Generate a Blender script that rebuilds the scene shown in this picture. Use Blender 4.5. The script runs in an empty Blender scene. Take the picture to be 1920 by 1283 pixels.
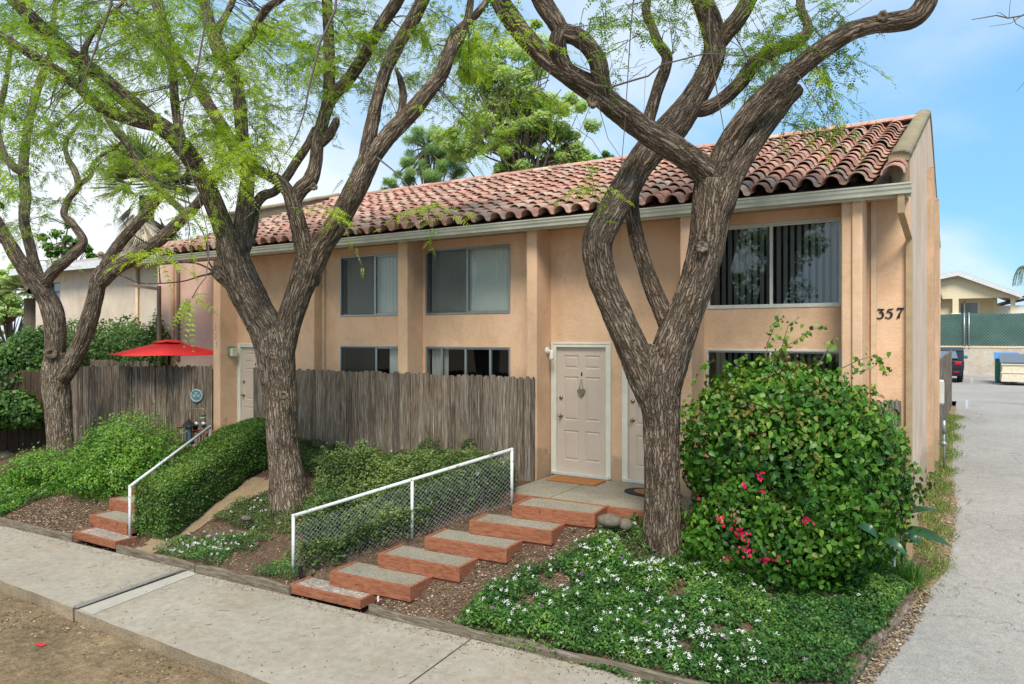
import bpy, bmesh, math, random
import numpy as np
from mathutils import Vector
from mathutils.geometry import tessellate_polygon
random.seed(7); rng = np.random.default_rng(11)
S = bpy.context.scene
COL = S.collection
# ------------------------------------------------------------------ camera
FPX, TH, CH, HY = 1372.0, math.radians(32.1), 2.2, 632.0
cT, sT = math.cos(TH), math.sin(TH)
cd = bpy.data.cameras.new('camera'); cam = bpy.data.objects.new('camera', cd); COL.objects.link(cam)
cam.location = (0, 0, CH); cam.rotation_euler = (math.radians(90), 0, TH)
cd.sensor_width = 36; cd.lens = FPX/1920*36; cd.shift_y = -9.5/1920; cd.clip_end = 3000; cd.clip_start = .05
S.camera = cam
# ------------------------------------------------------------------ light
S.view_settings.view_transform = 'Standard'; S.view_settings.look = 'None'
S.view_settings.gamma = 1; S.view_settings.exposure = 0.92
SUN_EL, SUN_AZ = math.radians(50), math.radians(152)      # azimuth clockwise from +Y (sun in front of the facade)
w = bpy.data.worlds.new('World'); S.world = w; w.use_nodes = True
def world():
    nt = w.node_tree; nt.nodes.clear(); N = nt.nodes.new; L = nt.links.new
    out = N('ShaderNodeOutputWorld'); bg = N('ShaderNodeBackground'); bg.inputs[1].default_value = .11
    sky = N('ShaderNodeTexSky'); sky.sky_type = 'NISHITA'; sky.sun_disc = False
    sky.sun_elevation = SUN_EL; sky.sun_rotation = SUN_AZ; sky.air_density = 1.0; sky.dust_density = .6; sky.ozone_density = 2.5
    tc = N('ShaderNodeTexCoord'); sp = N('ShaderNodeSeparateXYZ'); L(tc.outputs['Generated'], sp.inputs[0])
    ad = N('ShaderNodeMath'); ad.operation = 'ADD'; ad.inputs[1].default_value = .28; L(sp.outputs[2], ad.inputs[0])
    dv = N('ShaderNodeVectorMath'); dv.operation = 'DIVIDE'; L(tc.outputs['Generated'], dv.inputs[0]); L(ad.outputs[0], dv.inputs[1])
    mp = N('ShaderNodeMapping'); mp.inputs['Scale'].default_value = (1.0, .62, 1); mp.inputs['Location'].default_value = (.35, .9, 0)
    mp.inputs['Rotation'].default_value = (0, 0, .6); L(dv.outputs[0], mp.inputs[0])
    n1 = N('ShaderNodeTexNoise'); n1.inputs['Scale'].default_value = 1.15; n1.inputs['Detail'].default_value = 7; n1.inputs['Roughness'].default_value = .52
    n1.inputs['Distortion'].default_value = .35; L(mp.outputs[0], n1.inputs[0])
    # more cloud towards the left (west), clearer blue to the right
    dt = N('ShaderNodeVectorMath'); dt.operation = 'DOT_PRODUCT'; dt.inputs[1].default_value = (.95, .3, 0); L(tc.outputs['Generated'], dt.inputs[0])
    ml = N('ShaderNodeMath'); ml.operation = 'MULTIPLY_ADD'; ml.inputs[1].default_value = -.26; ml.inputs[2].default_value = -.02; L(dt.outputs['Value'], ml.inputs[0])
    sm = N('ShaderNodeMath'); sm.operation = 'ADD'; L(n1.outputs[0], sm.inputs[0]); L(ml.outputs[0], sm.inputs[1])
    cr = N('ShaderNodeValToRGB'); cr.color_ramp.elements[0].position = .34; cr.color_ramp.elements[1].position = .82; cr.color_ramp.interpolation = 'EASE'
    L(sm.outputs[0], cr.inputs[0])
    mx = N('ShaderNodeMix'); mx.data_type = 'RGBA'; mx.inputs['B'].default_value = (5.8, 5.65, 5.5, 1)
    sc = N('ShaderNodeMath'); sc.operation = 'MULTIPLY_ADD'; sc.inputs[1].default_value = .8; sc.inputs[2].default_value = .03; L(cr.outputs[0], sc.inputs[0])
    tt = N('ShaderNodeVectorMath'); tt.operation = 'MULTIPLY'; tt.inputs[1].default_value = (.72, .97, 1.10); L(sky.outputs[0], tt.inputs[0])
    m2 = N('ShaderNodeMix'); m2.data_type = 'RGBA'; m2.inputs[0].default_value = .72; m2.inputs['B'].default_value = (1.15, 2.9, 4.7, 1); L(tt.outputs[0], m2.inputs['A'])
    L(sc.outputs[0], mx.inputs[0]); L(m2.outputs['Result'], mx.inputs['A']); L(mx.outputs['Result'], bg.inputs[0]); L(bg.outputs[0], out.inputs[0])
world()
sd = bpy.data.lights.new('sun', 'SUN'); sd.energy = 2.5; sd.angle = math.radians(22); sd.color = (1, .92, .80)
sun = bpy.data.objects.new('sun', sd); COL.objects.link(sun)
sdir = Vector((math.sin(SUN_AZ)*math.cos(SUN_EL), math.cos(SUN_AZ)*math.cos(SUN_EL), math.sin(SUN_EL)))
sun.rotation_euler = sdir.to_track_quat('Z', 'Y').to_euler(); sun.location = (0, -20, 30)
# ------------------------------------------------------------------ measuring helpers: pixel of the 1920 photo + a known distance -> metres
def W(px, py, d):
    u = (px-960)/FPX; return Vector((d*(-sT+u*cT), d*(cT+u*sT), CH+(HY-py)*d/FPX))
def PY(px, py, Y):
    u = (px-960)/FPX; return W(px, py, Y/(cT+u*sT))
def PZ(px, py, z):
    return W(px, py, (CH-z)*FPX/(py-HY))
# ------------------------------------------------------------------ numpy noise
def _h(i, j, k):
    n = (i*374761393 + j*668265263 + k*2147483647 + 12345) & 0xffffffff
    n = ((n ^ (n >> 13))*1274126177) & 0xffffffff
    return ((n ^ (n >> 16)) & 0xffff)/65535.0
def vnoise(p):
    p = np.asarray(p, float); f = np.floor(p).astype(np.int64); t = p-f; t = t*t*(3-2*t); r = 0
    for a in (0, 1):
        for b in (0, 1):
            for c in (0, 1):
                wt = (t[:, 0] if a else 1-t[:, 0])*(t[:, 1] if b else 1-t[:, 1])*(t[:, 2] if c else 1-t[:, 2])
                r = r + wt*_h(f[:, 0]+a, f[:, 1]+b, f[:, 2]+c)
    return r*2-1
def fbm(p, o=4, g=.5):
    p = np.asarray(p, float); r = 0; a = 1; s = 0
    for i in range(o): r = r+a*vnoise(p*(2**i)+i*17.3); s += a; a *= g
    return r/s
# ------------------------------------------------------------------ materials
def new_mat(name):
    m = bpy.data.materials.new(name); m.use_nodes = True; nt = m.node_tree; nt.nodes.clear(); return m, nt, nt.nodes.new, nt.links.new
def ramp(N, pts):
    r = N('ShaderNodeValToRGB'); e = r.color_ramp.elements
    while len(e) < len(pts): e.new(.5)
    for q, (p, c) in zip(e, pts): q.position = p; q.color = (*c, 1) if len(c) == 3 else c
    return r
def noise(N, L, vec, scale, detail=4, rough=.55, dist=0):
    n = N('ShaderNodeTexNoise'); n.inputs['Scale'].default_value = scale; n.inputs['Detail'].default_value = detail
    n.inputs['Roughness'].default_value = rough; n.inputs['Distortion'].default_value = dist; L(vec, n.inputs[0]); return n.outputs[0]
def mapping(N, L, vec, scale=(1, 1, 1), loc=(0, 0, 0), rot=(0, 0, 0)):
    m = N('ShaderNodeMapping'); m.inputs['Scale'].default_value = scale; m.inputs['Location'].default_value = loc; m.inputs['Rotation'].default_value = rot
    L(vec, m.inputs[0]); return m.outputs[0]
def mix(N, L, fac, a, b, mode='MIX'):
    m = N('ShaderNodeMix'); m.data_type = 'RGBA'; m.blend_type = mode
    for i, v in ((0, fac), ('A', a), ('B', b)):
        if hasattr(v, 'links'): L(v, m.inputs[i])
        elif i == 0: m.inputs[0].default_value = v
        else: m.inputs[i].default_value = (*v, 1)
    return m.outputs['Result']
def math_(N, L, op, a, b=None, c=None):
    m = N('ShaderNodeMath'); m.operation = op
    for i, v in enumerate((a, b, c)):
        if v is None: continue
        if hasattr(v, 'links'): L(v, m.inputs[i])
        else: m.inputs[i].default_value = v
    return m.outputs[0]
def finish(m, nt, N, L, col, rough=.8, bump=None, bstr=.3, bdist=.01, metal=0, spec=.4):
    o = N('ShaderNodeOutputMaterial'); p = N('ShaderNodeBsdfPrincipled')
    if hasattr(col, 'links'): L(col, p.inputs['Base Color'])
    else: p.inputs['Base Color'].default_value = (*col, 1)
    if hasattr(rough, 'links'): L(rough, p.inputs['Roughness'])
    else: p.inputs['Roughness'].default_value = rough
    p.inputs['Metallic'].default_value = metal; p.inputs['Specular IOR Level'].default_value = spec
    if bump is not None:
        b = N('ShaderNodeBump'); b.inputs['Strength'].default_value = bstr; b.inputs['Distance'].default_value = bdist; L(bump, b.inputs['Height']); L(b.outputs[0], p.inputs['Normal'])
    L(p.outputs[0], o.inputs[0]); return m
def coords(N, kind='Object'): return N('ShaderNodeTexCoord').outputs[kind]
def simple(name, col, rough=.6, metal=0, var=.12, nscale=8, bump=.05, spec=.4):
    m, nt, N, L = new_mat(name); v = coords(N); n = noise(N, L, v, nscale, 5)
    r = ramp(N, [(.3, tuple(c*(1-var) for c in col)), (.7, tuple(min(1, c*(1+var)) for c in col))]); L(n, r.inputs[0])
    n2 = noise(N, L, v, 60, 3)
    return finish(m, nt, N, L, r.outputs[0], rough, n2, bump, .004, metal, spec)
def stucco(name, col, dirt=.35, streak=0):
    m, nt, N, L = new_mat(name); v = coords(N)
    a = noise(N, L, v, 1.1, 5, .6); b = noise(N, L, v, 7, 6, .65)
    r = ramp(N, [(.3, tuple(c*.86 for c in col)), (.7, tuple(c*1.08 for c in col))]); L(a, r.inputs[0])
    c2 = mix(N, L, math_(N, L, 'MULTIPLY', b, .35), r.outputs[0], (col[0]*.72, col[1]*.66, col[2]*.6))
    # sparse dark scuffs and hairlines
    vv = mapping(N, L, v, (1, 1, .7)); n3 = noise(N, L, vv, 5.5, 8, .75, 2.2)
    line = ramp(N, [(.485, (0, 0, 0)), (.5, (1, 1, 1)), (.515, (0, 0, 0))]); L(n3, line.inputs[0])
    msk = ramp(N, [(.52, (0, 0, 0)), (.66, (1, 1, 1))]); L(noise(N, L, v, 1.7, 3), msk.inputs[0])
    f = math_(N, L, 'MULTIPLY', line.outputs[0], math_(N, L, 'MULTIPLY', msk.outputs[0], dirt))
    c3 = mix(N, L, f, c2, (.2, .12, .07))
    sp = ramp(N, [(.2, (1, 1, 1)), (.26, (0, 0, 0))]); L(noise(N, L, v, 26, 3, .6), sp.inputs[0])
    c3 = mix(N, L, math_(N, L, 'MULTIPLY', sp.outputs[0], .5), c3, (.16, .1, .06))
    big = ramp(N, [(.44, (1, 1, 1)), (.62, (.90, .87, .82))]); L(noise(N, L, mapping(N, L, v, (1.3, 1.3, .8), (3, 1, 7)), 1.5, 8, .68, .8), big.inputs[0]); c3 = mix(N, L, 1, c3, big.outputs[0], 'MULTIPLY')
    if streak:
        sv = mapping(N, L, v, (4, 4, .5)); st = noise(N, L, sv, 1.6, 8, .75, .6)
        sr = ramp(N, [(.42, (0, 0, 0)), (.7, (1, 1, 1))]); L(st, sr.inputs[0])
        c3 = mix(N, L, math_(N, L, 'MULTIPLY', sr.outputs[0], streak), c3, (.22, .18, .11))
        # mould washed down from the coping
        spz = N('ShaderNodeSeparateXYZ'); L(v, spz.inputs[0])
    # splash-back stains near the ground (old water damage above the porch)
    sz = N('ShaderNodeSeparateXYZ'); L(v, sz.inputs[0])
    hz = math_(N, L, 'ADD', sz.outputs[2], math_(N, L, 'MULTIPLY', noise(N, L, v, 4, 6, .7), -1.15))
    gr = ramp(N, [(.0, (1, 1, 1)), (.1, (0, 0, 0))]); L(math_(N, L, 'ADD', hz, .30), gr.inputs[0])
    c3 = mix(N, L, math_(N, L, 'MULTIPLY', gr.outputs[0], .55), c3, (.3, .22, .13))
    bb = noise(N, L, v, 22, 8, .62, .8); b3 = noise(N, L, mapping(N, L, v, (1, 1, 1.6)), 4.5, 5, .6, 1.5)
    h = math_(N, L, 'ADD', bb, math_(N, L, 'MULTIPLY', b3, .8))
    return finish(m, nt, N, L, c3, .93, h, .55, .012, 0, .15)
def wood(name, dark, light, scale=(14, 14, .9), island=.5, rough=.85, axis=2, streak=(.62, .6, .56), sk=.0):
    m, nt, N, L = new_mat(name); v = coords(N); geo = N('ShaderNodeNewGeometry'); ri = geo.outputs['Random Per Island']
    cmb = N('ShaderNodeCombineXYZ'); L(math_(N, L, 'MULTIPLY', ri, 31.0), cmb.inputs[0]); L(math_(N, L, 'MULTIPLY', ri, 17.0), cmb.inputs[2])
    va = N('ShaderNodeVectorMath'); va.operation = 'ADD'; L(v, va.inputs[0]); L(cmb.outputs[0], va.inputs[1])
    mv = mapping(N, L, va.outputs[0], scale); n = noise(N, L, mv, 3.2, 8, .68, .6)
    r = ramp(N, [(.28, tuple(c*.45 for c in dark)), (.45, dark), (.72, light)]); L(n, r.inputs[0])
    isl = ramp(N, [(0, tuple([1-island*.45]*3)), (.35, (1-island*.1, 1-island*.16, 1-island*.24)), (.7, (1, 1, 1)), (1, (1+island*.18,)*3)]); L(ri, isl.inputs[0])
    c = mix(N, L, 1, r.outputs[0], isl.outputs[0], 'MULTIPLY')
    if sk:
        n4 = noise(N, L, mapping(N, L, va.outputs[0], (scale[0]*1.6, scale[1]*1.6, scale[2]*.7)), 2.1, 6, .7)
        k = ramp(N, [(.55, (0, 0, 0)), (.66, (1, 1, 1))]); L(n4, k.inputs[0]); c = mix(N, L, math_(N, L, 'MULTIPLY', k.outputs[0], sk), c, streak)
        kn = N('ShaderNodeTexVoronoi'); kn.inputs['Scale'].default_value = 1.6; L(mapping(N, L, va.outputs[0], (3.2, 3.2, 1)), kn.inputs[0])
        kr = ramp(N, [(.03, (1, 1, 1)), (.07, (0, 0, 0))]); L(kn.outputs[0], kr.inputs[0]); c = mix(N, L, kr.outputs[0], c, (.03, .02, .015))
    return finish(m, nt, N, L, c, rough, n, .6, .006, 0, .2)
def leafmat(name, a, b, c=None, trans=.35, rough=.45, spec=.35, extra=None):
    m, nt, N, L = new_mat(name); at = N('ShaderNodeAttribute'); at.attribute_name = 'tone'
    pts = [(0, a), (1, b)] if c is None else [(0, a), (.62, b), (1, c)]
    r = ramp(N, pts); L(at.outputs['Fac'], r.inputs[0])
    o = N('ShaderNodeOutputMaterial'); p = N('ShaderNodeBsdfPrincipled'); L(r.outputs[0], p.inputs['Base Color'])
    p.inputs['Roughness'].default_value = rough; p.inputs['Specular IOR Level'].default_value = spec
    t = N('ShaderNodeBsdfTranslucent'); L(mix(N, L, 1, r.outputs[0], (1.25, 1.25, .7), 'MULTIPLY'), t.inputs[0])
    ms = N('ShaderNodeMixShader'); ms.inputs[0].default_value = trans; L(p.outputs[0], ms.inputs[1]); L(t.outputs[0], ms.inputs[2]); L(ms.outputs[0], o.inputs[0]); return m
def barkmat(name, dark=(.038, .026, .018), mid=(.185, .14, .102), light=(.40, .33, .26)):
    m, nt, N, L = new_mat(name); at = N('ShaderNodeAttribute'); at.attribute_name = 'bark'; v = at.outputs['Vector']
    n = noise(N, L, mapping(N, L, v, (1, 1, .13)), 34, 9, .68, .7); n2 = noise(N, L, v, 4, 5, .6)
    vo = N('ShaderNodeTexVoronoi'); vo.feature = 'DISTANCE_TO_EDGE'; vo.inputs['Scale'].default_value = 30
    ds = N('ShaderNodeVectorMath'); ds.operation = 'ADD'; nn = N('ShaderNodeTexNoise'); nn.inputs['Scale'].default_value = 12; L(v, nn.inputs[0])
    sc = N('ShaderNodeVectorMath'); sc.operation = 'SCALE'; sc.inputs['Scale'].default_value = .06; L(nn.outputs[1], sc.inputs[0]); L(v, ds.inputs[0]); L(sc.outputs[0], ds.inputs[1])
    L(mapping(N, L, ds.outputs[0], (1, 1, .10)), vo.inputs[0])
    hr = ramp(N, [(0, (0, 0, 0)), (.22, (1, 1, 1))]); L(vo.outputs[0], hr.inputs[0])
    r = ramp(N, [(.3, dark), (.5, mid), (.74, light)]); L(n, r.inputs[0])
    c = mix(N, L, math_(N, L, 'MULTIPLY', math_(N, L, 'SUBTRACT', 1.0, hr.outputs[0]), .75), r.outputs[0], dark)
    lt = ramp(N, [(.28, (.62, .60, .58)), (.48, (1, 1, 1)), (.72, (1.4, 1.38, 1.36))]); L(n2, lt.inputs[0]); c = mix(N, L, 1, c, lt.outputs[0], 'MULTIPLY')
    lich = ramp(N, [(.66, (0, 0, 0)), (.74, (1, 1, 1))]); L(noise(N, L, mapping(N, L, v, (1, 1, .4)), 17, 4, .6), lich.inputs[0])
    c = mix(N, L, math_(N, L, 'MULTIPLY', lich.outputs[0], .35), c, (.4, .37, .32))
    h = math_(N, L, 'ADD', math_(N, L, 'MULTIPLY', n, .6), hr.outputs[0])
    return finish(m, nt, N, L, c, .95, h, .9, .02, 0, .1)
def speckle(name, base, dots, scale=60, var=.2, rough=.9, bstr=.5, big=1.4, crack=0, stainc=None, mott=0):
    m, nt, N, L = new_mat(name); v = coords(N); vo = N('ShaderNodeTexVoronoi'); vo.inputs['Scale'].default_value = scale; L(v, vo.inputs[0])
    sep = N('ShaderNodeSeparateColor'); L(vo.outputs['Color'], sep.inputs[0])
    r = ramp(N, [(i/(max(1, len(dots)-1)), c) for i, c in enumerate(dots)]); r.color_ramp.interpolation = 'CONSTANT' if len(dots) > 2 else 'LINEAR'; L(sep.outputs[0], r.inputs[0])
    n = noise(N, L, v, big, 6, .6); f = ramp(N, [(.3, (1-var,)*3), (.7, (1+var,)*3)]); L(n, f.inputs[0])
    c = mix(N, L, .5, base, r.outputs[0]); c = mix(N, L, 1, c, f.outputs[0], 'MULTIPLY')
    if stainc is not None:
        k = ramp(N, [(.5, (0, 0, 0)), (.7, (1, 1, 1))]); L(noise(N, L, v, .9, 7, .68, .4), k.inputs[0]); c = mix(N, L, math_(N, L, 'MULTIPLY', k.outputs[0], .6), c, stainc)
    if mott:
        k = ramp(N, [(.35, (1-mott,)*3), (.65, (1+mott,)*3)]); L(noise(N, L, v, 9, 8, .75), k.inputs[0]); c = mix(N, L, 1, c, k.outputs[0], 'MULTIPLY')
    h = vo.outputs['Distance']
    if crack:
        cv = N('ShaderNodeTexVoronoi'); cv.feature = 'DISTANCE_TO_EDGE'; cv.inputs['Scale'].default_value = crack
        dn = N('ShaderNodeTexNoise'); dn.inputs['Scale'].default_value = 1.6; dn.inputs['Detail'].default_value = 8; L(v, dn.inputs[0])
        s2 = N('ShaderNodeVectorMath'); s2.operation = 'SCALE'; s2.inputs['Scale'].default_value = 1.1; L(dn.outputs[1], s2.inputs[0])
        a2 = N('ShaderNodeVectorMath'); a2.operation = 'ADD'; L(v, a2.inputs[0]); L(s2.outputs[0], a2.inputs[1]); L(a2.outputs[0], cv.inputs[0])
        ck = ramp(N, [(0, (1, 1, 1)), (.006, (0, 0, 0))]); L(cv.outputs[0], ck.inputs[0])
        msk = ramp(N, [(.40, (0, 0, 0)), (.5, (1, 1, 1))]); L(noise(N, L, v, .8, 3), msk.inputs[0])
        c = mix(N, L, math_(N, L, 'MULTIPLY', math_(N, L, 'MULTIPLY', ck.outputs[0], msk.outputs[0]), .6), c, tuple(q*.25 for q in base))
    return finish(m, nt, N, L, c, rough, h, bstr, .004, 0, .2)
M = {}
WALL = (.74, .505, .335)
M['wall'] = stucco('stucco_peach', WALL, .6); M['pink'] = stucco('stucco_pink', (.78, .54, .43), .2)
M['side'] = stucco('stucco_pale', (.78, .585, .44), .5, .2); M['side_dirty'] = stucco('stucco_dirty', (.60, .42, .29), .8, .6); M['cap'] = stucco('stucco_mouldy', (.33, .28, .18), .9, .75)
M['cream'] = stucco('stucco_cream', (.66, .57, .47), .15); M['yellow'] = simple('siding_yellow', (.72, .62, .42), .8, 0, .04)
M['soffit'] = simple('soffit', (.42, .27, .17), .9)
M['fence'] = wood('fence_wood', (.125, .092, .066), (.37, .31, .245), island=.85, sk=.75, streak=(.5, .47, .43))
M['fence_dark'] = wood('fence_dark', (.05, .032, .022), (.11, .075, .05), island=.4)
M['red'] = wood('red_stain', (.26, .098, .052), (.41, .172, .098), (2.2, 12, 12), island=.25, sk=.12, streak=(.46, .28, .19))
M['timber'] = wood('timber', (.14, .115, .085), (.3, .26, .2), (1.1, 12, 12), island=.3, sk=.2)
M['log'] = wood('old_log', (.10, .07, .05), (.32, .25, .18), (5, 1.2, 9), island=.2, sk=.2)
M['white'] = simple('white_paint', (.74, .74, .70), .5, 0, .07)
M['trim'] = simple('trim_cream', (.68, .67, .57), .6, 0, .08, 5)
M['door'] = simple('door_paint', (.56, .47, .38), .5, 0, .04, 3)
M['alu'] = simple('aluminium', (.30, .34, .34), .35, .6, .1); M['alu_white'] = simple('aluminium_pale', (.58, .58, .52), .5, .1, .08)
M['gutter'] = simple('gutter_paint', (.50, .50, .41), .5, 0, .16, 4)
M['spout'] = simple('spout_paint', (.36, .26, .15), .6, 0, .12); M['spout_peach'] = simple('spout_peach', (.56, .42, .27), .6)
M['spout_brown'] = simple('spout_brown', (.22, .14, .1), .6)
M['brass'] = simple('brass', (.34, .26, .12), .3, .9); M['black'] = simple('black_metal', (.012, .012, .014), .45)
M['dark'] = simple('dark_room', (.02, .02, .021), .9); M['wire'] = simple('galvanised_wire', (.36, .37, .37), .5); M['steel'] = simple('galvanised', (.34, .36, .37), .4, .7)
M['blind'] = simple('blind_slat', (.74, .78, .70), .6, 0, .03); M['blind_dim'] = simple('blind_slat_dim', (.56, .58, .52), .6, 0, .03)
M['concrete'] = speckle('concrete', (.34, .30, .245), [(.29, .26, .21), (.40, .36, .30)], 130, .1, .9, .25, .8, 0, (.30, .24, .17), .15)
M['concrete_pale'] = speckle('concrete_ground', (.40, .37, .31), [(.33, .31, .27), (.46, .43, .37)], 110, .12)
M['concrete_dark'] = speckle('concrete_edge', (.20, .19, .17), [(.14, .14, .13), (.30, .28, .25)], 90, .2)
M['curbside'] = speckle('slab_edge', (.26, .20, .13), [(.16, .13, .09), (.36, .29, .2)], 60, .3, .95, .9)
M['agg'] = speckle('aggregate', (.29, .265, .20), [(.12, .11, .09), (.28, .25, .19), (.36, .33, .27), (.20, .18, .15), (.44, .42, .36)], 85, .14, .85, .9)
M['gravel'] = speckle('gravel', (.30, .26, .22), [(.14, .12, .1), (.34, .26, .21), (.5, .46, .42), (.24, .2, .17), (.58, .54, .5)], 38, .15, .9, 1)
M['asphalt'] = speckle('asphalt', (.33, .31, .28), [(.20, .187, .17), (.44, .415, .38)], 95, .14, .92, .6, .35, .5, (.36, .33, .29), .12)
M['asphalt_old'] = M['asphalt']
M['dirt'] = speckle('dirt', (.19, .132, .072), [(.09, .064, .037), (.25, .19, .115)], 45, .28, .95, .8, 1.0, 0, (.30, .22, .135), .3)
M['soil'] = speckle('garden_soil', (.115, .08, .052), [(.045, .028, .02), (.10, .06, .04), (.17, .11, .07), (.28, .2, .13)], 55, .25, .95, 1, 1.2, 0, (.09, .055, .035), .25)
M['sand'] = speckle('sandy_soil', (.26, .19, .115), [(.19, .135, .08), (.34, .255, .16)], 60, .2)
M['block'] = speckle('retaining_block', (.48, .43, .36), [(.4, .36, .3), (.56, .5, .42)], 8, .2, .9, .2, .5, 0, (.5, .3, .12))
M['shingle'] = speckle('shingle', (.36, .31, .27), [(.26, .22, .19), (.46, .4, .36)], 14, .15)
M['fascia'] = simple('fascia_white', (.62, .64, .66), .5); M['fabric'] = simple('umbrella_red', (.80, .03, .028), .75, 0, .08, 2)
M['brownpole'] = simple('umbrella_pole', (.045, .018, .012), .5)
M['mat'] = speckle('coir', (.35, .15, .05), [(.24, .09, .03), (.45, .2, .08)], 160, .1); M['rubber'] = simple('rubber', (.02, .02, .02), .8)
M['plaque'] = simple('plaque_glaze', (.30, .42, .42), .5, 0, .15, 20); M['plaque_dark'] = simple('plaque_dark', (.10, .19, .21), .5)
M['terracotta'] = simple('terracotta', (.28, .09, .05), .8); M['ceramic'] = simple('ceramic', (.75, .73, .68), .3)
M['rock'] = speckle('rock', (.13, .11, .085), [(.09, .075, .055), (.19, .16, .12)], 30, .3)
M['green_mesh'] = simple('privacy_mesh', (.055, .13, .105), .8, 0, .25, 1.2)
M['bluebin'] = simple('blue_plastic', (.03, .2, .5), .4); M['greenbin'] = simple('green_plastic', (.03, .2, .13), .5)
M['dump'] = simple('dumpster_paint', (.66, .59, .45), .6); M['lid'] = simple('lid_plastic', (.13, .15, .18), .5)
M['carpaint'] = simple('car_paint', (.012, .018, .03), .2, .3, .02, spec=.6); M['taillight'] = simple('tail_light', (.45, .01, .015), .25)
M['carglass'] = simple('car_glass', (.12, .17, .22), .08, 0, .02, spec=.8); M['mirrorblue'] = simple('mirror_shell', (.03, .19, .28), .3)
M['palmdead'] = leafmat('palm_dead', (.16, .12, .08), (.5, .43, .32), trans=.1); M['palmgreen'] = leafmat('palm_green', (.08, .12, .04), (.3, .36, .16))
M['fr_red'] = simple('tag_red', (.5, .03, .03), .6)
M['lamp_glass'] = simple('lamp_glass', (.62, .6, .42), .3); M['wicker'] = simple('straw', (.2, .17, .11), .9, 0, .4, 60)
def tilemat():
    m, nt, N, L = new_mat('terracotta_tiles'); v = coords(N); ri = N('ShaderNodeNewGeometry').outputs['Random Per Island']
    r = ramp(N, [(0, (.36, .21, .165)), (.2, (.47, .245, .185)), (.45, (.56, .295, .225)), (.7, (.62, .375, .29)), (.85, (.38, .28, .24)), (1, (.64, .48, .37))]); L(ri, r.inputs[0])
    n = noise(N, L, v, 9, 7, .7, .5); f = ramp(N, [(.3, (.62, .6, .6)), (.6, (1.06, 1.06, 1.06))]); L(n, f.inputs[0]); c = mix(N, L, 1, r.outputs[0], f.outputs[0], 'MULTIPLY')
    k = ramp(N, [(.5, (0, 0, 0)), (.7, (1, 1, 1))]); L(noise(N, L, v, 2.6, 7, .72), k.inputs[0]); c = mix(N, L, math_(N, L, 'MULTIPLY', k.outputs[0], .5), c, (.34, .29, .2))
    k2 = ramp(N, [(.58, (0, 0, 0)), (.66, (1, 1, 1))]); L(noise(N, L, v, 20, 4, .6), k2.inputs[0]); c = mix(N, L, math_(N, L, 'MULTIPLY', k2.outputs[0], .35), c, (.11, .07, .06))
    return finish(m, nt, N, L, c, .85, n, .3, .006, 0, .25)
M['tile'] = tilemat()
def glassmat(FRM):
    m, nt, N, L = new_mat('window_glass'); o = N('ShaderNodeOutputMaterial'); g = N('ShaderNodeBsdfGlossy'); g.inputs['Roughness'].default_value = .015; g.inputs[0].default_value = (.85, .92, .95, 1)
    t = N('ShaderNodeBsdfTransparent'); t.inputs[0].default_value = (.93, .96, .95, 1); fr = N('ShaderNodeFresnel'); fr.inputs[0].default_value = 1.75
    b = N('ShaderNodeBump'); b.inputs['Strength'].default_value = .012; b.inputs['Distance'].default_value = .02; L(noise(N, L, coords(N), 1.3, 2), b.inputs['Height']); L(b.outputs[0], g.inputs['Normal'])
    ms = N('ShaderNodeMixShader'); L(math_(N, L, 'MULTIPLY', fr.outputs[0], FRM), ms.inputs[0]); L(t.outputs[0], ms.inputs[1]); L(g.outputs[0], ms.inputs[2]); L(ms.outputs[0], o.inputs[0]); return m
M['glass'] = glassmat(1.25); M['glass_dull'] = glassmat(.55)
def screenmat(name, col, a):
    m, nt, N, L = new_mat(name); o = N('ShaderNodeOutputMaterial'); d = N('ShaderNodeBsdfDiffuse'); d.inputs[0].default_value = (*col, 1)
    t = N('ShaderNodeBsdfTransparent'); ms = N('ShaderNodeMixShader'); ms.inputs[0].default_value = a; L(t.outputs[0], ms.inputs[1]); L(d.outputs[0], ms.inputs[2]); L(ms.outputs[0], o.inputs[0]); return m
M['screen'] = screenmat('insect_screen', (.09, .09, .082), .5)
M['white_chip'] = None
def chipmat():
    m, nt, N, L = new_mat('chipped_white_paint'); v = coords(N); n = noise(N, L, v, 22, 6, .6)
    r = ramp(N, [(.58, (.66, .67, .65)), (.62, (.42, .48, .52)), (.67, (.2, .12, .08))]); L(n, r.inputs[0]); return finish(m, nt, N, L, r.outputs[0], .5, n, .3, .003)
M['white_chip'] = chipmat()
M['bark'] = barkmat('bark'); M['bark_pale'] = barkmat('bark_pale', (.055, .04, .029), (.27, .21, .155), (.50, .42, .34))
M['bark_mid'] = barkmat('bark_mid', (.045, .032, .023), (.225, .172, .126), (.45, .375, .30)); M['twig'] = simple('twig_bark', (.12, .09, .07), .9)
M['leaf'] = leafmat('locust_leaf', (.085, .18, .014), (.25, .40, .02), (.47, .60, .045), .5)
M['leaf_dark'] = leafmat('locust_leaf_dark', (.035, .085, .014), (.09, .18, .025), (.16, .26, .035), .35)
M['boug'] = leafmat('vine_leaf', (.018, .075, .012), (.085, .225, .02), (.27, .40, .05), .3, .4)
M['boug_new'] = leafmat('vine_leaf_new', (.13, .2, .03), (.24, .24, .06), (.30, .16, .07), .25)
M['bract'] = leafmat('red_bract', (.42, .003, .05), (.66, .01, .10), None, .3)
M['hedge'] = leafmat('hedge_leaf', (.035, .09, .016), (.09, .19, .03), (.2, .30, .05), .25)
M['lantana'] = leafmat('lantana_leaf', (.04, .12, .016), (.11, .26, .025), (.2, .36, .045), .3)
M['cover'] = leafmat('cover_leaf', (.025, .085, .018), (.08, .20, .032), (.2, .34, .065), .3)
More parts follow.
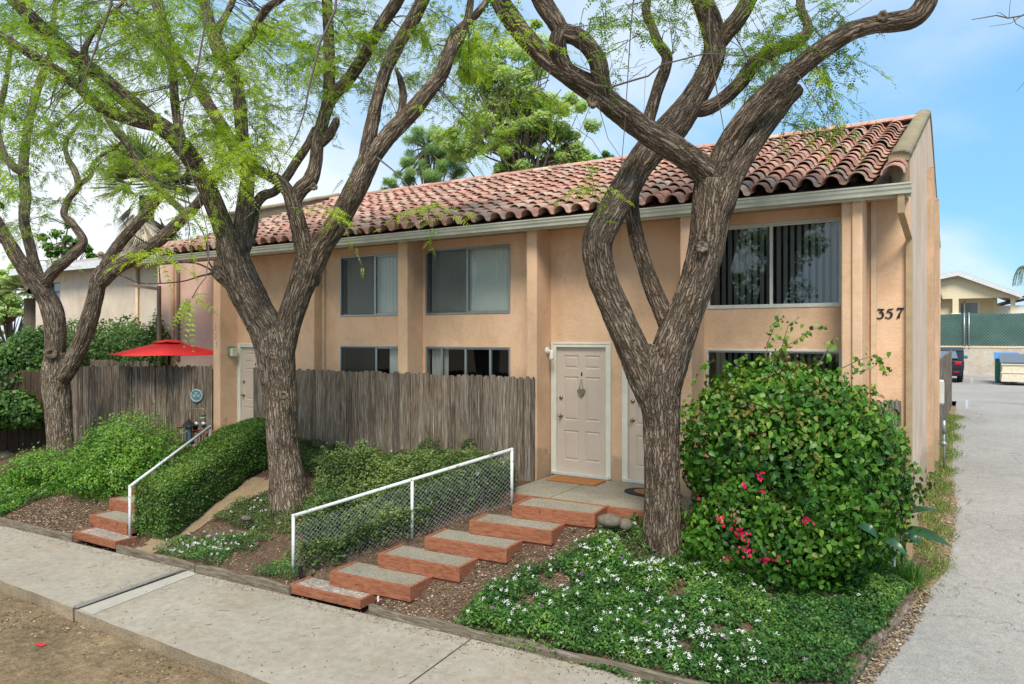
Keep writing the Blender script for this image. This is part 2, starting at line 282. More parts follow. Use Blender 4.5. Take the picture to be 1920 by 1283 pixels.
M['cover_dry'] = leafmat('cover_leaf_dull', (.035, .07, .018), (.09, .155, .035), (.23, .29, .08), .25)
M['petal'] = leafmat('white_petal', (.7, .7, .72), (.82, .82, .8), None, .2); M['petal_p'] = leafmat('purple_petal', (.3, .08, .35), (.45, .15, .5), None, .2)
M['oak'] = leafmat('broad_tree_leaf', (.24, .34, .10), (.48, .60, .24), (.70, .78, .46), .6)
M['pine'] = leafmat('pine_needles', (.12, .24, .09), (.30, .46, .17), (.50, .62, .30), .5)
M['bigleaf'] = leafmat('broad_blade', (.02, .06, .03), (.04, .1, .05), None, .1, .3)
M['grass'] = leafmat('grass', (.08, .15, .03), (.2, .28, .06), (.33, .34, .1), .3); M['litter'] = leafmat('leaf_litter', (.09, .05, .025), (.3, .2, .11), (.55, .45, .3), .05, .8)
M['chip'] = leafmat('wood_chip', (.07, .038, .022), (.22, .14, .085), (.55, .43, .3), 0, .9); M['yellowleaf'] = leafmat('yellow_leaf', (.5, .3, .03), (.6, .42, .08), None, .1)
# ------------------------------------------------------------------ mesh building
class MB:
    def __init__(s): s.v = []; s.f = []
    def add(s, vs, fs):
        o = len(s.v); s.v += [tuple(x) for x in vs]; s.f += [tuple(i+o for i in f) for f in fs]; return s
    def box(s, x0, x1, y0, y1, z0, z1):
        return s.add([(x0, y0, z0), (x1, y0, z0), (x1, y1, z0), (x0, y1, z0), (x0, y0, z1), (x1, y0, z1), (x1, y1, z1), (x0, y1, z1)],
                     [(0, 3, 2, 1), (4, 5, 6, 7), (0, 1, 5, 4), (1, 2, 6, 5), (2, 3, 7, 6), (3, 0, 4, 7)])
    def beam(s, a, b, wid, hgt, up=(0, 0, 1), cut=0):     # box from a to b; a, b on the top centre line
        a, b = Vector(a), Vector(b); d = (b-a).normalized(); r = d.cross(Vector(up)).normalized()*wid/2; u = r.cross(d).normalized()*hgt
        return s.add([a-r-u, a+r-u, b+r-u, b-r-u, a-r, a+r, b+r, b-r], [(0, 3, 2, 1), (4, 5, 6, 7), (0, 1, 5, 4), (1, 2, 6, 5), (2, 3, 7, 6), (3, 0, 4, 7)])
    def prism(s, poly, ext):        # poly: list of 3D points (planar), ext vector
        n = len(poly); e = Vector(ext); p = [Vector(q) for q in poly]; tri = tessellate_polygon([p])
        return s.add(p+[q+e for q in p], [t for t in tri]+[(t[2]+n, t[1]+n, t[0]+n) for t in tri]+[(i, (i+1) % n, (i+1) % n+n, i+n) for i in range(n)])
    def tube(s, pts, rad, seg=10, caps=True):
        pts = [Vector(p) for p in pts]; n = len(pts); rad = [rad]*n if not hasattr(rad, '__len__') else rad; vs = []; t0 = (pts[1]-pts[0]).normalized()
        ref = Vector((0, 0, 1)) if abs(t0.z) < .9 else Vector((1, 0, 0)); r = t0.cross(ref).normalized()
        for i in range(n):
            t = (pts[min(i+1, n-1)]-pts[max(i-1, 0)]).normalized(); r = (r-t*r.dot(t)).normalized(); b = t.cross(r)
            for k in range(seg):
                a = 2*math.pi*k/seg; vs.append(pts[i]+(r*math.cos(a)+b*math.sin(a))*rad[i])
        fs = [(i*seg+k, i*seg+(k+1) % seg, (i+1)*seg+(k+1) % seg, (i+1)*seg+k) for i in range(n-1) for k in range(seg)]
        if caps: fs += [tuple(range(seg-1, -1, -1)), tuple((n-1)*seg+k for k in range(seg))]
        return s.add(vs, fs)
    def lathe(s, c, prof, seg=20, sx=1, sy=1):
        c = Vector(c); vs = []; n = len(prof)
        for r, z in prof:
            for k in range(seg): a = 2*math.pi*k/seg; vs.append(c+Vector((r*sx*math.cos(a), r*sy*math.sin(a), z)))
        fs = [(i*seg+k, i*seg+(k+1) % seg, (i+1)*seg+(k+1) % seg, (i+1)*seg+k) for i in range(n-1) for k in range(seg)]
        return s.add(vs, fs+[tuple(range(seg-1, -1, -1)), tuple((n-1)*seg+k for k in range(seg))])
    def ball(s, c, r, seg=14, ring=8):
        rx, ry, rz = r if hasattr(r, '__len__') else (r, r, r)
        return s.lathe(c, [(max(.02, math.sin(math.pi*i/ring))*1, -math.cos(math.pi*i/ring)*rz) for i in range(ring+1)], seg, rx, ry)
def obj(name, mb, mat, parent=None, smooth=False, bevel=0, label=None, weld=False):
    me = bpy.data.meshes.new(name); me.from_pydata(mb.v, [], mb.f); me.update()
    if weld:
        bm = bmesh.new(); bm.from_mesh(me); bmesh.ops.remove_doubles(bm, verts=bm.verts, dist=1e-5); bmesh.ops.recalc_face_normals(bm, faces=bm.faces); bm.to_mesh(me); bm.free()
    for m in (mat if isinstance(mat, (list, tuple)) else [mat]): me.materials.append(M[m] if isinstance(m, str) else m)
    if smooth: me.shade_smooth()
    return link(name, me, parent, bevel, label)
def link(name, me, parent=None, bevel=0, label=None):
    o = bpy.data.objects.new(name, me); COL.objects.link(o)
    if parent is not None:
        o.parent = parent; r = parent
        if r.type == 'EMPTY': o.location = -r.location
    if bevel:
        b = o.modifiers.new('edge', 'BEVEL'); b.width = bevel; b.segments = 2; b.limit_method = 'ANGLE'
    if label: o['label'] = label
    return o
def thing(name, label, cat, loc=(0, 0, 0), group=None):
    o = bpy.data.objects.new(name, None); COL.objects.link(o); o.location = Vector(loc); o['label'] = label; o['category'] = cat
    o.empty_display_size = .2
    if group: o['group'] = group
    return o
def tag(o, label, cat, group=None):
    o['label'] = label; o['category'] = cat
    if group: o['group'] = group
    return o
def struct(o, kind='structure'): o['kind'] = kind; return o
# sub-part: parent is a mesh part whose own location already offsets, so keep local offset zero
def npmesh(name, V, F, mat, parent=None, tone=None, smooth=False, vecattr=None):
    V = np.asarray(V, np.float32); F = np.asarray(F, np.int32); k = F.shape[1]; me = bpy.data.meshes.new(name)
    me.vertices.add(len(V)); me.vertices.foreach_set('co', V.ravel()); me.loops.add(F.size); me.loops.foreach_set('vertex_index', F.ravel())
    me.polygons.add(len(F)); me.polygons.foreach_set('loop_start', np.arange(0, F.size, k, dtype=np.int32))
    if tone is not None: a = me.attributes.new('tone', 'FLOAT', 'POINT'); a.data.foreach_set('value', np.asarray(tone, np.float32))
    if vecattr is not None: a = me.attributes.new('bark', 'FLOAT_VECTOR', 'POINT'); a.data.foreach_set('vector', np.asarray(vecattr, np.float32).ravel())
    me.materials.append(M[mat]); me.update(calc_edges=True)
    if smooth: me.shade_smooth()
    return link(name, me, parent)
KITE = (np.array([(0, 0, 0), (.5, -.5, 0), (1, 0, 0), (.5, .5, 0)], float), [(0, 1, 2, 3)])
# heart leaf as four proper quads
LEAF = (np.array([(0, 0, 0), (.12, -.42, .08), (.55, -.38, .1), (1, 0, -.12), (.55, .38, .1), (.12, .42, .08), (.5, 0, 0)], float), [(0, 1, 2, 6), (0, 6, 4, 5), (2, 3, 4, 6)])
def leaves(P, A, N_, L_, wr=.5, tmpl=KITE):
    """P points, A length directions, N_ normals, L_ lengths -> verts, faces"""
    P, A, N_ = (np.asarray(q, float) for q in (P, A, N_)); A = A/np.maximum(1e-6, np.linalg.norm(A, axis=1, keepdims=True))
    B = np.cross(N_, A); B /= np.maximum(1e-6, np.linalg.norm(B, axis=1, keepdims=True)); N2 = np.cross(A, B)
    T, F = tmpl; L_ = np.asarray(L_, float).reshape(-1, 1, 1); n = len(P)
    V = P[:, None, :] + L_*(T[None, :, 0:1]*A[:, None, :] + wr*2*T[None, :, 1:2]*B[:, None, :] + T[None, :, 2:3]*N2[:, None, :])
    k = len(T); F = (np.arange(n)[:, None, None]*k + np.array(F)[None]).reshape(-1, 4)
    return V.reshape(-1, 3), F, k
def unit(n):
    v = rng.normal(size=(n, 3)); return v/np.linalg.norm(v, axis=1, keepdims=True)
def cloud(name, P, Nrm, size, mat, parent, wr=.35, tmpl=KITE, jit=.6, droop=.3, svar=.35, tone=None, tj=.25):
    n = len(P); Nn = Nrm + jit*unit(n); A = np.cross(Nn, unit(n)); A /= np.maximum(1e-6, np.linalg.norm(A, axis=1, keepdims=True)); A[:, 2] -= droop
    V, F, k = leaves(P, A, Nn, size*(1+svar*rng.uniform(-1, 1, n)), wr, tmpl)
    t = rng.uniform(0, 1, n) if tone is None else np.clip(tone+tj*rng.normal(size=n), 0, 1)
    return npmesh(name, V, F, mat, parent, np.repeat(t, k))
# ================================================================== THE SETTING
DP = [(-400, -1.0), (4, -.98), (6.1, -.93), (7, -.92), (9.4, -.74), (12, -.5), (15, -.3), (20, -.12), (26, -.02), (42, 0), (400, 0)]
def zdrive(y): return np.interp(y, [a for a, b in DP], [b for a, b in DP])
def zback(x): return 6.34+.05*(x+1.2)       # Y of the sidewalk's back edge at x
def zsoil(x, y):
    z = np.interp(y, [5.9, 6.2, 6.6, 8.2, 8.8, 10, 12], [-.86, -.84, -.78, -.21, -.1, -.08, -.02])
    zr = np.interp(y, [5.9, 6.2, 8, 9, 10], [-.86, -.83, -.56, -.38, -.3]); k = np.clip((x+4.1)/1.3, 0, 1); k = k*k*(3-2*k); z = z*(1-k)+np.minimum(z, zr)*k
    k = np.clip((x+2.2)/1.5, 0, 1); z2 = np.minimum(z, zdrive(y)+.06); z = z*(1-k)+z2*k
    return z
def grid(name, xs, ys, zf, mat, smooth=True):
    X, Y = np.meshgrid(xs, ys); Z = zf(X, Y); V = np.stack([X, Y, Z], -1).reshape(-1, 3); nx, ny = len(xs), len(ys)
    i = (np.arange(ny-1)[:, None]*nx+np.arange(nx-1)[None]).ravel(); F = np.stack([i, i+1, i+nx+1, i+nx], 1)
    return npmesh(name, V, F, mat, smooth=smooth)
ysd = np.array([-300, -60, -8, 0, 3, 4.2, 6, 7, 8.2, 9.4, 10.7, 12, 13.5, 15, 17.5, 20, 23, 26, 34, 42, 60, 300.])
struct(grid('ground', np.array([-300, -60, -30, -15, -5, 0, 5, 15, 60, 300.]), ysd, lambda x, y: zdrive(y)-.16, 'sand'))
# parkway dirt with small bumps
px_ = np.arange(-24, -.35, .07); py_ = np.arange(-.5, 4.46, .07)
def zpark(x, y):
    p = np.stack([x.ravel()*1.3, y.ravel()*1.3, 0*x.ravel()], 1); p2 = p*9
    return (-1.035+.03*fbm(p, 3)+.012*fbm(p2, 3)).reshape(x.shape)
struct(grid('parkway_dirt', px_, py_, zpark, 'dirt'))
mb = MB(); mb.box(-200, 200, -12, -.5, -1.3, -1.12); struct(obj('road', mb, 'asphalt'))
# driveway up the side of the building and car park behind it
def dleft(y): return np.interp(y, [-1, 6.2, 7.1, 9.4, 10.5, 13, 16, 28], [-.35, -1.02, -.96, -.5, -.25, -.2, -.34, -.42])
xs = np.linspace(0, 1, 40)
ysg = np.concatenate([np.arange(-.5, 12, .25), np.arange(12, 30, .6)])
X = dleft(ysg)[:, None]*(1-xs**2)[None]+9.0*(xs**2)[None]; Y = np.repeat(ysg[:, None], 40, 1); Z = zdrive(Y)+.006*vnoise(np.stack([X.ravel()*.8, Y.ravel()*.8, 0*X.ravel()], 1)).reshape(X.shape)
ny, nx = X.shape; i = (np.arange(ny-1)[:, None]*nx+np.arange(nx-1)[None]).ravel()
struct(npmesh('driveway', np.stack([X, Y, Z], -1).reshape(-1, 3), np.stack([i, i+1, i+nx+1, i+nx], 1), 'asphalt', smooth=True))
struct(grid('car_park', np.linspace(-25, 30, 30), np.linspace(29.4, 50.2, 20), lambda x, y: zdrive(y)+.004+0*x, 'asphalt'))
mb = MB()
for x0, x1, y0, y1 in ((-.16, -.08, 26.5, 30.2), (-.02, .06, 41, 46.5), (2.6, 2.68, 42, 47)): mb.box(x0, x1, y0, y1, zdrive(y0)-.01, zdrive(y1)+.012)
struct(obj('parking_line', mb, simple('line_paint', (.40, .42, .46), .8)))
# sidewalk slabs
def slab(mb, xa, xb, ztop, rag=0):
    # xa, xb at front; the joints lean slightly; ragged outer edge
    n = 24; top = []; front = []
    for k in range(n+1):
        x = xa+(xb-xa)*k/n; yb = zback(x)-.02; yf = 4.42+.006*math.sin(x*5.1)+.005*math.sin(x*13); lean = -.2 if True else 0
        top.append((x+lean*.8*(1-0), yb, ztop)); front.append((x, yf, ztop))
    poly = front+top[::-1]
    mb.prism([(p[0], p[1], ztop) for p in poly], (0, 0, -.16))
mb = MB()
for a, b, z in ((-24, -13.2, -.9), (-13.18, -8.70, -.893), (-8.66, -4.22, -.915), (-4.20, -.85, -.915)): slab(mb, a, b, z)
sw = struct(obj('sidewalk', mb, ['concrete', 'curbside'], bevel=.012))
for p in sw.data.polygons:
    if abs(p.normal.z) < .4: p.material_index = 1
mb = MB(); mb.prism([(-8.84, 4.46, -.911), (-8.64, 4.44, -.911), (-8.42, 4.45, -.911), (-8.66, 6.1, -.911), (-8.86, 6.1, -.911)], (0, 0, .004)); struct(obj('sidewalk_patch', MB().prism([(-8.64, 4.46, -.913), (-8.34, 4.45, -.913), (-8.62, 5.95, -.913), (-8.83, 5.96, -.913)], (0, 0, .004)), 'concrete_pale'))
struct(obj('sidewalk_joint', MB().prism([(-8.74, 4.44, -.9), (-8.64, 4.44, -.9), (-8.86, 5.94, -.9), (-8.93, 5.94, -.9)], (0, 0, .012)), 'concrete_dark'))
# planted slope
gx = np.arange(-30, -.3, .08); gy = np.arange(5.55, 10.6, .08)
def zs(x, y):
    p = np.stack([x.ravel()*1.1, y.ravel()*1.1, 0*x.ravel()], 1)
    return zsoil(x, y)+(.035*fbm(p, 3)+.014*fbm(p*8, 2)).reshape(x.shape)-np.where(y < zback(x)+.045, .12, 0)-.055*np.exp(-np.maximum(0, y-zback(x)-.04)/.22)-np.where(x > dleft(y)-.02, .12, 0)-np.where((y < 6.5) & (((x > -7.12) & (x < -5.82)) | ((x > -11.9) & (x < -10.55))), .13, 0)
struct(grid('garden_soil', gx, gy, zs, 'soil'))
def zpt(x, y): return zs(np.array([[x]]), np.array([[y]]))[0, 0]
def zpts(x, y):
    x = np.asarray(x, float).reshape(1, -1); y = np.asarray(y, float).reshape(1, -1); return zs(x, y)[0]
# bare sandy run beside the clipped hedge
pa = []
for k in range(9):
    t = k/8; a = PZ(265+230*t-10*math.sin(3*t), 1030-115*t, zsoil(-10, 6.2+2.6*t)); pa.append((a.x, a.y))
def inpoly(x, y, poly):
    r = np.zeros(len(x), bool); n = len(poly)
    for i in range(n):
        (x0, y0), (x1, y1) = poly[i], poly[(i+1) % n]; c = ((y0 > y) != (y1 > y)) & (x < (x1-x0)*(y-y0)/(y1-y0+1e-12)+x0); r ^= c
    return r
def gpoly(pp):
    out = []
    for px, py in pp:
        z = -.6
        for _ in range(12): p = PZ(px, py, z); z = .5*z+.5*float(zsoil(p.x, p.y))
        out.append((p.x, p.y))
    return out
def conform(name, pp, mat, dz=.014, st=.06):
    poly = gpoly(pp); P = np.array(poly); xs_ = np.arange(P[:, 0].min(), P[:, 0].max(), st); ys_ = np.arange(P[:, 1].min(), P[:, 1].max(), st); X, Y = np.meshgrid(xs_, ys_); Z = zs(X, Y)+dz
    nx, ny = len(xs_), len(ys_); i = (np.arange(ny-1)[:, None]*nx+np.arange(nx-1)[None]).ravel(); F = np.stack([i, i+1, i+nx+1, i+nx], 1); V = np.stack([X, Y, Z], -1).reshape(-1, 3)
    c = V[F].mean(1); j = .12*vnoise(c*5); m = inpoly(c[:, 0]+j, c[:, 1]+j, poly); F = F[m]; used, inv = np.unique(F, return_inverse=True); return npmesh(name, V[used], inv.reshape(-1, 4), mat, smooth=True)
struct(conform('sandy_path', [(248, 1030), (290, 995), (400, 945), (480, 895), (520, 900), (500, 925), (440, 950), (385, 985), (330, 1012), (285, 1035)], 'sand'))
# strip of weeds and leaf litter ground along the side wall
sx = np.linspace(0, 1, 10); ysr = np.arange(9.0, 27, .3)
X = (-.68*(1-sx)[None]+(dleft(ysr)+.04)[:, None]*sx[None]); Y = np.repeat(ysr[:, None], 10, 1); Z = zdrive(Y)+.03+.02*vnoise(np.stack([X.ravel()*6, Y.ravel()*6, 0*X.ravel()], 1)).reshape(X.shape); Z[:, -1] -= .05
ny, nx = X.shape; i = (np.arange(ny-1)[:, None]*nx+np.arange(nx-1)[None]).ravel()
struct(npmesh('side_strip_soil', np.stack([X, Y, Z], -1).reshape(-1, 3), np.stack([i, i+1, i+nx+1, i+nx], 1), 'sand', smooth=True))
# ------------------------------------------------------------------ timber edging
def board(px0, px1, label, zt=-.80):
    def atx(px):
        u = (px-960)/FPX; k = (-sT+u*cT)/(cT+u*sT); Y = 6.2
        for _ in range(6): Y = zback(k*Y)
        return k*Y, Y
    (xa, ya), (xb, yb) = atx(px0), atx(px1); mb = MB(); n = 7
    for q in range(1):
        P = [(xa+(xb-xa)*k/n, ya+(yb-ya)*k/n+.012*math.sin(k*2.1+xa), zt+.012*math.sin(k*1.7+xa*3)) for k in range(n+1)]
        vs = []
        for (x, y, z) in P: vs += [(x, y, z-.16), (x, y, z), (x, y+.045, z+.002), (x, y+.045, z-.16)]
        fs = [(4*k+j, 4*k+4+j, 4*k+4+(j+1) % 4, 4*k+(j+1) % 4) for k in range(n) for j in range(4)]+[(0, 1, 2, 3), (4*n+3, 4*n+2, 4*n+1, 4*n)]
        mb.add(vs, fs)
    return tag(obj('timber_edging', mb, 'timber', bevel=.006, weld=True), label, 'garden edging', 'weathered boards edging the sidewalk')
board(-160, 135, 'grey board edging the bark bed left of the lower steps at the far end', -.79)
board(216, 365, 'grey board edging between the clipped hedge and the cracked sidewalk joint', -.80)
board(367, 541, 'grey board edging in front of the white flowers left of the chain link railing', -.805)
board(690, 980, 'grey board edging the bark slope just right of the gravel tray', -.825)
board(982, 1330, 'long grey board edging the big white flower bed', -.83)
mb = MB(); pts = [PZ(1575, 1300, -.86), PZ(1600, 1255, -.84), PZ(1632, 1215, -.82), PZ(1660, 1180, -.8), PZ(1690, 1150, -.78), PZ(1717, 1122, -.76)]
mb.tube(pts, [.055, .065, .07, .075, .07, .05], 14); lg = obj('log_edging', mb, 'log', smooth=True); tag(lg, 'split old log edging the flower bed beside the driveway', 'log')
sb = lg.modifiers.new('s', 'SUBSURF'); sb.levels = sb.render_levels = 2; dm = lg.modifiers.new('d', 'DISPLACE'); tx = bpy.data.textures.new('logn', 'CLOUDS'); tx.noise_scale = .12; dm.texture = tx; dm.strength = .06
# ------------------------------------------------------------------ stairs
def flight(label, FLs, FRs, zs_, depths, tray, low=.17):
    t = thing('garden_stairs', label, 'stairs', (FLs[0][0], FLs[0][1], -.9), 'timber framed garden steps')
    def frame(fl, fr, z, dep, hgt, nm, tread, tm):
        fl, fr = Vector((*fl, z)), Vector((*fr, z)); d = (fr-fl).normalized(); n = Vector((-d.y, d.x, 0)); bl, br = fl+n*dep, fr+n*dep; th = .04; mb = MB()
        mb.beam(fl+n*th/2, fr+n*th/2, th, hgt); mb.beam(br+d*(-th/2)+n*.0, fr+n*(th+.002)-d*th/2, th, hgt-.002); mb.beam(fl+d*th/2+n*(th+.002), bl+d*th/2, th, hgt-.002)
        if hgt > .14: mb.beam(fl+n*.05+Vector((0, 0, -hgt+.001)), fr+n*.05+Vector((0, 0, -hgt+.001))-d*.02, .04, .07)
        s = obj(nm, mb, 'red', t, bevel=.004); mb = MB(); a = th
        q = [fl+n*a+d*a, fr+n*a-d*a, br-d*a, bl+d*a]; mb.prism([p+Vector((0, 0, -.012)) for p in q], (0, 0, -hgt+.02)); obj(tread, mb, tm, s)
    frame(tray[0], tray[1], tray[2], .34, .11, 'gravel_tray', 'gravel', 'gravel')
    for k, (fl, fr, z, dp) in enumerate(zip(FLs, FRs, zs_, depths)): frame(fl, fr, z, dp, low, 'step', 'tread', 'agg')
    return t
lerp = lambda a, b, t: tuple(x+(y-x)*t for x, y in zip(a, b))
Zs = [-.64, -.48, -.32, -.16, 0]
flight('five red timber framed steps climbing to the door with the doormats', [lerp((-6.59, 6.34), (-5.1, 8.13), k/4) for k in range(5)], [lerp((-5.39, 6.42), (-3.96, 8.24), k/4) for k in range(5)],
       Zs, [.47, .47, .47, .47, .56], ((-7.02, 6.09), (-5.9, 6.15), -.80))
flight('red timber framed steps beside the clipped hedge, left of the middle tree', [(-11.95, 6.32), (-12.12, 6.73), (-12.27, 7.12), (-12.38, 7.5), (-12.5, 7.9)], [(-10.85, 6.3), (-11.0, 6.72), (-11.15, 7.12), (-11.26, 7.5), (-11.38, 7.9)],
       Zs, [.45]*5, ((-11.75, 5.97), (-10.62, 5.99), -.80))
for lab, x0, x1, y0, y1 in (('exposed aggregate porch slab in front of the panelled doors', -5.68, -3.0, 8.72, 10.36), ('porch slab of the far left door behind the hedge', -13.6, -11.6, 8.36, 10.36)):
    t = thing('porch_slab', lab, 'porch', (x0, y0, -.2))
    mb = MB()
    for a, b, c, d in ((x0, (x0+x1)/2-.6, y0+.05, y1), ((x0+x1)/2-.58, x1, y0+.05, y1)): mb.box(a, b, c, d, -.6, -.014)
    obj('slab', mb, 'agg', t, bevel=.008); obj('edge_board', MB().box(x0, x1, y0, y0+.04, -.18, -.004), 'red', t, bevel=.004)
# ------------------------------------------------------------------ railings
def rail(label, posts, mesh, group='white pipe railings beside the steps'):
    t = thing('pipe_railing', label, 'railing', posts[0][0], group); r = .021
    tops = [Vector(p[1]) for p in posts]
    for a, b in posts: obj('post', MB().tube([a, b], r, 12), 'white_chip', t, True)
    obj('handrail', MB().tube([tops[0], tops[-1]], r+.002, 12).ball(tops[0], r+.003).ball(tops[-1], r+.003), 'white_chip', t, True)
    if mesh:
        a0, a1 = [Vector(q) for q in posts[0]]; b0, b1 = [Vector(q) for q in posts[-1]]; mb = MB(); n = 38; vs = []
        L_ = (b0-a0).length; cell = .062; dirh = (b0-a0)/L_; H0 = .70
        off = Vector((dirh.y, -dirh.x, 0)).normalized()*.0
        nseg = int((L_+H0)/cell)+1
        for sgn in (1, -1):
            for q in range(-int(H0/cell)-1, nseg):
                # each wire runs diagonally, clipped to the parallelogram, zig-zag so the wires weave
                u0, v0 = q*cell, (0 if sgn > 0 else H0); u1, v1 = u0+H0, H0-v0
                ta = max(0, -u0/H0); tb = min(1, (L_-u0)/H0)
                if ta >= tb: continue
                P = []
                for k in range(int((tb-ta)*14)+2):
                    tt = min(tb, ta+k/14); uu, vv = u0+H0*tt, v0+(v1-v0)*tt; P.append(a0+dirh*uu+Vector((0, 0, .03+vv*.97+.012*math.sin(uu*6)))+Vector((dirh.y, -dirh.x, 0))*(.003*(1 if (k+q) % 2 else -1)))
                    if tt >= tb: break
                if len(P) > 1: mb.tube(P, .0013, 4, False)
        obj('chain_link_mesh', mb, 'wire', t)
    return t
def cz(px, py, z): p = PZ(px, py, z); return p
a0, b0 = cz(550, 1088, -.9), Vector((-5.24, 8.35, -.07)); m0 = a0.lerp(b0, .53)
rail('white pipe railing filled with chain link beside the red steps', [(a0, a0+Vector((0, 0, .82))), (m0, m0+Vector((0, 0, .785))), (b0, b0+Vector((0, 0, .755)))], True)
a0, b0 = Vector((-10.7, 6.26, -.86)), Vector((-11.5, 8.2, -.05)); 
rail('white pipe handrail above the clipped hedge without chain link', [(a0, a0+Vector((0, 0, .815))), (b0, b0+Vector((0, 0, .65)))], False)
# ================================================================== THE HOUSE
house = thing('apartment_building', 'peach stucco two storey building with red clay tile roof', 'building', (-8, 10.4, -.3))
YW = 10.42
def holed(mb, x0, x1, z0, z1, Y, holes, rev=.12):
    xs = sorted({x0, x1, *[h[0] for h in holes], *[h[1] for h in holes]}); zs_ = sorted({z0, z1, *[h[2] for h in holes], *[h[3] for h in holes]})
    xs = [x for x in xs if x0 <= x <= x1]; zs_ = [z for z in zs_ if z0 <= z <= z1]
    for i in range(len(xs)-1):
        for j in range(len(zs_)-1):
            cx, cz_ = (xs[i]+xs[i+1])/2, (zs_[j]+zs_[j+1])/2
            if any(h[0] < cx < h[1] and h[2] < cz_ < h[3] for h in holes): continue
            mb.add([(xs[i], Y, zs_[j]), (xs[i+1], Y, zs_[j]), (xs[i+1], Y, zs_[j+1]), (xs[i], Y, zs_[j+1])], [(0, 1, 2, 3)])
    for a, b, c, d in holes:
        mb.add([(a, Y, c), (b, Y, c), (b, Y, d), (a, Y, d), (a, Y+rev, c), (b, Y+rev, c), (b, Y+rev, d), (a, Y+rev, d)], [(0, 4, 5, 1), (1, 5, 6, 2), (2, 6, 7, 3), (3, 7, 4, 0)])
UZ0, UZ1, LZ1 = 2.60, 3.77, 2.03
wins = [(-3.21, -1.44, UZ0, UZ1), (-8.385, -6.57, UZ0, UZ1), (-10.53, -8.90, UZ0, UZ1), (-3.23, -1.44, .95, LZ1), (-8.38, -6.57, .95, LZ1), (-10.53, -8.90, .95, LZ1)]
doors = [(-5.70, -4.79, 0, 2.055), (-4.46, -3.55, 0, 2.055), (-13.56, -12.62, 0, 2.0)]
mb = MB(); holed(mb, -13.63, -.66, -.9, 4.06, YW, wins+doors)
obj('front_wall', mb, 'wall', house, weld=True)
mb = MB(); mb.add([(-18.2, 11.4, -.4), (-13.7, 11.4, -.4), (-13.7, 11.4, 4.7), (-18.2, 11.4, 4.7)], [(0, 1, 2, 3)]); mb.box(-13.73, -13.62, 10.40, 11.5, -.4, 4.1)
obj('recessed_wall', mb, 'pink', house)
# inner side walls and back, with the gable and its parapet on the right
XR = -.66
def gable(x0, x1, prof):      # prof: (y, ztop)
    poly = [(x0, prof[0][0], -1)]+[(x0, y, z) for y, z in prof]+[(x0, prof[-1][0], -1)]
    return MB().prism(poly, (x1-x0, 0, 0))
obj('side_wall', gable(-.855, XR, [(10.445, 4.45), (15.8, 6.40), (21.1, 4.45)]), 'side', house, bevel=.02)
obj('side_wall', gable(-15.75, -15.6, [(11.42, 3.9), (15.3, 5.9), (21, 4)]), 'wall', house)
mb = MB(); mb.box(-15.6, -.85, 21.0, 21.1, -1, 4.0); obj('back_wall', mb, 'wall', house)
def coping(x0, x1, ys_, zs_, h=.1):
    mb = MB(); n = len(ys_); vs = []
    prof = [(x0, -.02), (x0, h*.6), (x0+(x1-x0)*.25, h), (x0+(x1-x0)*.75, h), (x1, h*.6), (x1, -.02)]
    for y, z in zip(ys_, zs_):
        for x, dz in prof: vs.append((x, y, z+dz+.012*math.sin(y*7)))
    k = len(prof); fs = [(i*k+j, i*k+(j+1) % k, (i+1)*k+(j+1) % k, (i+1)*k+j) for i in range(n-1) for j in range(k)]+[tuple(range(k)), tuple((n-1)*k+j for j in range(k-1, -1, -1))]
    return mb.add(vs, fs)
obj('parapet_wall', MB().box(-.862, -.652, 10.27, 10.46, 4.06, 4.46), 'cap', house, bevel=.03)
yy = np.linspace(10.25, 15.8, 16); obj('parapet_coping', coping(-.875, -.64, list(yy)+[16.1]+list(np.linspace(16.4, 21.1, 8)), list(4.42+(yy-10.3)*.358)+[6.36]+list(6.28-(np.linspace(16.4, 21.1, 8)-16.4)*.39)), 'cap', house, smooth=True, bevel=0)
obj('parapet_wall', MB().prism([(-15.95, 11.75, 4.0), (-15.95, 11.75, 5.24), (-15.95, 15.5, 6.33), (-15.95, 15.5, 4.0)], (.2, 0, 0)), 'cap', house, bevel=.03)
yy = np.linspace(11.72, 15.55, 10); obj('parapet_coping', coping(-15.98, -15.72, yy, 5.24+(yy-11.72)*.291, .08), 'cap', house, smooth=True)
# fins
fins = [(-1.37, -1.13, 9.90, None), (-3.43, -3.26, 9.86, None), (-5.98, -5.79, 9.96, None), (-8.67, -8.45, 9.98, None), (-11.42, -11.01, 10.18, None), (-13.86, -13.63, 9.95, 11.45), ]
for x0, x1, y0, y1 in fins: obj('fin', MB().box(x0, x1, y0, y1 or YW+.004, -.3, 3.93), 'wall', house, bevel=.018)
obj('fin', MB().box(-1.245, -1.128, 9.86, 9.93, -.3, 3.925), 'wall', house, bevel=.015)
obj('fin', MB().box(-17.52, -17.42, 11.33, 11.42, -.3, 4.3), 'wall', house, bevel=.01)
obj('side_fin', MB().prism([(-.67, 14.9, -1), (-.67, 14.9, 5.2), (-.67, 15.15, 5.22), (-.67, 15.3, 5.0), (-.67, 15.3, -1)], (.11, 0, 0)), 'side_dirty', house, bevel=.02)
obj('side_fin', MB().prism([(-.67, 16.3, -1), (-.67, 16.3, 4.85), (-.67, 16.5, 4.9), (-.67, 16.7, 4.3), (-.67, 16.7, -1)], (.14, 0, 0)), 'side_dirty', house, bevel=.02)
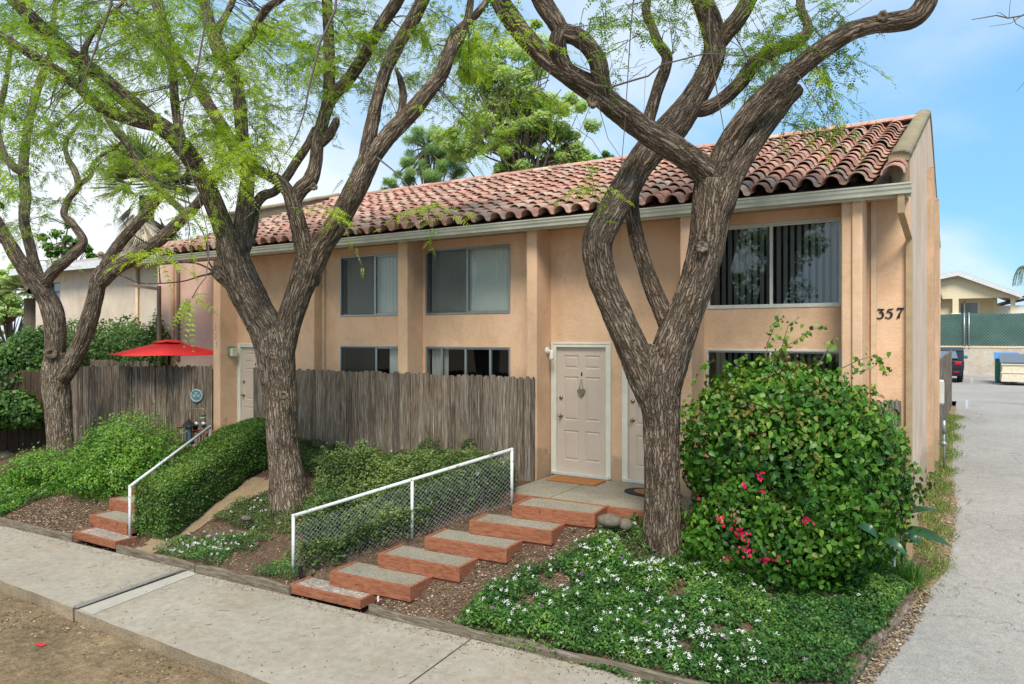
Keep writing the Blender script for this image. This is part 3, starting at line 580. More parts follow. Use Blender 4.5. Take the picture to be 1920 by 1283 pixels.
# eave: soffit, fascia, gutter
EZ = 4.03; RY, RZ, EY = 15.2, 6.06, 9.72; SL = (RZ-EZ)/(RY-EY)
mb = MB(); mb.box(-17.7, -.66, 9.82, YW, 3.925, 3.945); obj('soffit', mb, 'soffit', house)
obj('fascia', MB().box(-17.7, -.60, 9.80, 9.822, 3.86, 4.03), 'gutter', house)
def gutterprof(x0, x1, y, zt):
    p = [(y+.12, 0), (y+.12, -.115), (y+.03, -.12), (y+.022, -.085), (y+.006, -.06), (y, -.03), (y-.012, -.018), (y-.012, 0), (y-.004, 0), (y+.004, -.03), (y+.112, -.1), (y+.112, 0)]
    return MB().prism([(x0, a, zt+b) for a, b in p], (x1-x0, 0, 0))
obj('gutter', gutterprof(-17.6, -.585, 9.67, 4.005), 'gutter', house)
# roof deck and tiles
def roofz(y): return EZ+(y-EY)*SL if y <= RY else RZ-(y-RY)*SL
obj('roof_deck', MB().prism([(-15.62, EY+.08, EZ-.06), (-15.62, EY+.08, EZ+.015), (-15.62, RY, RZ-.02), (-15.62, 21.2, RZ-.02-(21.2-RY)*SL), (-15.62, 21.2, RZ-.12-(21.2-RY)*SL), (-15.62, RY, RZ-.15)], (14.76, 0, 0)), 'fence_dark', house)
obj('lean_to_roof', MB().prism([(-17.7, 9.75, 3.99), (-17.7, 10.5, 4.15), (-17.7, 10.5, 4.08), (-17.7, 9.75, 3.95)], (2.05, 0, 0)), 'shingle', house)
def tiles(x0, x1, flip=False, exp=.325):
    ang = math.atan(SL); slope = (RY-EY)/math.cos(ang); pitch = .288; ncol = int((x1-x0)/pitch)+1; nrow = int(slope/exp)
    prof = []; R = .098
    for k in range(9): a = math.pi*(1-k/8); prof.append((R*math.cos(a)*1.04, R*math.sin(a)*1.04))
    for k in range(1, 6): t = k/6; prof.append((R+(pitch-2*R+.012)*t, -.022*math.sin(math.pi*t)))
    prof = np.array(prof); n = len(prof); th = .014; V = []; F = []; base = 0; L_ = .43
    coff = rng.uniform(-.07, .07, ncol)
    for r in range(nrow+1):
        for c in range(ncol):
            u0 = r*exp-.06+coff[c]+rng.normal()*.014 if r else -.06+rng.normal()*.014; L2 = min(L_, max(.08, slope-u0+.05)); cx = x0+c*pitch+.05+rng.normal()*.004; yaw = rng.normal()*.018; lift = .043+rng.normal()*.006
            if c == ncol-1 and cx > x1-.1: continue
            vs = []
            for e, (uu, tap) in enumerate(((0, 1.0), (L2*.5, .95), (L2, .9))):
                for off in (0, -th):
                    for (px, pz) in prof:
                        x = px*(tap if px < R+.001 else 1) + uu*yaw; z = pz*(tap)+off+lift*(1-uu/L_)+.022
                        vs.append((cx+x, u0+uu, z))
            vs = np.array(vs)
            y = EY+vs[:, 1]*math.cos(ang)-vs[:, 2]*math.sin(ang); z = EZ+vs[:, 1]*math.sin(ang)+vs[:, 2]*math.cos(ang)
            if flip: y = 2*RY-(EY+ (vs[:, 1]+.0)*math.cos(ang)-vs[:, 2]*math.sin(ang))+0
            V.append(np.stack([vs[:, 0], y, z], 1)); q = n
            for e in range(2):
                a, b = base+e*2*q, base+(e+1)*2*q
                for k in range(q-1): F.append((a+k, a+k+1, b+k+1, b+k)); F.append((a+q+k+1, a+q+k, b+q+k, b+q+k+1))
            for k in range(q-1): F.append((base+q+k, base+q+k+1, base+k+1, base+k)); e = base+4*q; F.append((e+k, e+k+1, e+q+k+1, e+q+k))
            base += 6*q
    return np.concatenate(V), F
V, F = tiles(-15.62, -.87); npmesh('roof_tiles', V, F, 'tile', house, smooth=False)
V, F = tiles(-15.62, -.87, True); npmesh('roof_tiles', V, F, 'tile', house)
mb = MB()
for k in range(37):
    x = -15.62+k*.40; a = [(.19*math.cos(math.pi*(1-j/8)), .10*math.sin(math.pi*(1-j/8))-.035) for j in range(9)]; zz = RZ+.115+.004*math.sin(k*3.3); vs = []
    for e, (xx, s) in enumerate(((x, 1.06), (x+.43, .92))):
        for off in (0, .016):
            for (yy_, z_) in a: vs.append((xx, RY+yy_*s*(1-off*6), zz+z_*s-off+.012*e))
    q = 9; fs = [(j, 2*q+j, 2*q+j+1, j+1) for j in range(q-1)]+[(q+j+1, 3*q+j+1, 3*q+j, q+j) for j in range(q-1)]+[(j, j+1, q+j+1, q+j) for j in range(q-1)]+[(2*q+j, 3*q+j, 3*q+j+1, 2*q+j+1) for j in range(q-1)]
    mb.add(vs, fs)
obj('ridge_tiles', mb, 'tile', house)
# single barrel tiles up the rake edge
mb = MB()
for k in range(17):
    u = k*.34; y = 9.66+u*.94; z = EZ+.10+(y-9.7)*SL; vs = []
    if y > 10.2: break
    for (yy_, zz, s) in ((y, z, 1.1), (y+.42, z+.42*SL-.03, .95)):
        for off in (0, .016):
            for j in range(9): a = math.pi*(1-j/8); vs.append((-.78+(.12-off)*s*math.cos(a), yy_, zz+(.11-off)*s*math.sin(a)))
    q = 9; mb.add(vs, [(j, j+1, 2*q+j+1, 2*q+j) for j in range(q-1)]+[(q+j, 3*q+j, 3*q+j+1, q+j+1) for j in range(q-1)]+[(j, q+j, q+j+1, j+1) for j in range(q-1)])
obj('rake_tiles', mb, 'tile', house)
# downspouts
def spout(pts, w_, d_, mat, label=None):
    mb = MB(); pts = [Vector(p) for p in pts]
    for a, b in zip(pts[:-1], pts[1:]): mb.beam(a+Vector((0, d_/2 if abs((b-a).normalized().z) > .9 else 0, 0)), b+Vector((0, d_/2 if abs((b-a).normalized().z) > .9 else 0, 0)), w_, d_, up=(0, 1, 0))
    return obj('downspout', mb, mat, house, bevel=.006)
def spout(pts, w_, d_, mat, label=None):
    vs = []; 
    for p in pts:
        x, y, z = p; vs += [(x-w_/2, y-d_, z), (x+w_/2, y-d_, z), (x+w_/2, y, z), (x-w_/2, y, z)]
    n = len(pts); fs = [(4*i+j, 4*i+(j+1) % 4, 4*i+4+(j+1) % 4, 4*i+4+j) for i in range(n-1) for j in range(4)]+[(3, 2, 1, 0), (4*n-4, 4*n-3, 4*n-2, 4*n-1)]
    return obj('downspout', MB().add(vs, fs), mat, house, bevel=.006)
spout([(-.70, 9.78, 3.89), (-.70, 9.80, 3.66), (-.655, 10.41, 3.42), (-.655, 10.41, -.6)], .075, .06, 'spout')
spout([(-1.055, 10.418, 3.93), (-1.055, 10.418, -.4)], .065, .05, 'spout_peach')
spout([(-10.965, 10.418, 3.93), (-10.965, 10.418, -.2)], .07, .05, 'spout_peach')
spout([(-17.25, 11.39, 3.93), (-17.25, 11.39, 1.6)], .09, .05, 'spout_brown')
spout([(-17.5, 11.03, 3.5), (-17.5, 11.03, .3)], .11, .06, 'spout_brown')
obj('downspout_arm', MB().beam((-18.8, 10.9, 3.62), (-17.5, 11.0, 3.46), .07, .08), 'spout_brown', house)
# windows
def window(x0, x1, z0, z1, pale, mull, slats, screen=None, gap=.089, open_=.3, sk=None, extra=()):
    fr = 'alu_white' if pale else 'alu'; t = .028; y0, y1 = YW-.012, YW+.05; mb = MB()
    mb.box(x0, x1, y0, y1, z1-t, z1); mb.box(x0, x1, y0, y1, z0, z0+t*1.1); mb.box(x0, x0+t, y0, y1, z0+t*1.1, z1-t); mb.box(x1-t, x1, y0, y1, z0+t*1.1, z1-t)
    wn = obj('window', mb, fr, house, bevel=.003); mb = MB()
    for m_ in mull: mb.box(m_-.02, m_+.02, YW+.002, YW+.04, z0+t*1.1+.001, z1-t-.001)
    for (a, b) in ((x0+t, mull[0]-.02), (mull[0]+.02, x1-t)):
        mb.box(a+.001, b-.001, YW+.012, YW+.034, z1-t-.022, z1-t-.002); mb.box(a+.001, b-.001, YW+.012, YW+.034, z0+t*1.1+.002, z0+t*1.1+.022)
    obj('sash', mb, fr, wn)
    obj('pane', MB().add([(x0+t, YW+.03, z0+t), (x1-t, YW+.03, z0+t), (x1-t, YW+.03, z1-t), (x0+t, YW+.03, z1-t)], [(0, 1, 2, 3)]), 'glass' if pale else 'glass_dull', wn)
    if screen: obj('screen', MB().add([(screen[0], YW+.008, z0+t), (screen[1], YW+.008, z0+t), (screen[1], YW+.008, z1-t), (screen[0], YW+.008, z1-t)], [(0, 1, 2, 3)]), 'screen', wn)
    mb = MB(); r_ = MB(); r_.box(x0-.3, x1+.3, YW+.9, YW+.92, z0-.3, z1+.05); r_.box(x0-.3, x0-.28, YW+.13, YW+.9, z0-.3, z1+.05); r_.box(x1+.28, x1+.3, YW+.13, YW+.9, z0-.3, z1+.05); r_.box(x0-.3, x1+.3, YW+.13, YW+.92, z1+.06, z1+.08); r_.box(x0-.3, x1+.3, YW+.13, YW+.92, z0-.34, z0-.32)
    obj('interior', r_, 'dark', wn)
    for a, b, ang, mt in slats:
        mb = MB(); x = a
        while x < b-.01:
            ww = gap; c, s = math.cos(ang), math.sin(ang); xc = x+gap/2; h = ww*.53; j = random.uniform(-.03, .03); c, s = math.cos(ang+j), math.sin(ang+j)
            pts = [(xc-h*c, YW+.13-h*s), (xc, YW+.137), (xc+h*c, YW+.13+h*s)]
            zt, zb = z1-.03, z0+.035+random.uniform(0, .006)
            mb.add([(p[0], p[1], zb) for p in pts]+[(p[0], p[1], zt) for p in pts], [(0, 1, 4, 3), (1, 2, 5, 4)]); x += gap
        obj('blind', mb, mt, wn)
    return wn
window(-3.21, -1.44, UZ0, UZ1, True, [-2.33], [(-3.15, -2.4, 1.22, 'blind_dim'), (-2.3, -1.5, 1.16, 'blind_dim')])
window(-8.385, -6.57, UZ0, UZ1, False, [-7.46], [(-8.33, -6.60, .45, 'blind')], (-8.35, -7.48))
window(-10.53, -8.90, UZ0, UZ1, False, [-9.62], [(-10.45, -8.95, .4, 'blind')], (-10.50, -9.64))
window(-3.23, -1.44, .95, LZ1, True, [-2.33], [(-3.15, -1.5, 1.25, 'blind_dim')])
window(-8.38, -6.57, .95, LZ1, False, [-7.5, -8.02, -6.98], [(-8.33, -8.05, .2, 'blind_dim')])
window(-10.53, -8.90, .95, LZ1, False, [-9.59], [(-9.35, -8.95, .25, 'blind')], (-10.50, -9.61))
# doors: six raised panels
def door(x0, x1, ztop, knob_left=True, frame='trim'):
    w_ = x1-x0; ft = .075; mb = MB(); yf = YW-.022
    mb.box(x0-ft+.02, x0+.018, yf, YW+.06, -.005, ztop+ft-.03); mb.box(x1-.018, x1+ft-.02, yf, YW+.06, -.005, ztop+ft-.03); mb.box(x0+.019, x1-.019, yf+.001, YW+.06, ztop-.018, ztop+ft-.031)
    mb.box(x0-ft+.005, x0-ft+.03, yf-.008, YW, -.005, ztop+ft-.015); mb.box(x1+ft-.03, x1+ft-.005, yf-.008, YW, -.005, ztop+ft-.015); mb.box(x0-ft+.031, x1+ft-.031, yf-.008, YW, ztop+ft-.045, ztop+ft-.016)
    fr = obj('door_frame', mb, frame, house, bevel=.003)
    obj('threshold', MB().box(x0-.05, x1+.05, YW-.06, YW+.05, -.012, .035), 'alu_white', fr, bevel=.004)
    Y = YW+.03; zt = ztop-.02; a, b = x0+.02, x1-.02; dw = b-a; mb = MB(); st = .115*dw/.87; mid = (a+b)/2; hw = .055
    cols = [(a+st, mid-hw), (mid+hw, b-st)]; rows = [(.22, .70), (.86, 1.56), (1.69, 1.90)]; rows = [(r[0]*zt/2.03, r[1]*zt/2.03) for r in rows]
    pan = [(c0, c1, r0, r1) for c0, c1 in cols for r0, r1 in rows]; holed(mb, a, b, .037, zt, Y, pan, .0001)
    for (p, q, r0, r1) in pan:
        L0 = [(p, Y, r0), (q, Y, r0), (q, Y, r1), (p, Y, r1)]; loops = [L0]
        for ins, dy in ((.012, .012), (.022, .012), (.042, .002)): loops.append([(p+ins, Y+dy, r0+ins), (q-ins, Y+dy, r0+ins), (q-ins, Y+dy, r1-ins), (p+ins, Y+dy, r1-ins)])
        vs = [v for l in loops for v in l]; fs = [(4*i+j, 4*i+(j+1) % 4, 4*i+4+(j+1) % 4, 4*i+4+j) for i in range(3) for j in range(4)]+[(12, 13, 14, 15)]; mb.add(vs, fs)
    d = obj('door', mb, 'door', house); kx = a+.065 if knob_left else b-.065
    k = MB(); k.tube([(kx, Y, .93), (kx, Y-.03, .93)], .012, 10); k.ball((kx, Y-.05, .93), .028); k.tube([(kx, Y-.001, .93), (kx, Y-.008, .93)], .034, 16); obj('handle', k, 'brass', d, True)
    obj('deadbolt', MB().tube([(kx, Y, 1.22), (kx, Y-.02, 1.22)], [.032, .027], 16), 'brass', d, True)
    obj('peephole', MB().box(mid-.012, mid+.012, Y-.006, Y, 1.58, 1.635), 'black', d)
    return d
d1 = door(-5.70, -4.79, 2.055); d2 = door(-4.46, -3.55, 2.055); d3 = door(-13.56, -12.62, 2.0)
# hanging straw charm on the first door
t = thing('door_charm', 'small straw heart hanging on the panelled door left of the large tree', 'door decoration', (-5.245, YW+.01, 1.35))
hp = []
for k in range(24):
    a = 2*math.pi*k/24; hp.append((-5.245+.0042*16*math.sin(a)**3, YW, 1.32+.0042*1.15*(13*math.cos(a)-5*math.cos(2*a)-2*math.cos(3*a)-math.cos(4*a))))
obj('heart', MB().prism(hp, (0, .02, 0)), 'wicker', t, bevel=.006); obj('cord', MB().tube([(-5.28, YW+.005, 1.37), (-5.245, YW+.015, 1.53), (-5.21, YW+.005, 1.37)], .004, 6), 'black', t)
# wall lamps
lm = MB(); lm.tube([(-5.79, 10.28, 1.98), (-5.755, 10.28, 1.98)], .055, 20); lm.tube([(-5.76, 10.28, 1.98), (-5.69, 10.25, 1.965)], .018, 10)
lo = obj('wall_lamp', lm, 'white', house, True, .004)
obj('lamp_bulb', MB().lathe((-5.675, 10.24, 1.83), [(.03, 0), (.04, .02), (.038, .06), (.028, .09), (.03, .15), (.02, .16)], 16), 'ceramic', lo, True)
lo = obj('wall_lamp', MB().box(-13.628, -13.58, 10.14, 10.30, 1.80, 2.0), 'alu', house, bevel=.006)
obj('lamp_shade', MB().box(-13.60, -13.50, 10.17, 10.30, 1.78, 1.95), 'lamp_glass', lo, bevel=.01)
# house numbers
D3 = [(350, 520), (385, 455), (640, 462), (670, 445), (672, 480), (560, 590), (630, 620), (665, 690), (660, 780), (620, 850), (550, 900), (470, 918), (380, 905), (315, 880), (320, 850), (400, 862), (470, 865), (530, 835), (560, 780), (562, 710), (530, 660), (480, 645), (425, 640), (430, 610), (545, 535), (400, 522)]
D5 = [(765, 640), (770, 590), (840, 480), (880, 460), (1000, 455), (1080, 435), (1085, 455), (1030, 505), (960, 510), (880, 510), (845, 570), (930, 580), (1010, 610), (1055, 670), (1060, 740), (1030, 820), (960, 880), (870, 905), (790, 890), (700, 850), (705, 820), (745, 820), (820, 860), (880, 855), (935, 810), (955, 740), (945, 670), (900, 635), (830, 620)]
D7 = [(1210, 520), (1260, 410), (1330, 405), (1500, 412), (1555, 405), (1560, 430), (1480, 540), (1420, 650), (1385, 760), (1385, 850), (1330, 870), (1225, 905), (1220, 890), (1260, 800), (1300, 700), (1380, 590), (1430, 500), (1330, 490), (1240, 520)]
for D in (D3, D5, D7):
    P = [PY(1630+a/24, 560+b/24, YW-.014) for a, b in D]; obj('house_number', MB().prism([tuple(p) for p in P], (0, .013, 0)), 'black', house)
for q, D in enumerate((D3, D5, D7)):
    cx = sum(a for a, b in D)/len(D); P = [(-13.765+(a-cx)*.00016+q*.028-.03, 9.935, 2.42-q*.185-(b-660)*.00026) for a, b in D]
    obj('house_number', MB().prism(P, (0, .014, 0)), 'side', house)
# doormats
t = thing('doormat', 'plain rectangular coir doormat in front of the door with the straw heart', 'doormat', (-5.2, 10, 0)); obj('coir', MB().box(-5.55, -4.72, 9.83, 10.22, -.012, .012), 'mat', t, bevel=.006)
t = thing('doormat', 'doormat with a thick black rubber rim, half hidden by the large tree', 'doormat', (-4, 9.8, 0)); n = 20
hp = [(-3.75+.47*math.cos(math.pi*(.5+k/n)) , 9.80+.27*math.sin(math.pi*(.5+k/n)), -.012) for k in range(n+1)]+[(-3.4, 9.53, -.012), (-3.4, 10.07, -.012)]
obj('rim', MB().prism(hp, (0, 0, .02)), 'rubber', t); hp2 = [(-3.72+.36*math.cos(math.pi*(.5+k/n)), 9.80+.2*math.sin(math.pi*(.5+k/n)), .002) for k in range(n+1)]+[(-3.45, 9.6, .002), (-3.45, 10.0, .002)]
obj('coir', MB().prism(hp2, (0, 0, .012)), 'mat', t)
# ------------------------------------------------------------------ picket fences
def fence(name, label, a, b, ztop, zbot, mat='fence', group=None, pw=.142, postside=1, zt2=None):
    a, b = Vector((*a, 0)), Vector((*b, 0)); L_ = (b-a).length; d = (b-a)/L_; n = Vector((d.y, -d.x, 0)); t = thing(name, label, 'fence', (a.x, a.y, zbot), group); mb = MB(); x = 0
    while x < L_-.03:
        w_ = min(pw+random.uniform(-.022, .018), L_-x); f = (x+w_/2)/L_; zt = ztop+((zt2-ztop)*f if zt2 is not None else 0)+random.uniform(-.022, .016); o = random.uniform(-.005, .005); tl = random.uniform(-.004, .004); g = random.uniform(.004, .011)
        p0 = a+d*(x+g/2)+n*o; p1 = a+d*(x+w_-g/2)+n*o; c = .03+random.uniform(-.008, .01)
        P = [p0+Vector((0, 0, zbot)), p1+Vector((0, 0, zbot)), p1+d*tl+Vector((0, 0, zt-c)), p1+d*tl-d*c*1.1+Vector((0, 0, zt)), p0+d*tl+d*c*1.1+Vector((0, 0, zt)), p0+d*tl+Vector((0, 0, zt-c))]
        mb.prism([tuple(q) for q in P], -n*.018); x += w_
    obj('pickets', mb, mat, t)
    for z in (zbot+.25, (zt2 or ztop)-.25): obj('rail', MB().beam(a-n*.04+Vector((0, 0, z)), b-n*.04+Vector((0, 0, z)), .04, .09), mat, t)
    k = max(1, int(L_/2.4))
    for i in range(k+1):
        p = a+d*(L_-.1)*i/k+d*.05-n*.105; obj('post', MB().box(p.x-.045, p.x+.045, p.y-.045, p.y+.045, zbot-.1, ztop-.06), mat, t)
    return t
G = 'weathered picket fences of the front patios'
fence('picket_fence', 'tall weathered grey picket fence between the two stairways, below the paired windows', (-12.52, 9.93), (-5.81, 9.93), 1.57, -.35, group=G)
fence('picket_fence', 'weathered picket fence carrying the round plaque, in front of the red parasol', (-17.2, 8.35), (-13.84, 9.92), 1.56, -.4, group=G, zt2=1.59)
fence('picket_fence', 'lower picket fence with dog-eared tops between the big vine bush and number 357', (-2.9, 9.86), (-1.05, 9.7), 1.36, -.3, group=G)
fence('picket_fence', 'short pale picket panel turned sideways next to the corner downspout', (-1.04, 9.69), (-.72, 10.2), 1.42, -.4, group=G, pw=.1)
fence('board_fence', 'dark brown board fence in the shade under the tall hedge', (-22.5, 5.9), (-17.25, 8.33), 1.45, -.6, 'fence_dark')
fence('board_fence', 'weathered fence behind the parasol patio, in front of the neighbouring wall', (-21.5, 10.6), (-17.3, 10.6), 1.60, -.3)
fence('board_fence', 'long grey board fence running back along the driveway behind the building', (-.60, 17.0), (-.52, 27.4), 1.70, -.3, zt2=1.78)
fence('board_fence', 'low board fence facing the driveway beside the parked dark car', (-2.4, 27.42), (-.52, 27.42), 1.4, -.1)
# ================================================================== TREES
def catmull(P, step):
    P = np.array(P, float); out = []; n = len(P)
    for i in range(n-1):
        p0, p1, p2, p3 = P[max(0, i-1)], P[i], P[i+1], P[min(n-1, i+2)]; L_ = np.linalg.norm(p2[:3]-p1[:3]); k = max(2, int(L_/step))
        for j in range(k):
            t = j/k; out.append(.5*((2*p1)+(-p0+p2)*t+(2*p0-5*p1+4*p2-p3)*t*t+(-p0+3*p1-3*p2+p3)*t**3))
    out.append(P[-1]); return np.array(out)
def limb(pts, seed, flare=0, cap=False):
    """pts (px, py, width px, distance) -> V, F, bark attr, centre line"""
    Q = []
    for px, py, wd, d in pts: p = W(px, py, d); Q.append((p.x, p.y, p.z, wd*d/FPX/2*(.80 if wd > 40 else .88)))
    C = catmull(Q, .03); r = np.maximum(.006, C[:, 3]); c = C[:, :3]; n = len(c); rmax = r.max(); seg = int(np.clip(rmax*2*math.pi/.014, 10, 84))
    T = np.gradient(c, axis=0); T /= np.linalg.norm(T, axis=1, keepdims=True); ref = np.array([0, 1.0, 0]) if abs(T[0, 1]) < .9 else np.array([1.0, 0, 0])
    R = np.zeros_like(c); q = np.cross(T[0], ref); q /= np.linalg.norm(q)
    for i in range(n): q = q-T[i]*q.dot(T[i]); q /= np.linalg.norm(q); R[i] = q
    Bn = np.cross(T, R); s = np.concatenate([[0], np.cumsum(np.linalg.norm(np.diff(c, axis=0), axis=1))])
    a = np.arange(seg)*2*math.pi/seg; ca, sa = np.cos(a), np.sin(a); rb = np.mean(r)
    bx = (ca[None]*r[:, None]); by = (sa[None]*r[:, None]); bz = np.repeat(s[:, None], seg, 1); bark = np.stack([bx, by, bz], -1).reshape(-1, 3)+seed*3.7
    q = bark*np.array([17, 17, 1.9]); tw = vnoise(bark*np.array([2.5, 2.5, 1.2])); q[:, 0] += tw*.9; q[:, 1] -= tw*.7
    ridge = 1-np.abs(fbm(q, 3, .55))*2.6; big = fbm(bark*np.array([3.2, 3.2, 1.6]), 2); fine = fbm(bark*np.array([45, 45, 12.]), 2)
    rr = np.repeat(r[:, None], seg, 1).ravel(); amp = np.minimum(.017, rr*.13)
    rr2 = rr*(1+.09*big)+amp*(ridge-.5)+np.minimum(.004, rr*.04)*fine
    if flare:
        f = np.exp(-s/.22)*flare; f = np.repeat(f[:, None], seg, 1).ravel(); aa = np.tile(a, n); rr2 = rr2*(1+f*(.55+.45*np.sin(aa*3+seed)+.25*np.sin(aa*5+1)))
    V = np.repeat(c, seg, 0)+(np.tile(ca, n)[:, None]*np.repeat(R, seg, 0)+np.tile(sa, n)[:, None]*np.repeat(Bn, seg, 0))*rr2[:, None]
    i = np.arange(n-1)[:, None]*seg; k = np.arange(seg)[None]; F = np.stack([i+k, i+(k+1) % seg, i+seg+(k+1) % seg, i+seg+k], -1).reshape(-1, 4)
    # closing caps (fan to a centre vertex, degenerate-free quads of pairs)
    V = np.concatenate([V, c[-1:]+T[-1:]*.01, c[:1]]); bark = np.concatenate([bark, bark[-1:], bark[:1]]); e = n*seg
    k2 = np.arange(0, seg-1, 2); F = np.concatenate([F, np.stack([(n-1)*seg+k2, (n-1)*seg+k2+1, (n-1)*seg+(k2+2) % seg, np.full(len(k2), e)], -1)])
    return V, F, bark, C
def grow(limbs, seed):
    V = []; F = []; B = []; C = []; o = 0
    for j, l in enumerate(limbs):
        fl = 0
        if isinstance(l, tuple): l, fl = l
        v, f, b, c = limb(l, seed+j, fl); V.append(v); F.append(f+o); B.append(b); C.append(c); o += len(v)
    return np.concatenate(V), np.concatenate(F), np.concatenate(B), np.concatenate(C)
def spray_set(P0, D, L_, nl=9, kp=7, ll=.026, rl=.17, near=False):
    """compound leaves along drooping stems. returns leaflet arrays and stem curves"""
    n = len(P0); D = D/np.linalg.norm(D, axis=1, keepdims=True); t = (np.arange(nl)+.7)/nl; t = t[None, :]+rng.uniform(-.04, .04, (n, nl))
    droop = rng.uniform(.1, .5, n)
    st = P0[:, None]+D[:, None]*(L_[:, None]*t)[..., None]; st[..., 2] -= droop[:, None]*L_[:, None]*t**2
    side = np.cross(D, np.array([0, 0, 1.0])+.3*unit(n)); side /= np.linalg.norm(side, axis=1, keepdims=True); sgn = np.where(np.arange(nl) % 2 == 0, 1, -1)[None, :, None]
    rd = D[:, None]*rng.uniform(.3, .9, (n, nl, 1))+side[:, None]*sgn*rng.uniform(.6, 1.1, (n, nl, 1))+.35*rng.normal(size=(n, nl, 3)); rd[..., 2] -= rng.uniform(0, .7, (n, nl)); rd /= np.linalg.norm(rd, axis=-1, keepdims=True)
    rl_ = rl*rng.uniform(.7, 1.2, (n, nl)); u = (np.arange(kp)+1)/kp
    up = np.array([0, 0, 1.0])+.5*rng.normal(size=(n, nl, 3)); lat = np.cross(rd, up); lat /= np.linalg.norm(lat, axis=-1, keepdims=True); nr = np.cross(lat, rd)
    pos = st[:, :, None]+rd[:, :, None]*(rl_[..., None]*u)[..., None]; pos[..., 2] -= (.25*rl_[..., None]*u**2)
    P = []; A = []; Nn = []
    for s_ in (1, -1):
        d = lat[:, :, None]*s_+rd[:, :, None]*.35+.15*rng.normal(size=pos.shape); d[..., 2] -= .25; P.append(pos.reshape(-1, 3)); A.append(d.reshape(-1, 3)); Nn.append((nr[:, :, None]+.25*rng.normal(size=pos.shape)).reshape(-1, 3))
    per = nl*kp; idx = np.tile(np.repeat(np.arange(n), per), 2); prof = np.tile(np.sin(np.pi*(.25+.65*u)), n*nl*2)
    return np.concatenate(P), np.concatenate(A), np.concatenate(Nn), ll*prof*rng.uniform(.8, 1.15, len(prof)), idx, (P0, D, L_, droop)
def stems(mb, sp, r=.004, k=4):
    for p, d, l, dr in zip(*sp):
        mb.tube([p+d*l*t-np.array([0, 0, dr*l*t*t]) for t in np.linspace(0, 1, k)], list(np.linspace(r, r*.35, k)), 4, False)
DENS = 1.2
def crown(tree, C, ell, mat='leaf', ll=.035, nl=10, rl=.17, near=False, part='foliage'):
    """ell: (px, py, rx, ry, d0, d1, n sprays, tone)"""
    mb = MB(); Ps = []; Ds = []; Ls = []; tn = []
    for (px, py, rx, ry, d0, d1, n, tone) in ell:
        m = max(1, int(n*DENS/5))
        for _ in range(m):
            a, q = random.uniform(0, 2*math.pi), math.sqrt(random.random()); x, y = px+rx*q*math.cos(a), py+ry*q*math.sin(a); d = random.uniform(d0, d1); c = np.array(W(x, y, d))
            j = np.argmin(np.linalg.norm(C[:, :3]-c, axis=1)); b = C[j, :3]; v = c-b; dist = np.linalg.norm(v)
            if dist > .12:
                mid = b+v*.5+rng.normal(size=3)*dist*.1; r0 = min(.016, .005+dist*.005); mb.tube([b, b+(mid-b)*.6+rng.normal(size=3)*.02, mid, c], [r0, r0*.8, r0*.65, r0*.4], 5, False)
            for _k in range(5):
                dd = rng.normal(size=3)*.8+v/max(dist, .3)*.7; dd[2] = dd[2]*.6-.05; Ps.append(c-v/max(dist, .1)*random.uniform(0, .15)); Ds.append(dd); Ls.append(random.uniform(.3, .75)); tn.append(np.clip(tone+random.gauss(0, .17), .02, .98))
    P, A, Nn, L_, idx, sp = spray_set(np.array(Ps), np.array(Ds), np.array(Ls), nl=nl, ll=ll, rl=rl); stems(mb, sp, .0042)
    V, F, k = leaves(P, A, Nn, L_, .31 if not near else .22, LEAF if near else KITE); tone = np.clip(np.array(tn)[idx]+.1*rng.normal(size=len(P)), 0, 1)
    npmesh(part, V, F, mat, tree, np.repeat(tone, k)); obj('twigs', mb, 'twig', tree)
def tree(name, label, limbs, seed, ell, base, extra=None, group=None, bark='bark', **kw):
    t = thing(name, label, 'tree', base, group); V, F, B, C = grow(limbs, seed); npmesh('trunk', V, F, bark, t, smooth=True, vecattr=B); crown(t, C, ell, **kw); return t, C
GT = 'rough barked locust trees in front of the building'
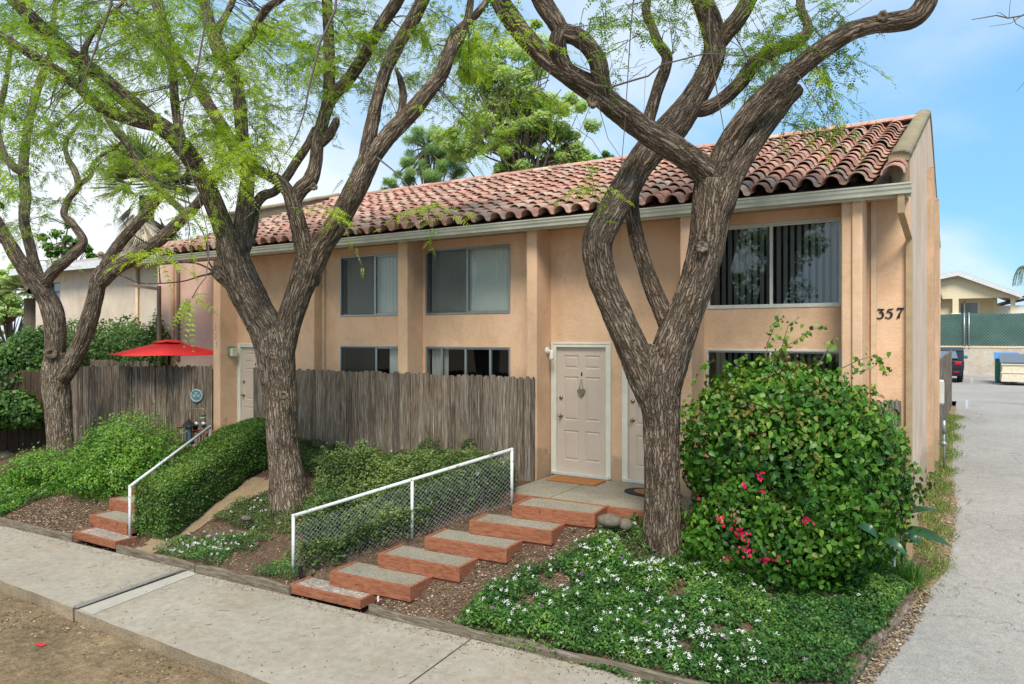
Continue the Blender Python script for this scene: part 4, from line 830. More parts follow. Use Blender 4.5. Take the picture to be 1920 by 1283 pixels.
R_ = [([(1244, 1062, 96, 8.85), (1243, 1000, 86, 8.85), (1242, 930, 80, 8.85), (1241, 850, 80, 8.85), (1240, 780, 86, 8.84), (1236, 725, 100, 8.82), (1236, 680, 88, 8.8), (1242, 650, 60, 8.8)], .35),
      [(1228, 770, 60, 8.83), (1212, 715, 80, 8.82), (1186, 655, 74, 8.8), (1157, 590, 68, 8.78), (1130, 525, 66, 8.76), (1119, 470, 68, 8.75), (1126, 435, 70, 8.76), (1150, 392, 68, 8.8), (1175, 350, 68, 8.86), (1197, 312, 68, 8.95), (1226, 275, 70, 9.05), (1262, 238, 70, 9.1), (1297, 190, 62, 9.15), (1325, 142, 54, 9.2), (1341, 95, 50, 9.25), (1334, 45, 48, 9.3), (1318, 5, 46, 9.35), (1300, -50, 42, 9.4), (1285, -130, 34, 9.5), (1290, -230, 24, 9.6)],
      [(1342, 90, 30, 9.25), (1362, 62, 36, 9.2), (1383, 36, 34, 9.1), (1402, 5, 32, 9.05), (1425, -45, 28, 9), (1450, -120, 22, 8.9), (1460, -220, 14, 8.8)],
      [(1296, 205, 26, 9.15), (1320, 205, 32, 9.1), (1350, 190, 32, 9.05), (1386, 158, 30, 9), (1414, 119, 28, 8.95), (1447, 98, 27, 8.9), (1483, 84, 26, 8.9), (1510, 66, 24, 8.9), (1514, 45, 20, 8.9), (1503, 20, 18, 8.95), (1500, -10, 17, 9), (1497, -60, 14, 9), (1480, -140, 9, 9)],
      [(1222, 290, 22, 9.15), (1216, 235, 26, 9.4), (1230, 177, 25, 9.5), (1247, 130, 25, 9.55), (1250, 105, 24, 9.55), (1236, 84, 21, 9.55), (1224, 55, 19, 9.6), (1212, 25, 18, 9.6), (1216, -10, 14, 9.6), (1225, -70, 9, 9.7)],
      [(1262, 640, 30, 9.0), (1243, 590, 40, 9.05), (1228, 552, 37, 9.1), (1211, 506, 34, 9.15), (1196, 455, 33, 9.2), (1187, 410, 33, 9.2), (1183, 365, 34, 9.15), (1188, 325, 34, 9.1)],
      [(1240, 730, 86, 8.8), (1258, 660, 92, 8.78), (1276, 610, 86, 8.75), (1294, 565, 80, 8.72), (1312, 515, 82, 8.68), (1324, 468, 84, 8.65), (1330, 420, 84, 8.62), (1334, 375, 88, 8.6), (1336, 340, 84, 8.6)],
      [(1338, 380, 60, 8.6), (1330, 335, 70, 8.58), (1308, 310, 62, 8.5), (1266, 280, 58, 8.4), (1213, 246, 56, 8.3), (1161, 208, 54, 8.2), (1127, 178, 54, 8.1), (1096, 158, 52, 8.05), (1066, 139, 46, 8.0), (1028, 112, 42, 7.95), (988, 72, 40, 7.9), (954, 28, 40, 7.85), (930, -12, 40, 7.8), (895, -70, 36, 7.7), (850, -150, 28, 7.6), (800, -250, 18, 7.5)],
      [(1140, 192, 36, 8.15), (1126, 155, 40, 8.0), (1121, 118, 38, 7.9), (1104, 88, 36, 7.85), (1080, 68, 40, 7.8), (1056, 60, 42, 7.8), (1038, 35, 42, 7.8), (1018, 5, 40, 7.8), (1003, -30, 38, 7.8), (985, -90, 32, 7.8), (990, -180, 22, 7.8), (1010, -280, 14, 7.8)],
      [(1056, 50, 36, 7.8), (1046, 80, 42, 7.82), (1050, 110, 38, 7.9), (1072, 145, 30, 8.0)],
      [(1326, 400, 58, 8.6), (1338, 345, 60, 8.58), (1356, 290, 56, 8.5), (1386, 238, 53, 8.4), (1424, 193, 49, 8.3), (1462, 157, 48, 8.2), (1504, 122, 47, 8.1), (1548, 88, 43, 8.0), (1594, 60, 38, 7.9), (1638, 46, 36, 7.8), (1678, 41, 40, 7.75), (1710, 34, 44, 7.7), (1732, 12, 46, 7.65), (1742, -20, 44, 7.6), (1740, -70, 38, 7.5), (1760, -150, 28, 7.4), (1800, -260, 16, 7.3)],
      [(1338, 430, 50, 8.6), (1356, 380, 56, 8.5), (1374, 330, 52, 8.45), (1404, 280, 48, 8.5), (1440, 228, 46, 8.6), (1470, 190, 42, 8.7), (1492, 166, 36, 8.75)]]
ellR = [(1120, 30, 90, 35, 6.8, 8.2, 12, .3), (1190, 60, 40, 40, 6.8, 8, 8, .25), (1395, 110, 80, 70, 8.6, 9.6, 32, .35), (1300, 40, 60, 40, 8.8, 9.6, 12, .45), (1480, 60, 70, 60, 8.4, 9.2, 26, .35), (1535, 40, 60, 40, 8, 8.8, 18, .35), (1515, 140, 50, 40, 7.9, 8.5, 14, .45), (1590, 100, 50, 25, 7.8, 8.4, 5, .4),
        (1450, 160, 50, 30, 8.6, 9, 8, .4), (1180, -220, 200, 120, 7, 10, 60, .4), (1420, -220, 200, 120, 7.5, 10, 60, .4), (1700, -260, 150, 100, 7, 9, 30, .4), (900, -160, 120, 90, 6.8, 8.4, 40, .5), (1230, 20, 60, 30, 9, 10, 14, .3), (990, 200, 60, 60, 7.6, 8.4, 8, .75), (960, 60, 50, 60, 7.4, 8.2, 12, .7), (1460, 235, 60, 20, 8.3, 8.6, 2, .3), (1110, 340, 50, 10, 8, 8.6, 5, .9)]
tR, CR = tree('locust_tree', 'large locust tree on the right, between the red steps and the big vine bush', R_, 1, ellR, W(1240, 1035, 8.85), group=GT)
C_ = [([(548, 965, 96.7, 11.2), (541, 925, 83.7, 11.2), (536, 880, 74.4, 11.2), (530, 820, 69.8, 11.2), (526, 750, 72.5, 11.2), (520, 690, 81.8, 11.2), (514, 640, 89.3, 11.18), (505, 605, 65.1, 11.15)], .35),
      [(516, 690, 65.1, 11.2), (503, 625, 78.1, 11.15), (482, 585, 74.4, 11.1), (461, 545, 76.3, 11.05), (444, 503, 74.4, 11), (434, 465, 70.7, 10.95), (428, 435, 55.8, 10.95)],
      [(432, 480, 46.5, 10.95), (420, 430, 46.5, 10.85), (404, 390, 44.6, 10.7), (388, 350, 40.9, 10.6), (358, 298, 39.1, 10.4), (318, 250, 37.2, 10.2), (268, 214, 35.3, 10), (228, 178, 33.5, 9.85), (188, 144, 30.7, 9.7), (141, 110, 29.8, 9.5), (88, 62, 28.8, 9.3), (44, 18, 27.9, 9.1), (5, -25, 26.0, 9), (-60, -90, 22.3, 8.8), (-120, -200, 14.9, 8.7)],
      [(300, 238, 22.3, 10.1), (250, 226, 25.1, 9.95), (190, 202, 24.2, 9.7), (144, 160, 23.2, 9.5), (98, 128, 21.4, 9.3), (48, 96, 18.6, 9.1), (-5, 62, 16.7, 8.9), (-70, 20, 13.0, 8.7)],
      [(150, 160, 16.7, 9.5), (162, 120, 16.7, 9.5), (160, 90, 13.0, 9.5), (190, 40, 8.4, 9.5), (230, 5, 6.5, 9.4), (260, -40, 4.7, 9.3)],
      [(440, 490, 46.5, 11), (452, 445, 42.8, 11.05), (457, 402, 35.3, 11.1), (462, 360, 31.6, 11.15), (464, 325, 27.9, 11.2), (458, 280, 26.0, 11.2), (453, 240, 26.0, 11.2), (449, 189, 25.1, 11.2), (438, 140, 26.0, 11.2), (416, 105, 29.8, 11.2), (402, 70, 26.0, 11.2), (390, 30, 20.5, 11.2), (378, -20, 16.7, 11.2), (360, -120, 11.2, 11.2)],
      [(424, 120, 16.7, 11.2), (446, 94, 19.5, 11.15), (468, 72, 18.6, 11.1), (484, 42, 16.7, 11), (502, 14, 15.8, 10.9), (530, -5, 14.9, 10.8), (580, -50, 11.2, 10.7)],
      [(404, 85, 18.6, 11.2), (412, 50, 15.8, 11.3), (428, 20, 13.0, 11.4), (445, -20, 11.2, 11.4)],
      [(458, 330, 18.6, 11.2), (438, 275, 24.2, 11.5), (410, 228, 26.0, 11.7), (380, 178, 24.2, 11.8), (356, 140, 21.4, 11.9), (330, 100, 18.6, 12), (312, 60, 18.6, 12), (302, 20, 16.7, 12.1), (294, -20, 14.0, 12.2), (280, -100, 9.3, 12.3)],
      [(350, 290, 16.7, 10.4), (334, 235, 17.7, 10.5), (327, 180, 18.6, 10.6), (324, 130, 18.6, 10.7), (310, 85, 18.6, 10.8), (300, 40, 16.7, 10.9), (285, -20, 13.0, 11)],
      [(438, 505, 20, 10.98), (458, 468, 24, 11.05), (473, 430, 23.2, 11.2), (477, 392, 22.3, 11.4), (491, 369, 21.4, 11.5), (515, 359, 18.6, 11.6), (534, 336, 19.5, 11.7), (556, 303, 18.6, 11.8), (575, 275, 16.7, 11.8), (590, 240, 11.2, 11.8)],
      [(522, 690, 55.8, 11.2), (540, 610, 55.8, 11.15), (557, 560, 57.7, 11.1), (572, 515, 61.4, 11.05), (580, 485, 61.4, 11)],
      [(578, 520, 40.9, 11.05), (570, 465, 37.2, 11), (559, 420, 33.5, 10.95), (549, 380, 33.5, 10.9), (546, 360, 37.2, 10.9)],
      [(556, 400, 24.2, 10.9), (540, 360, 27.9, 10.85), (520, 338, 25.1, 10.8), (496, 326, 22.3, 10.8), (476, 312, 20.5, 10.85), (462, 290, 14.9, 10.95)],
      [(546, 385, 26.0, 10.9), (564, 355, 31.6, 10.9), (582, 337, 31.6, 10.9), (592, 305, 27.0, 10.9), (596, 265, 26.0, 10.9), (607, 222, 26.0, 10.9), (619, 188, 27.9, 10.9), (634, 168, 26.0, 10.85), (654, 148, 26.0, 10.8), (678, 112, 25.1, 10.7), (700, 72, 25.1, 10.6), (724, 34, 24.2, 10.5), (746, 0, 24.2, 10.4), (775, -60, 18.6, 10.3), (800, -150, 12.1, 10.2)],
      [(615, 200, 20.5, 10.9), (617, 150, 23.2, 10.9), (617, 100, 23.2, 10.9), (615, 50, 22.3, 10.9), (613, 0, 21.4, 10.9), (606, -70, 16.7, 10.9), (590, -160, 10.2, 10.9)],
      [(578, 530, 46.5, 11.05), (600, 468, 50.2, 10.9), (634, 416, 50.2, 10.75), (664, 360, 50.2, 10.6), (688, 308, 46.5, 10.5), (698, 280, 37.2, 10.45)],
      [(680, 320, 27.9, 10.5), (690, 268, 27.9, 10.45), (704, 205, 27.9, 10.4), (718, 150, 27.0, 10.35), (738, 100, 27.9, 10.3), (764, 55, 29.8, 10.2), (788, 10, 27.9, 10.1), (812, -50, 24.2, 10), (840, -150, 16.7, 9.9)],
      [(684, 318, 33.5, 10.5), (722, 262, 37.2, 10.4), (764, 218, 35.3, 10.35), (798, 178, 31.6, 10.3), (828, 138, 27.9, 10.3), (846, 95, 24.2, 10.3), (868, 60, 18.6, 10.3), (880, 20, 15.8, 10.3), (884, -30, 13.0, 10.3), (880, -100, 8.4, 10.3)],
      [(820, 150, 16.7, 10.3), (836, 105, 20.5, 10.5), (855, 60, 18.6, 10.6), (890, 30, 15.8, 10.7), (920, -10, 13.0, 10.8), (950, -70, 9.3, 10.9)],
      [(736, 248, 13.0, 10.4), (750, 215, 14.9, 10.5), (756, 180, 15.8, 10.55), (750, 148, 13.0, 10.6), (742, 130, 6.5, 10.6)],
      [(602, 270, 18.6, 10.9), (618, 252, 20.5, 10.85), (629, 232, 17.7, 10.8), (631, 222, 13.0, 10.8)],
      [(436, 530, 37.2, 11.0), (412, 512, 31.6, 10.9), (398, 504, 20.5, 10.85)],
      [(402, 512, 5.6, 10.85), (372, 519, 3.5, 10.7), (340, 528, 2.8, 10.5), (270, 532, 2.8, 10.3), (235, 520, 2.5, 10.2), (205, 508, 1.9, 10.1)],
      [(402, 506, 4.7, 10.85), (392, 492, 3.7, 10.8), (388, 460, 3.5, 10.7), (380, 435, 2.8, 10.6), (360, 400, 2.8, 10.4), (345, 330, 2.5, 10.2)],
      [(402, 510, 4.7, 10.85), (372, 495, 3.5, 10.8), (335, 490, 2.8, 10.7), (300, 470, 2.8, 10.6), (250, 440, 2.5, 10.4), (228, 410, 1.9, 10.3)]]
ellC = [(120, 70, 160, 90, 8, 13, 120, .5), (60, 200, 80, 80, 8, 11, 34, .45), (300, 60, 130, 90, 9, 13, 110, .6), (230, 170, 110, 80, 9, 12, 44, .6), (420, 80, 100, 110, 9.5, 12.5, 110, .7), (440, 230, 90, 70, 9.6, 11.5, 50, .8), (400, 280, 70, 50, 9.3, 10.6, 34, .8), (430, 320, 60, 40, 9.5, 10.6, 20, .8), (540, 60, 90, 80, 10, 13, 70, .65), (640, 60, 90, 60, 10, 12.5, 66, .6), (590, 160, 60, 50, 10, 12, 26, .5),
        (500, 200, 50, 60, 10.2, 12, 20, .55), (720, 100, 70, 80, 9.8, 12, 40, .55), (830, 60, 70, 60, 9.8, 12, 46, .6), (880, 130, 60, 70, 10, 12, 34, .55), (900, 230, 60, 60, 10, 11.5, 18, .6), (300, 330, 70, 50, 9.5, 10.6, 22, .8), (350, 400, 60, 25, 9.3, 10.2, 8, .85), (290, 480, 40, 20, 9.2, 9.6, 3, .9), (740, 230, 60, 60, 9.8, 10.6, 8, .6),
        (200, -180, 280, 130, 8, 12, 110, .5), (560, -200, 250, 130, 9, 12, 110, .5), (850, -150, 150, 100, 9, 11, 50, .5), (860, 395, 60, 14, 9.2, 9.6, 6, .85), (600, 385, 20, 8, 10, 10.4, 2, .9), (480, 275, 60, 30, 9.4, 10.2, 12, .85)]
tC, CC = tree('locust_tree', 'middle locust tree with a forked trunk in front of the long picket fence', C_, 20, ellC, W(545, 945, 11.2), group=GT, bark='bark_mid')
L_l = [([(118, 880, 65.5, 15), (114, 840, 55.4, 15), (110, 780, 53.8, 15), (106, 725, 58.8, 15), (104, 690, 55.4, 14.95), (104, 660, 42.0, 14.9)], .3),
       [(104, 730, 42.0, 15), (104, 680, 42.0, 14.95), (104, 630, 43.7, 14.9), (100, 590, 45.4, 14.85), (88, 558, 38.6, 14.8), (62, 522, 33.6, 14.6), (34, 486, 28.6, 14.4), (8, 440, 25.2, 14.2), (-15, 400, 21.8, 14), (-50, 330, 18.4, 13.8), (-80, 240, 12.9, 13.6)],
       [(92, 575, 25.2, 14.8), (80, 540, 23.5, 14.9), (66, 500, 21.8, 15), (54, 455, 21.0, 15), (46, 415, 20.2, 15), (48, 365, 20.2, 15.1), (44, 315, 18.4, 15.2), (50, 255, 16.6, 15.3), (66, 180, 15.6, 15.4), (84, 130, 14.7, 15.4), (98, 90, 12.9, 15.5), (100, 40, 11.0, 15.5), (110, -30, 7.4, 15.5)],
       [(50, 330, 16.6, 15.1), (25, 312, 16.6, 14.9), (5, 285, 14.7, 14.8), (-5, 230, 12.9, 14.7), (10, 160, 10.1, 14.6), (20, 90, 8.3, 14.5)],
       [(90, 570, 21.8, 14.8), (84, 535, 23.5, 14.7), (100, 510, 23.5, 14.6), (126, 488, 21.8, 14.5), (152, 462, 20.2, 14.5), (154, 446, 16.6, 14.5), (136, 420, 14.7, 14.5), (120, 402, 13.8, 14.5), (128, 375, 13.8, 14.5), (146, 348, 13.8, 14.5), (140, 320, 12.9, 14.5), (126, 295, 11.0, 14.5), (124, 265, 9.2, 14.5), (150, 230, 6.4, 14.4)],
       [(150, 345, 10.1, 14.5), (170, 330, 9.2, 14.5), (172, 312, 8.3, 14.5), (190, 292, 7.4, 14.5), (215, 278, 6.4, 14.4), (240, 255, 3.7, 14.3)],
       [(60, 545, 18.4, 14.7), (40, 505, 18.4, 15), (25, 470, 17.5, 15.1), (5, 450, 16.6, 15.1), (-20, 440, 14.7, 15.1)],
       [(108, 720, 37.0, 15), (132, 685, 37.0, 14.9), (152, 645, 35.3, 14.8), (166, 605, 33.6, 14.7), (178, 560, 31.9, 14.6), (186, 525, 31.9, 14.55), (196, 505, 30.2, 14.5)],
       [(188, 535, 25.2, 14.6), (202, 490, 23.5, 14.5), (230, 450, 21.8, 14.4), (262, 414, 20.2, 14.3), (292, 378, 20.2, 14.2), (306, 362, 15.6, 14.2)],
       [(190, 530, 28.6, 14.55), (218, 502, 28.6, 14.4), (262, 478, 26.9, 14.2), (302, 448, 24.4, 14), (340, 412, 22.7, 13.8), (372, 380, 20.2, 13.6), (400, 340, 18.4, 13.4), (425, 300, 13.8, 13.2), (450, 250, 9.2, 13)],
       [(258, 305, 14.7, 13.9), (240, 270, 18.4, 13.8), (215, 240, 16.6, 13.8), (190, 205, 12.9, 13.8), (150, 170, 8.3, 13.8)], [(372, 385, 12.9, 13.6), (350, 400, 12.9, 13.9), (290, 345, 15.6, 13.9), (258, 305, 18.4, 13.9), (250, 285, 18.4, 13.9)]]
ellL = [(40, 330, 80, 120, 13, 16, 50, .35), (110, 250, 120, 80, 13.5, 16, 46, .45), (210, 260, 70, 70, 13.5, 15, 30, .6), (200, 330, 60, 50, 13.5, 15, 20, .7), (110, 420, 60, 50, 14, 16, 12, .75), (20, 100, 100, 100, 13, 15, 30, .45), (180, 90, 120, 80, 14, 16, 46, .5), (-60, 200, 60, 200, 12, 15, 40, .4), (130, -100, 200, 80, 13, 16, 40, .4), (60, 480, 50, 20, 14.5, 15.5, 3, .7)]
tL, CL = tree('locust_tree', 'leftmost locust tree, its trunk rising from the bright green shrub by the dark hedge', L_l, 60, ellL, W(115, 860, 15), group=GT, bark='bark_pale')
# knots and pruned stubs
def knot(tree_, px, py, d, r, mat='bark'):
    c = W(px, py, d); v = (Vector((0, 0, CH))-c); v.z *= .2; v.normalize(); mb = MB(); ref = Vector((0, 0, 1)); rt = v.cross(ref).normalized(); up = rt.cross(v)
    vs = []; prof = [(1.15, -.5), (1.1, .15), (.85, .38), (.6, .3), (.35, .12), (.12, -.15)]
    for q, h in prof:
        for k in range(24):
            a = 2*math.pi*k/24; w_ = 1+.07*math.sin(3*a+px)+.05*math.sin(7*a); vs.append(c+(rt*math.cos(a)+up*math.sin(a))*r*q*w_+v*r*h)
    fs = [(i*24+k, i*24+(k+1) % 24, (i+1)*24+(k+1) % 24, (i+1)*24+k) for i in range(len(prof)-1) for k in range(24)]+[tuple(5*24+k for k in range(24))]
    mb.add(vs, fs); obj('knot', mb, 'log', tree_, True)
knot(tR, 1317, 463, 8.40, .062); knot(tR, 1655, 30, 7.68, .05); knot(tC, 532, 742, 10.8, .06, 'bark_mid'); knot(tC, 408, 518, 10.72, .05); knot(tC, 588, 350, 10.72, .05); knot(tL, 96, 663, 14.68, .11); knot(tR, 1112, 190, 7.9, .06)
# long bare twigs of the right tree
mb = MB()
def tw(P, r0, r1=.0015): mb.tube([W(*p) for p in P], list(np.linspace(r0, r1, len(P))), 5, False)
tw([(1072, 132, 7.85), (1098, 152, 7.8), (1115, 160, 7.78), (1145, 164, 7.8), (1180, 153, 7.85), (1215, 143, 7.9), (1240, 122, 7.95), (1275, 113, 8), (1320, 101, 8.05), (1400, 105, 8.05), (1460, 120, 8), (1495, 138, 7.95), (1515, 168, 7.9), (1545, 215, 7.85), (1580, 247, 7.8)], .014, .004)
tw([(1075, 120, 7.8), (1110, 134, 7.75), (1142, 150, 7.7), (1150, 130, 7.7), (1190, 127, 7.7), (1235, 110, 7.7)], .006)
tw([(1190, 125, 7.7), (1200, 112, 7.7), (1208, 110, 7.7)], .003); tw([(1142, 139, 7.7), (1180, 143, 7.7), (1202, 139, 7.7)], .003)
tw([(1148, 118, 7.7), (1142, 140, 7.7), (1145, 170, 7.7)], .004)
tw([(1330, 15, 8.4), (1330, 60, 8.35), (1335, 110, 8.3), (1344, 170, 8.25), (1354, 225, 8.2), (1358, 250, 8.2)], .012, .004); tw([(1342, 60, 8.4), (1345, 120, 8.4), (1342, 135, 8.4)], .004)
tw([(1190, -20, 8.0), (1183, 50, 8.05), (1178, 130, 8.1), (1172, 230, 8.1), (1166, 300, 8.1), (1165, 330, 8.1)], .008, .003)
tw([(1094, 16, 7.5), (1085, 60, 7.5), (1090, 110, 7.5), (1102, 130, 7.6)], .004); tw([(1120, 190, 7.9), (1130, 225, 7.8), (1140, 260, 7.7), (1160, 290, 7.7), (1172, 305, 7.7)], .005)
tw([(1115, 180, 7.8), (1100, 215, 7.7), (1085, 250, 7.7), (1050, 275, 7.7)], .005); tw([(1080, 240, 7.7), (1110, 262, 7.6), (1135, 300, 7.6), (1150, 335, 7.6)], .004)
tw([(1020, 130, 7.8), (985, 135, 7.9), (950, 150, 8), (915, 180, 8.1), (890, 210, 8.2)], .007); tw([(1028, 145, 7.8), (980, 158, 8), (930, 185, 8.2), (905, 240, 8.3), (880, 280, 8.4)], .007); tw([(1030, 150, 7.8), (990, 175, 8), (940, 195, 8.1), (900, 250, 8.1), (865, 330, 8)], .006); tw([(952, 185, 8), (950, 230, 8), (965, 270, 8)], .004); tw([(1052, 168, 7.8), (1035, 190, 7.8), (1030, 240, 7.8), (1025, 265, 7.8)], .005)
tw([(1537, 190, 7.9), (1520, 215, 7.85), (1505, 242, 7.8)], .003); tw([(1543, 212, 7.85), (1546, 232, 7.85), (1545, 252, 7.85)], .003); tw([(1180, 150, 7.9), (1212, 125, 7.9), (1210, 140, 7.9), (1207, 215, 7.9)], .004); tw([(1262, 100, 8.6), (1258, 60, 8.6), (1250, 20, 8.6), (1255, -20, 8.6)], .006); tw([(1260, 100, 8.6), (1268, 50, 8.6), (1278, 0, 8.6)], .006)
tw([(1190, 0, 7.3), (1170, 30, 7.3), (1128, 49, 7.3), (1120, 35, 7.3)], .005); tw([(1172, 5, 7.3), (1190, 25, 7.3), (1215, 50, 7.3), (1245, 80, 7.4)], .005)
tw([(1400, 20, 8.2), (1430, 70, 8.1), (1445, 100, 8.1)], .004); tw([(1420, 10, 8.1), (1440, 60, 8), (1455, 110, 8)], .004); tw([(1530, 60, 8), (1600, 25, 7.8), (1650, -10, 7.7)], .005); tw([(1510, 80, 8), (1570, 30, 7.9), (1600, -10, 7.8)], .005)
obj('bare_twigs', mb, 'twig', tR)
# overhanging twigs of the middle tree (hang nearer to the camera)
mb = MB(); near = thing('hanging_branch', 'thin drooping branches with bright leaflets hanging nearest the camera on the left', 'branch', W(600, -300, 5))
tw([(660, -340, 5.4), (640, -100, 5.2), (628, 20, 5.1), (600, 80, 5.05), (585, 140, 5), (578, 170, 5), (573, 200, 5), (570, 213, 5), (560, 245, 5), (545, 275, 5), (530, 295, 5)], .012, .003); tw([(569, 213, 5), (549, 214, 5)], .004, .0015)
tw([(215, -340, 4.5), (210, -60, 4.4), (208, 10, 4.4), (190, 60, 4.4), (172, 112, 4.4), (150, 170, 4.4)], .012, .004); tw([(172, 115, 4.4), (120, 160, 4.6)], .004); tw([(208, 8, 4.4), (240, 35, 4.5), (260, 70, 4.6)], .004)
tw([(370, 130, 5), (345, 200, 5), (338, 270, 5), (335, 330, 5), (345, 370, 5), (356, 430, 5), (352, 455, 5), (360, 478, 5)], .006, .002); tw([(370, 130, 5), (400, -40, 5), (420, -300, 5)], .007, .006)
tw([(360, 560, 4.6), (372, 538, 4.6), (386, 520, 4.7), (392, 480, 4.8), (388, 430, 4.9), (372, 370, 5), (350, 300, 5)], .004, .003)
tw([(680, 80, 5.2), (740, 130, 5.3), (800, 190, 5.4)], .005); tw([(640, 40, 5.1), (720, 160, 5.4), (760, 250, 5.5), (775, 290, 5.5)], .004)
tw([(-60, -300, 3.2), (-30, 100, 3.3), (0, 250, 3.4), (20, 330, 3.4)], .008, .003)
def pinnate(P0, P1, d, k, ll, P, A, N_, L_, tone, T):
    a, b = np.array(W(*P0, d)), np.array(W(*P1, d)); r = b-a; ln = np.linalg.norm(r); r /= ln; nr = -np.array(W(960, 632, 1.0))+np.array([0, 0, CH]); nr = nr/np.linalg.norm(nr)+.35*rng.normal(size=3); lat = np.cross(r, nr); lat /= np.linalg.norm(lat)
    for i in range(k):
        u = (i+1)/k; p = a+r*ln*u-np.array([0, 0, .12*ln*u*u])
        for s_ in (1, -1): P.append(p); dd = lat*s_+r*.35+.12*rng.normal(size=3); dd[2] -= .2; A.append(dd); N_.append(nr+.25*rng.normal(size=3)); L_.append(ll*math.sin(math.pi*(.3+.6*u))); T.append(tone)
    mb.tube([a, (a+b)/2+np.array([0, 0, .02*ln]), b-np.array([0, 0, .12*ln])], .0012, 4, False)
P, A, N_, Lq, T = [], [], [], [], []
for p0, p1, d, k, ll in (((358, 556), (395, 548), 4.6, 6, .02), ((362, 558), (408, 585), 4.6, 6, .034), ((358, 560), (345, 640), 4.6, 9, .036), ((355, 562), (362, 648), 4.6, 10, .036), ((352, 560), (325, 610), 4.6, 8, .03), ((350, 560), (335, 600), 4.7, 8, .03), ((355, 558), (338, 622), 4.65, 9, .03), ((345, 575), (308, 620), 4.8, 9, .018),
                         ((300, 485), (325, 545), 4.9, 8, .026), ((305, 480), (285, 530), 4.9, 8, .026), ((312, 478), (340, 500), 4.9, 7, .026), ((300, 482), (270, 500), 4.9, 7, .024), ((385, 400), (405, 455), 5, 9, .018), ((440, 310), (446, 372), 5, 11, .018), ((345, 330), (352, 420), 5, 9, .014),
                         ((0, 330), (30, 350), 3.4, 5, .03), ((0, 345), (35, 375), 3.4, 5, .034), ((-10, 310), (20, 340), 3.4, 5, .03), ((1180, 20), (1168, 40), 7, 6, .02)): pinnate(p0, p1, d, k, ll, P, A, N_, Lq, .72, T)
for (cx, cy, sx_, sy_, d0, d1, n, tone, ll) in ((60, 180, 90, 90, 4, 6, 34, .25, .026), (130, 260, 110, 70, 4.5, 6.5, 36, .22, .024), (40, 50, 60, 50, 4, 5.5, 16, .4, .028), (440, 200, 70, 110, 5, 6.5, 40, .6, .024), (430, 300, 80, 40, 5, 6.2, 30, .75, .022), (330, 240, 60, 60, 5, 6.5, 20, .6, .024), (330, 400, 60, 30, 5, 6, 12, .8, .022), (640, 60, 70, 60, 5.2, 6.5, 18, .55, .024), (250, 350, 40, 40, 5, 6, 10, .6, .022), (560, 40, 60, 50, 5.2, 6.5, 14, .6, .022), (800, 60, 60, 60, 6, 7, 12, .7, .022), (855, 400, 60, 12, 6.2, 6.8, 7, .85, .022), (640, 300, 30, 50, 5.5, 6.5, 4, .4, .02), (900, 250, 60, 70, 6, 7.2, 20, .55, .022), (350, 100, 200, 90, 5, 7, 34, .5, .024), (0, 380, 30, 60, 3.2, 4, 5, .3, .03)):
    for _ in range(n):
        x, y = random.gauss(cx, sx_*.55), random.gauss(cy, sy_*.55); a = random.uniform(0, 2*math.pi); d = random.uniform(d0, d1); l = random.uniform(28, 55)*5/d; pinnate((x, y), (x+l*math.cos(a), y+l*.5*math.sin(a)+l*.5), d, 8, ll, P, A, N_, Lq, min(.97, max(.03, random.gauss(tone, .15))), T)
V, F, k = leaves(P, A, N_, Lq, .24, LEAF); npmesh('foliage', V, F, 'leaf', near, np.repeat(np.clip(np.array(T)+.08*rng.normal(size=len(T)), 0, 1), k)); obj('twigs', mb, 'twig', near)
mb = MB(); bt = thing('bare_branch', 'bare twig reaching in from the right edge against the blue sky', 'branch', W(2000, 20, 6))
tw([(2060, -40, 6), (1960, 10, 6), (1915, 30, 6), (1890, 34, 6), (1868, 29, 6), (1840, 34, 6), (1822, 37, 6)], .009, .003); tw([(1915, 30, 6), (1895, 44, 6), (1855, 50, 6)], .004); tw([(1900, 34, 6), (1905, 45, 6), (1918, 52, 6), (1940, 80, 6)], .004); tw([(1890, 34, 6), (1875, 24, 6), (1868, 24, 6)], .003); tw([(1892, 33, 6), (1893, 14, 6), (1896, -10, 6)], .003); tw([(1960, 100, 6), (1925, 150, 6), (1906, 172, 6)], .004)
obj('twigs', mb, 'twig', bt)
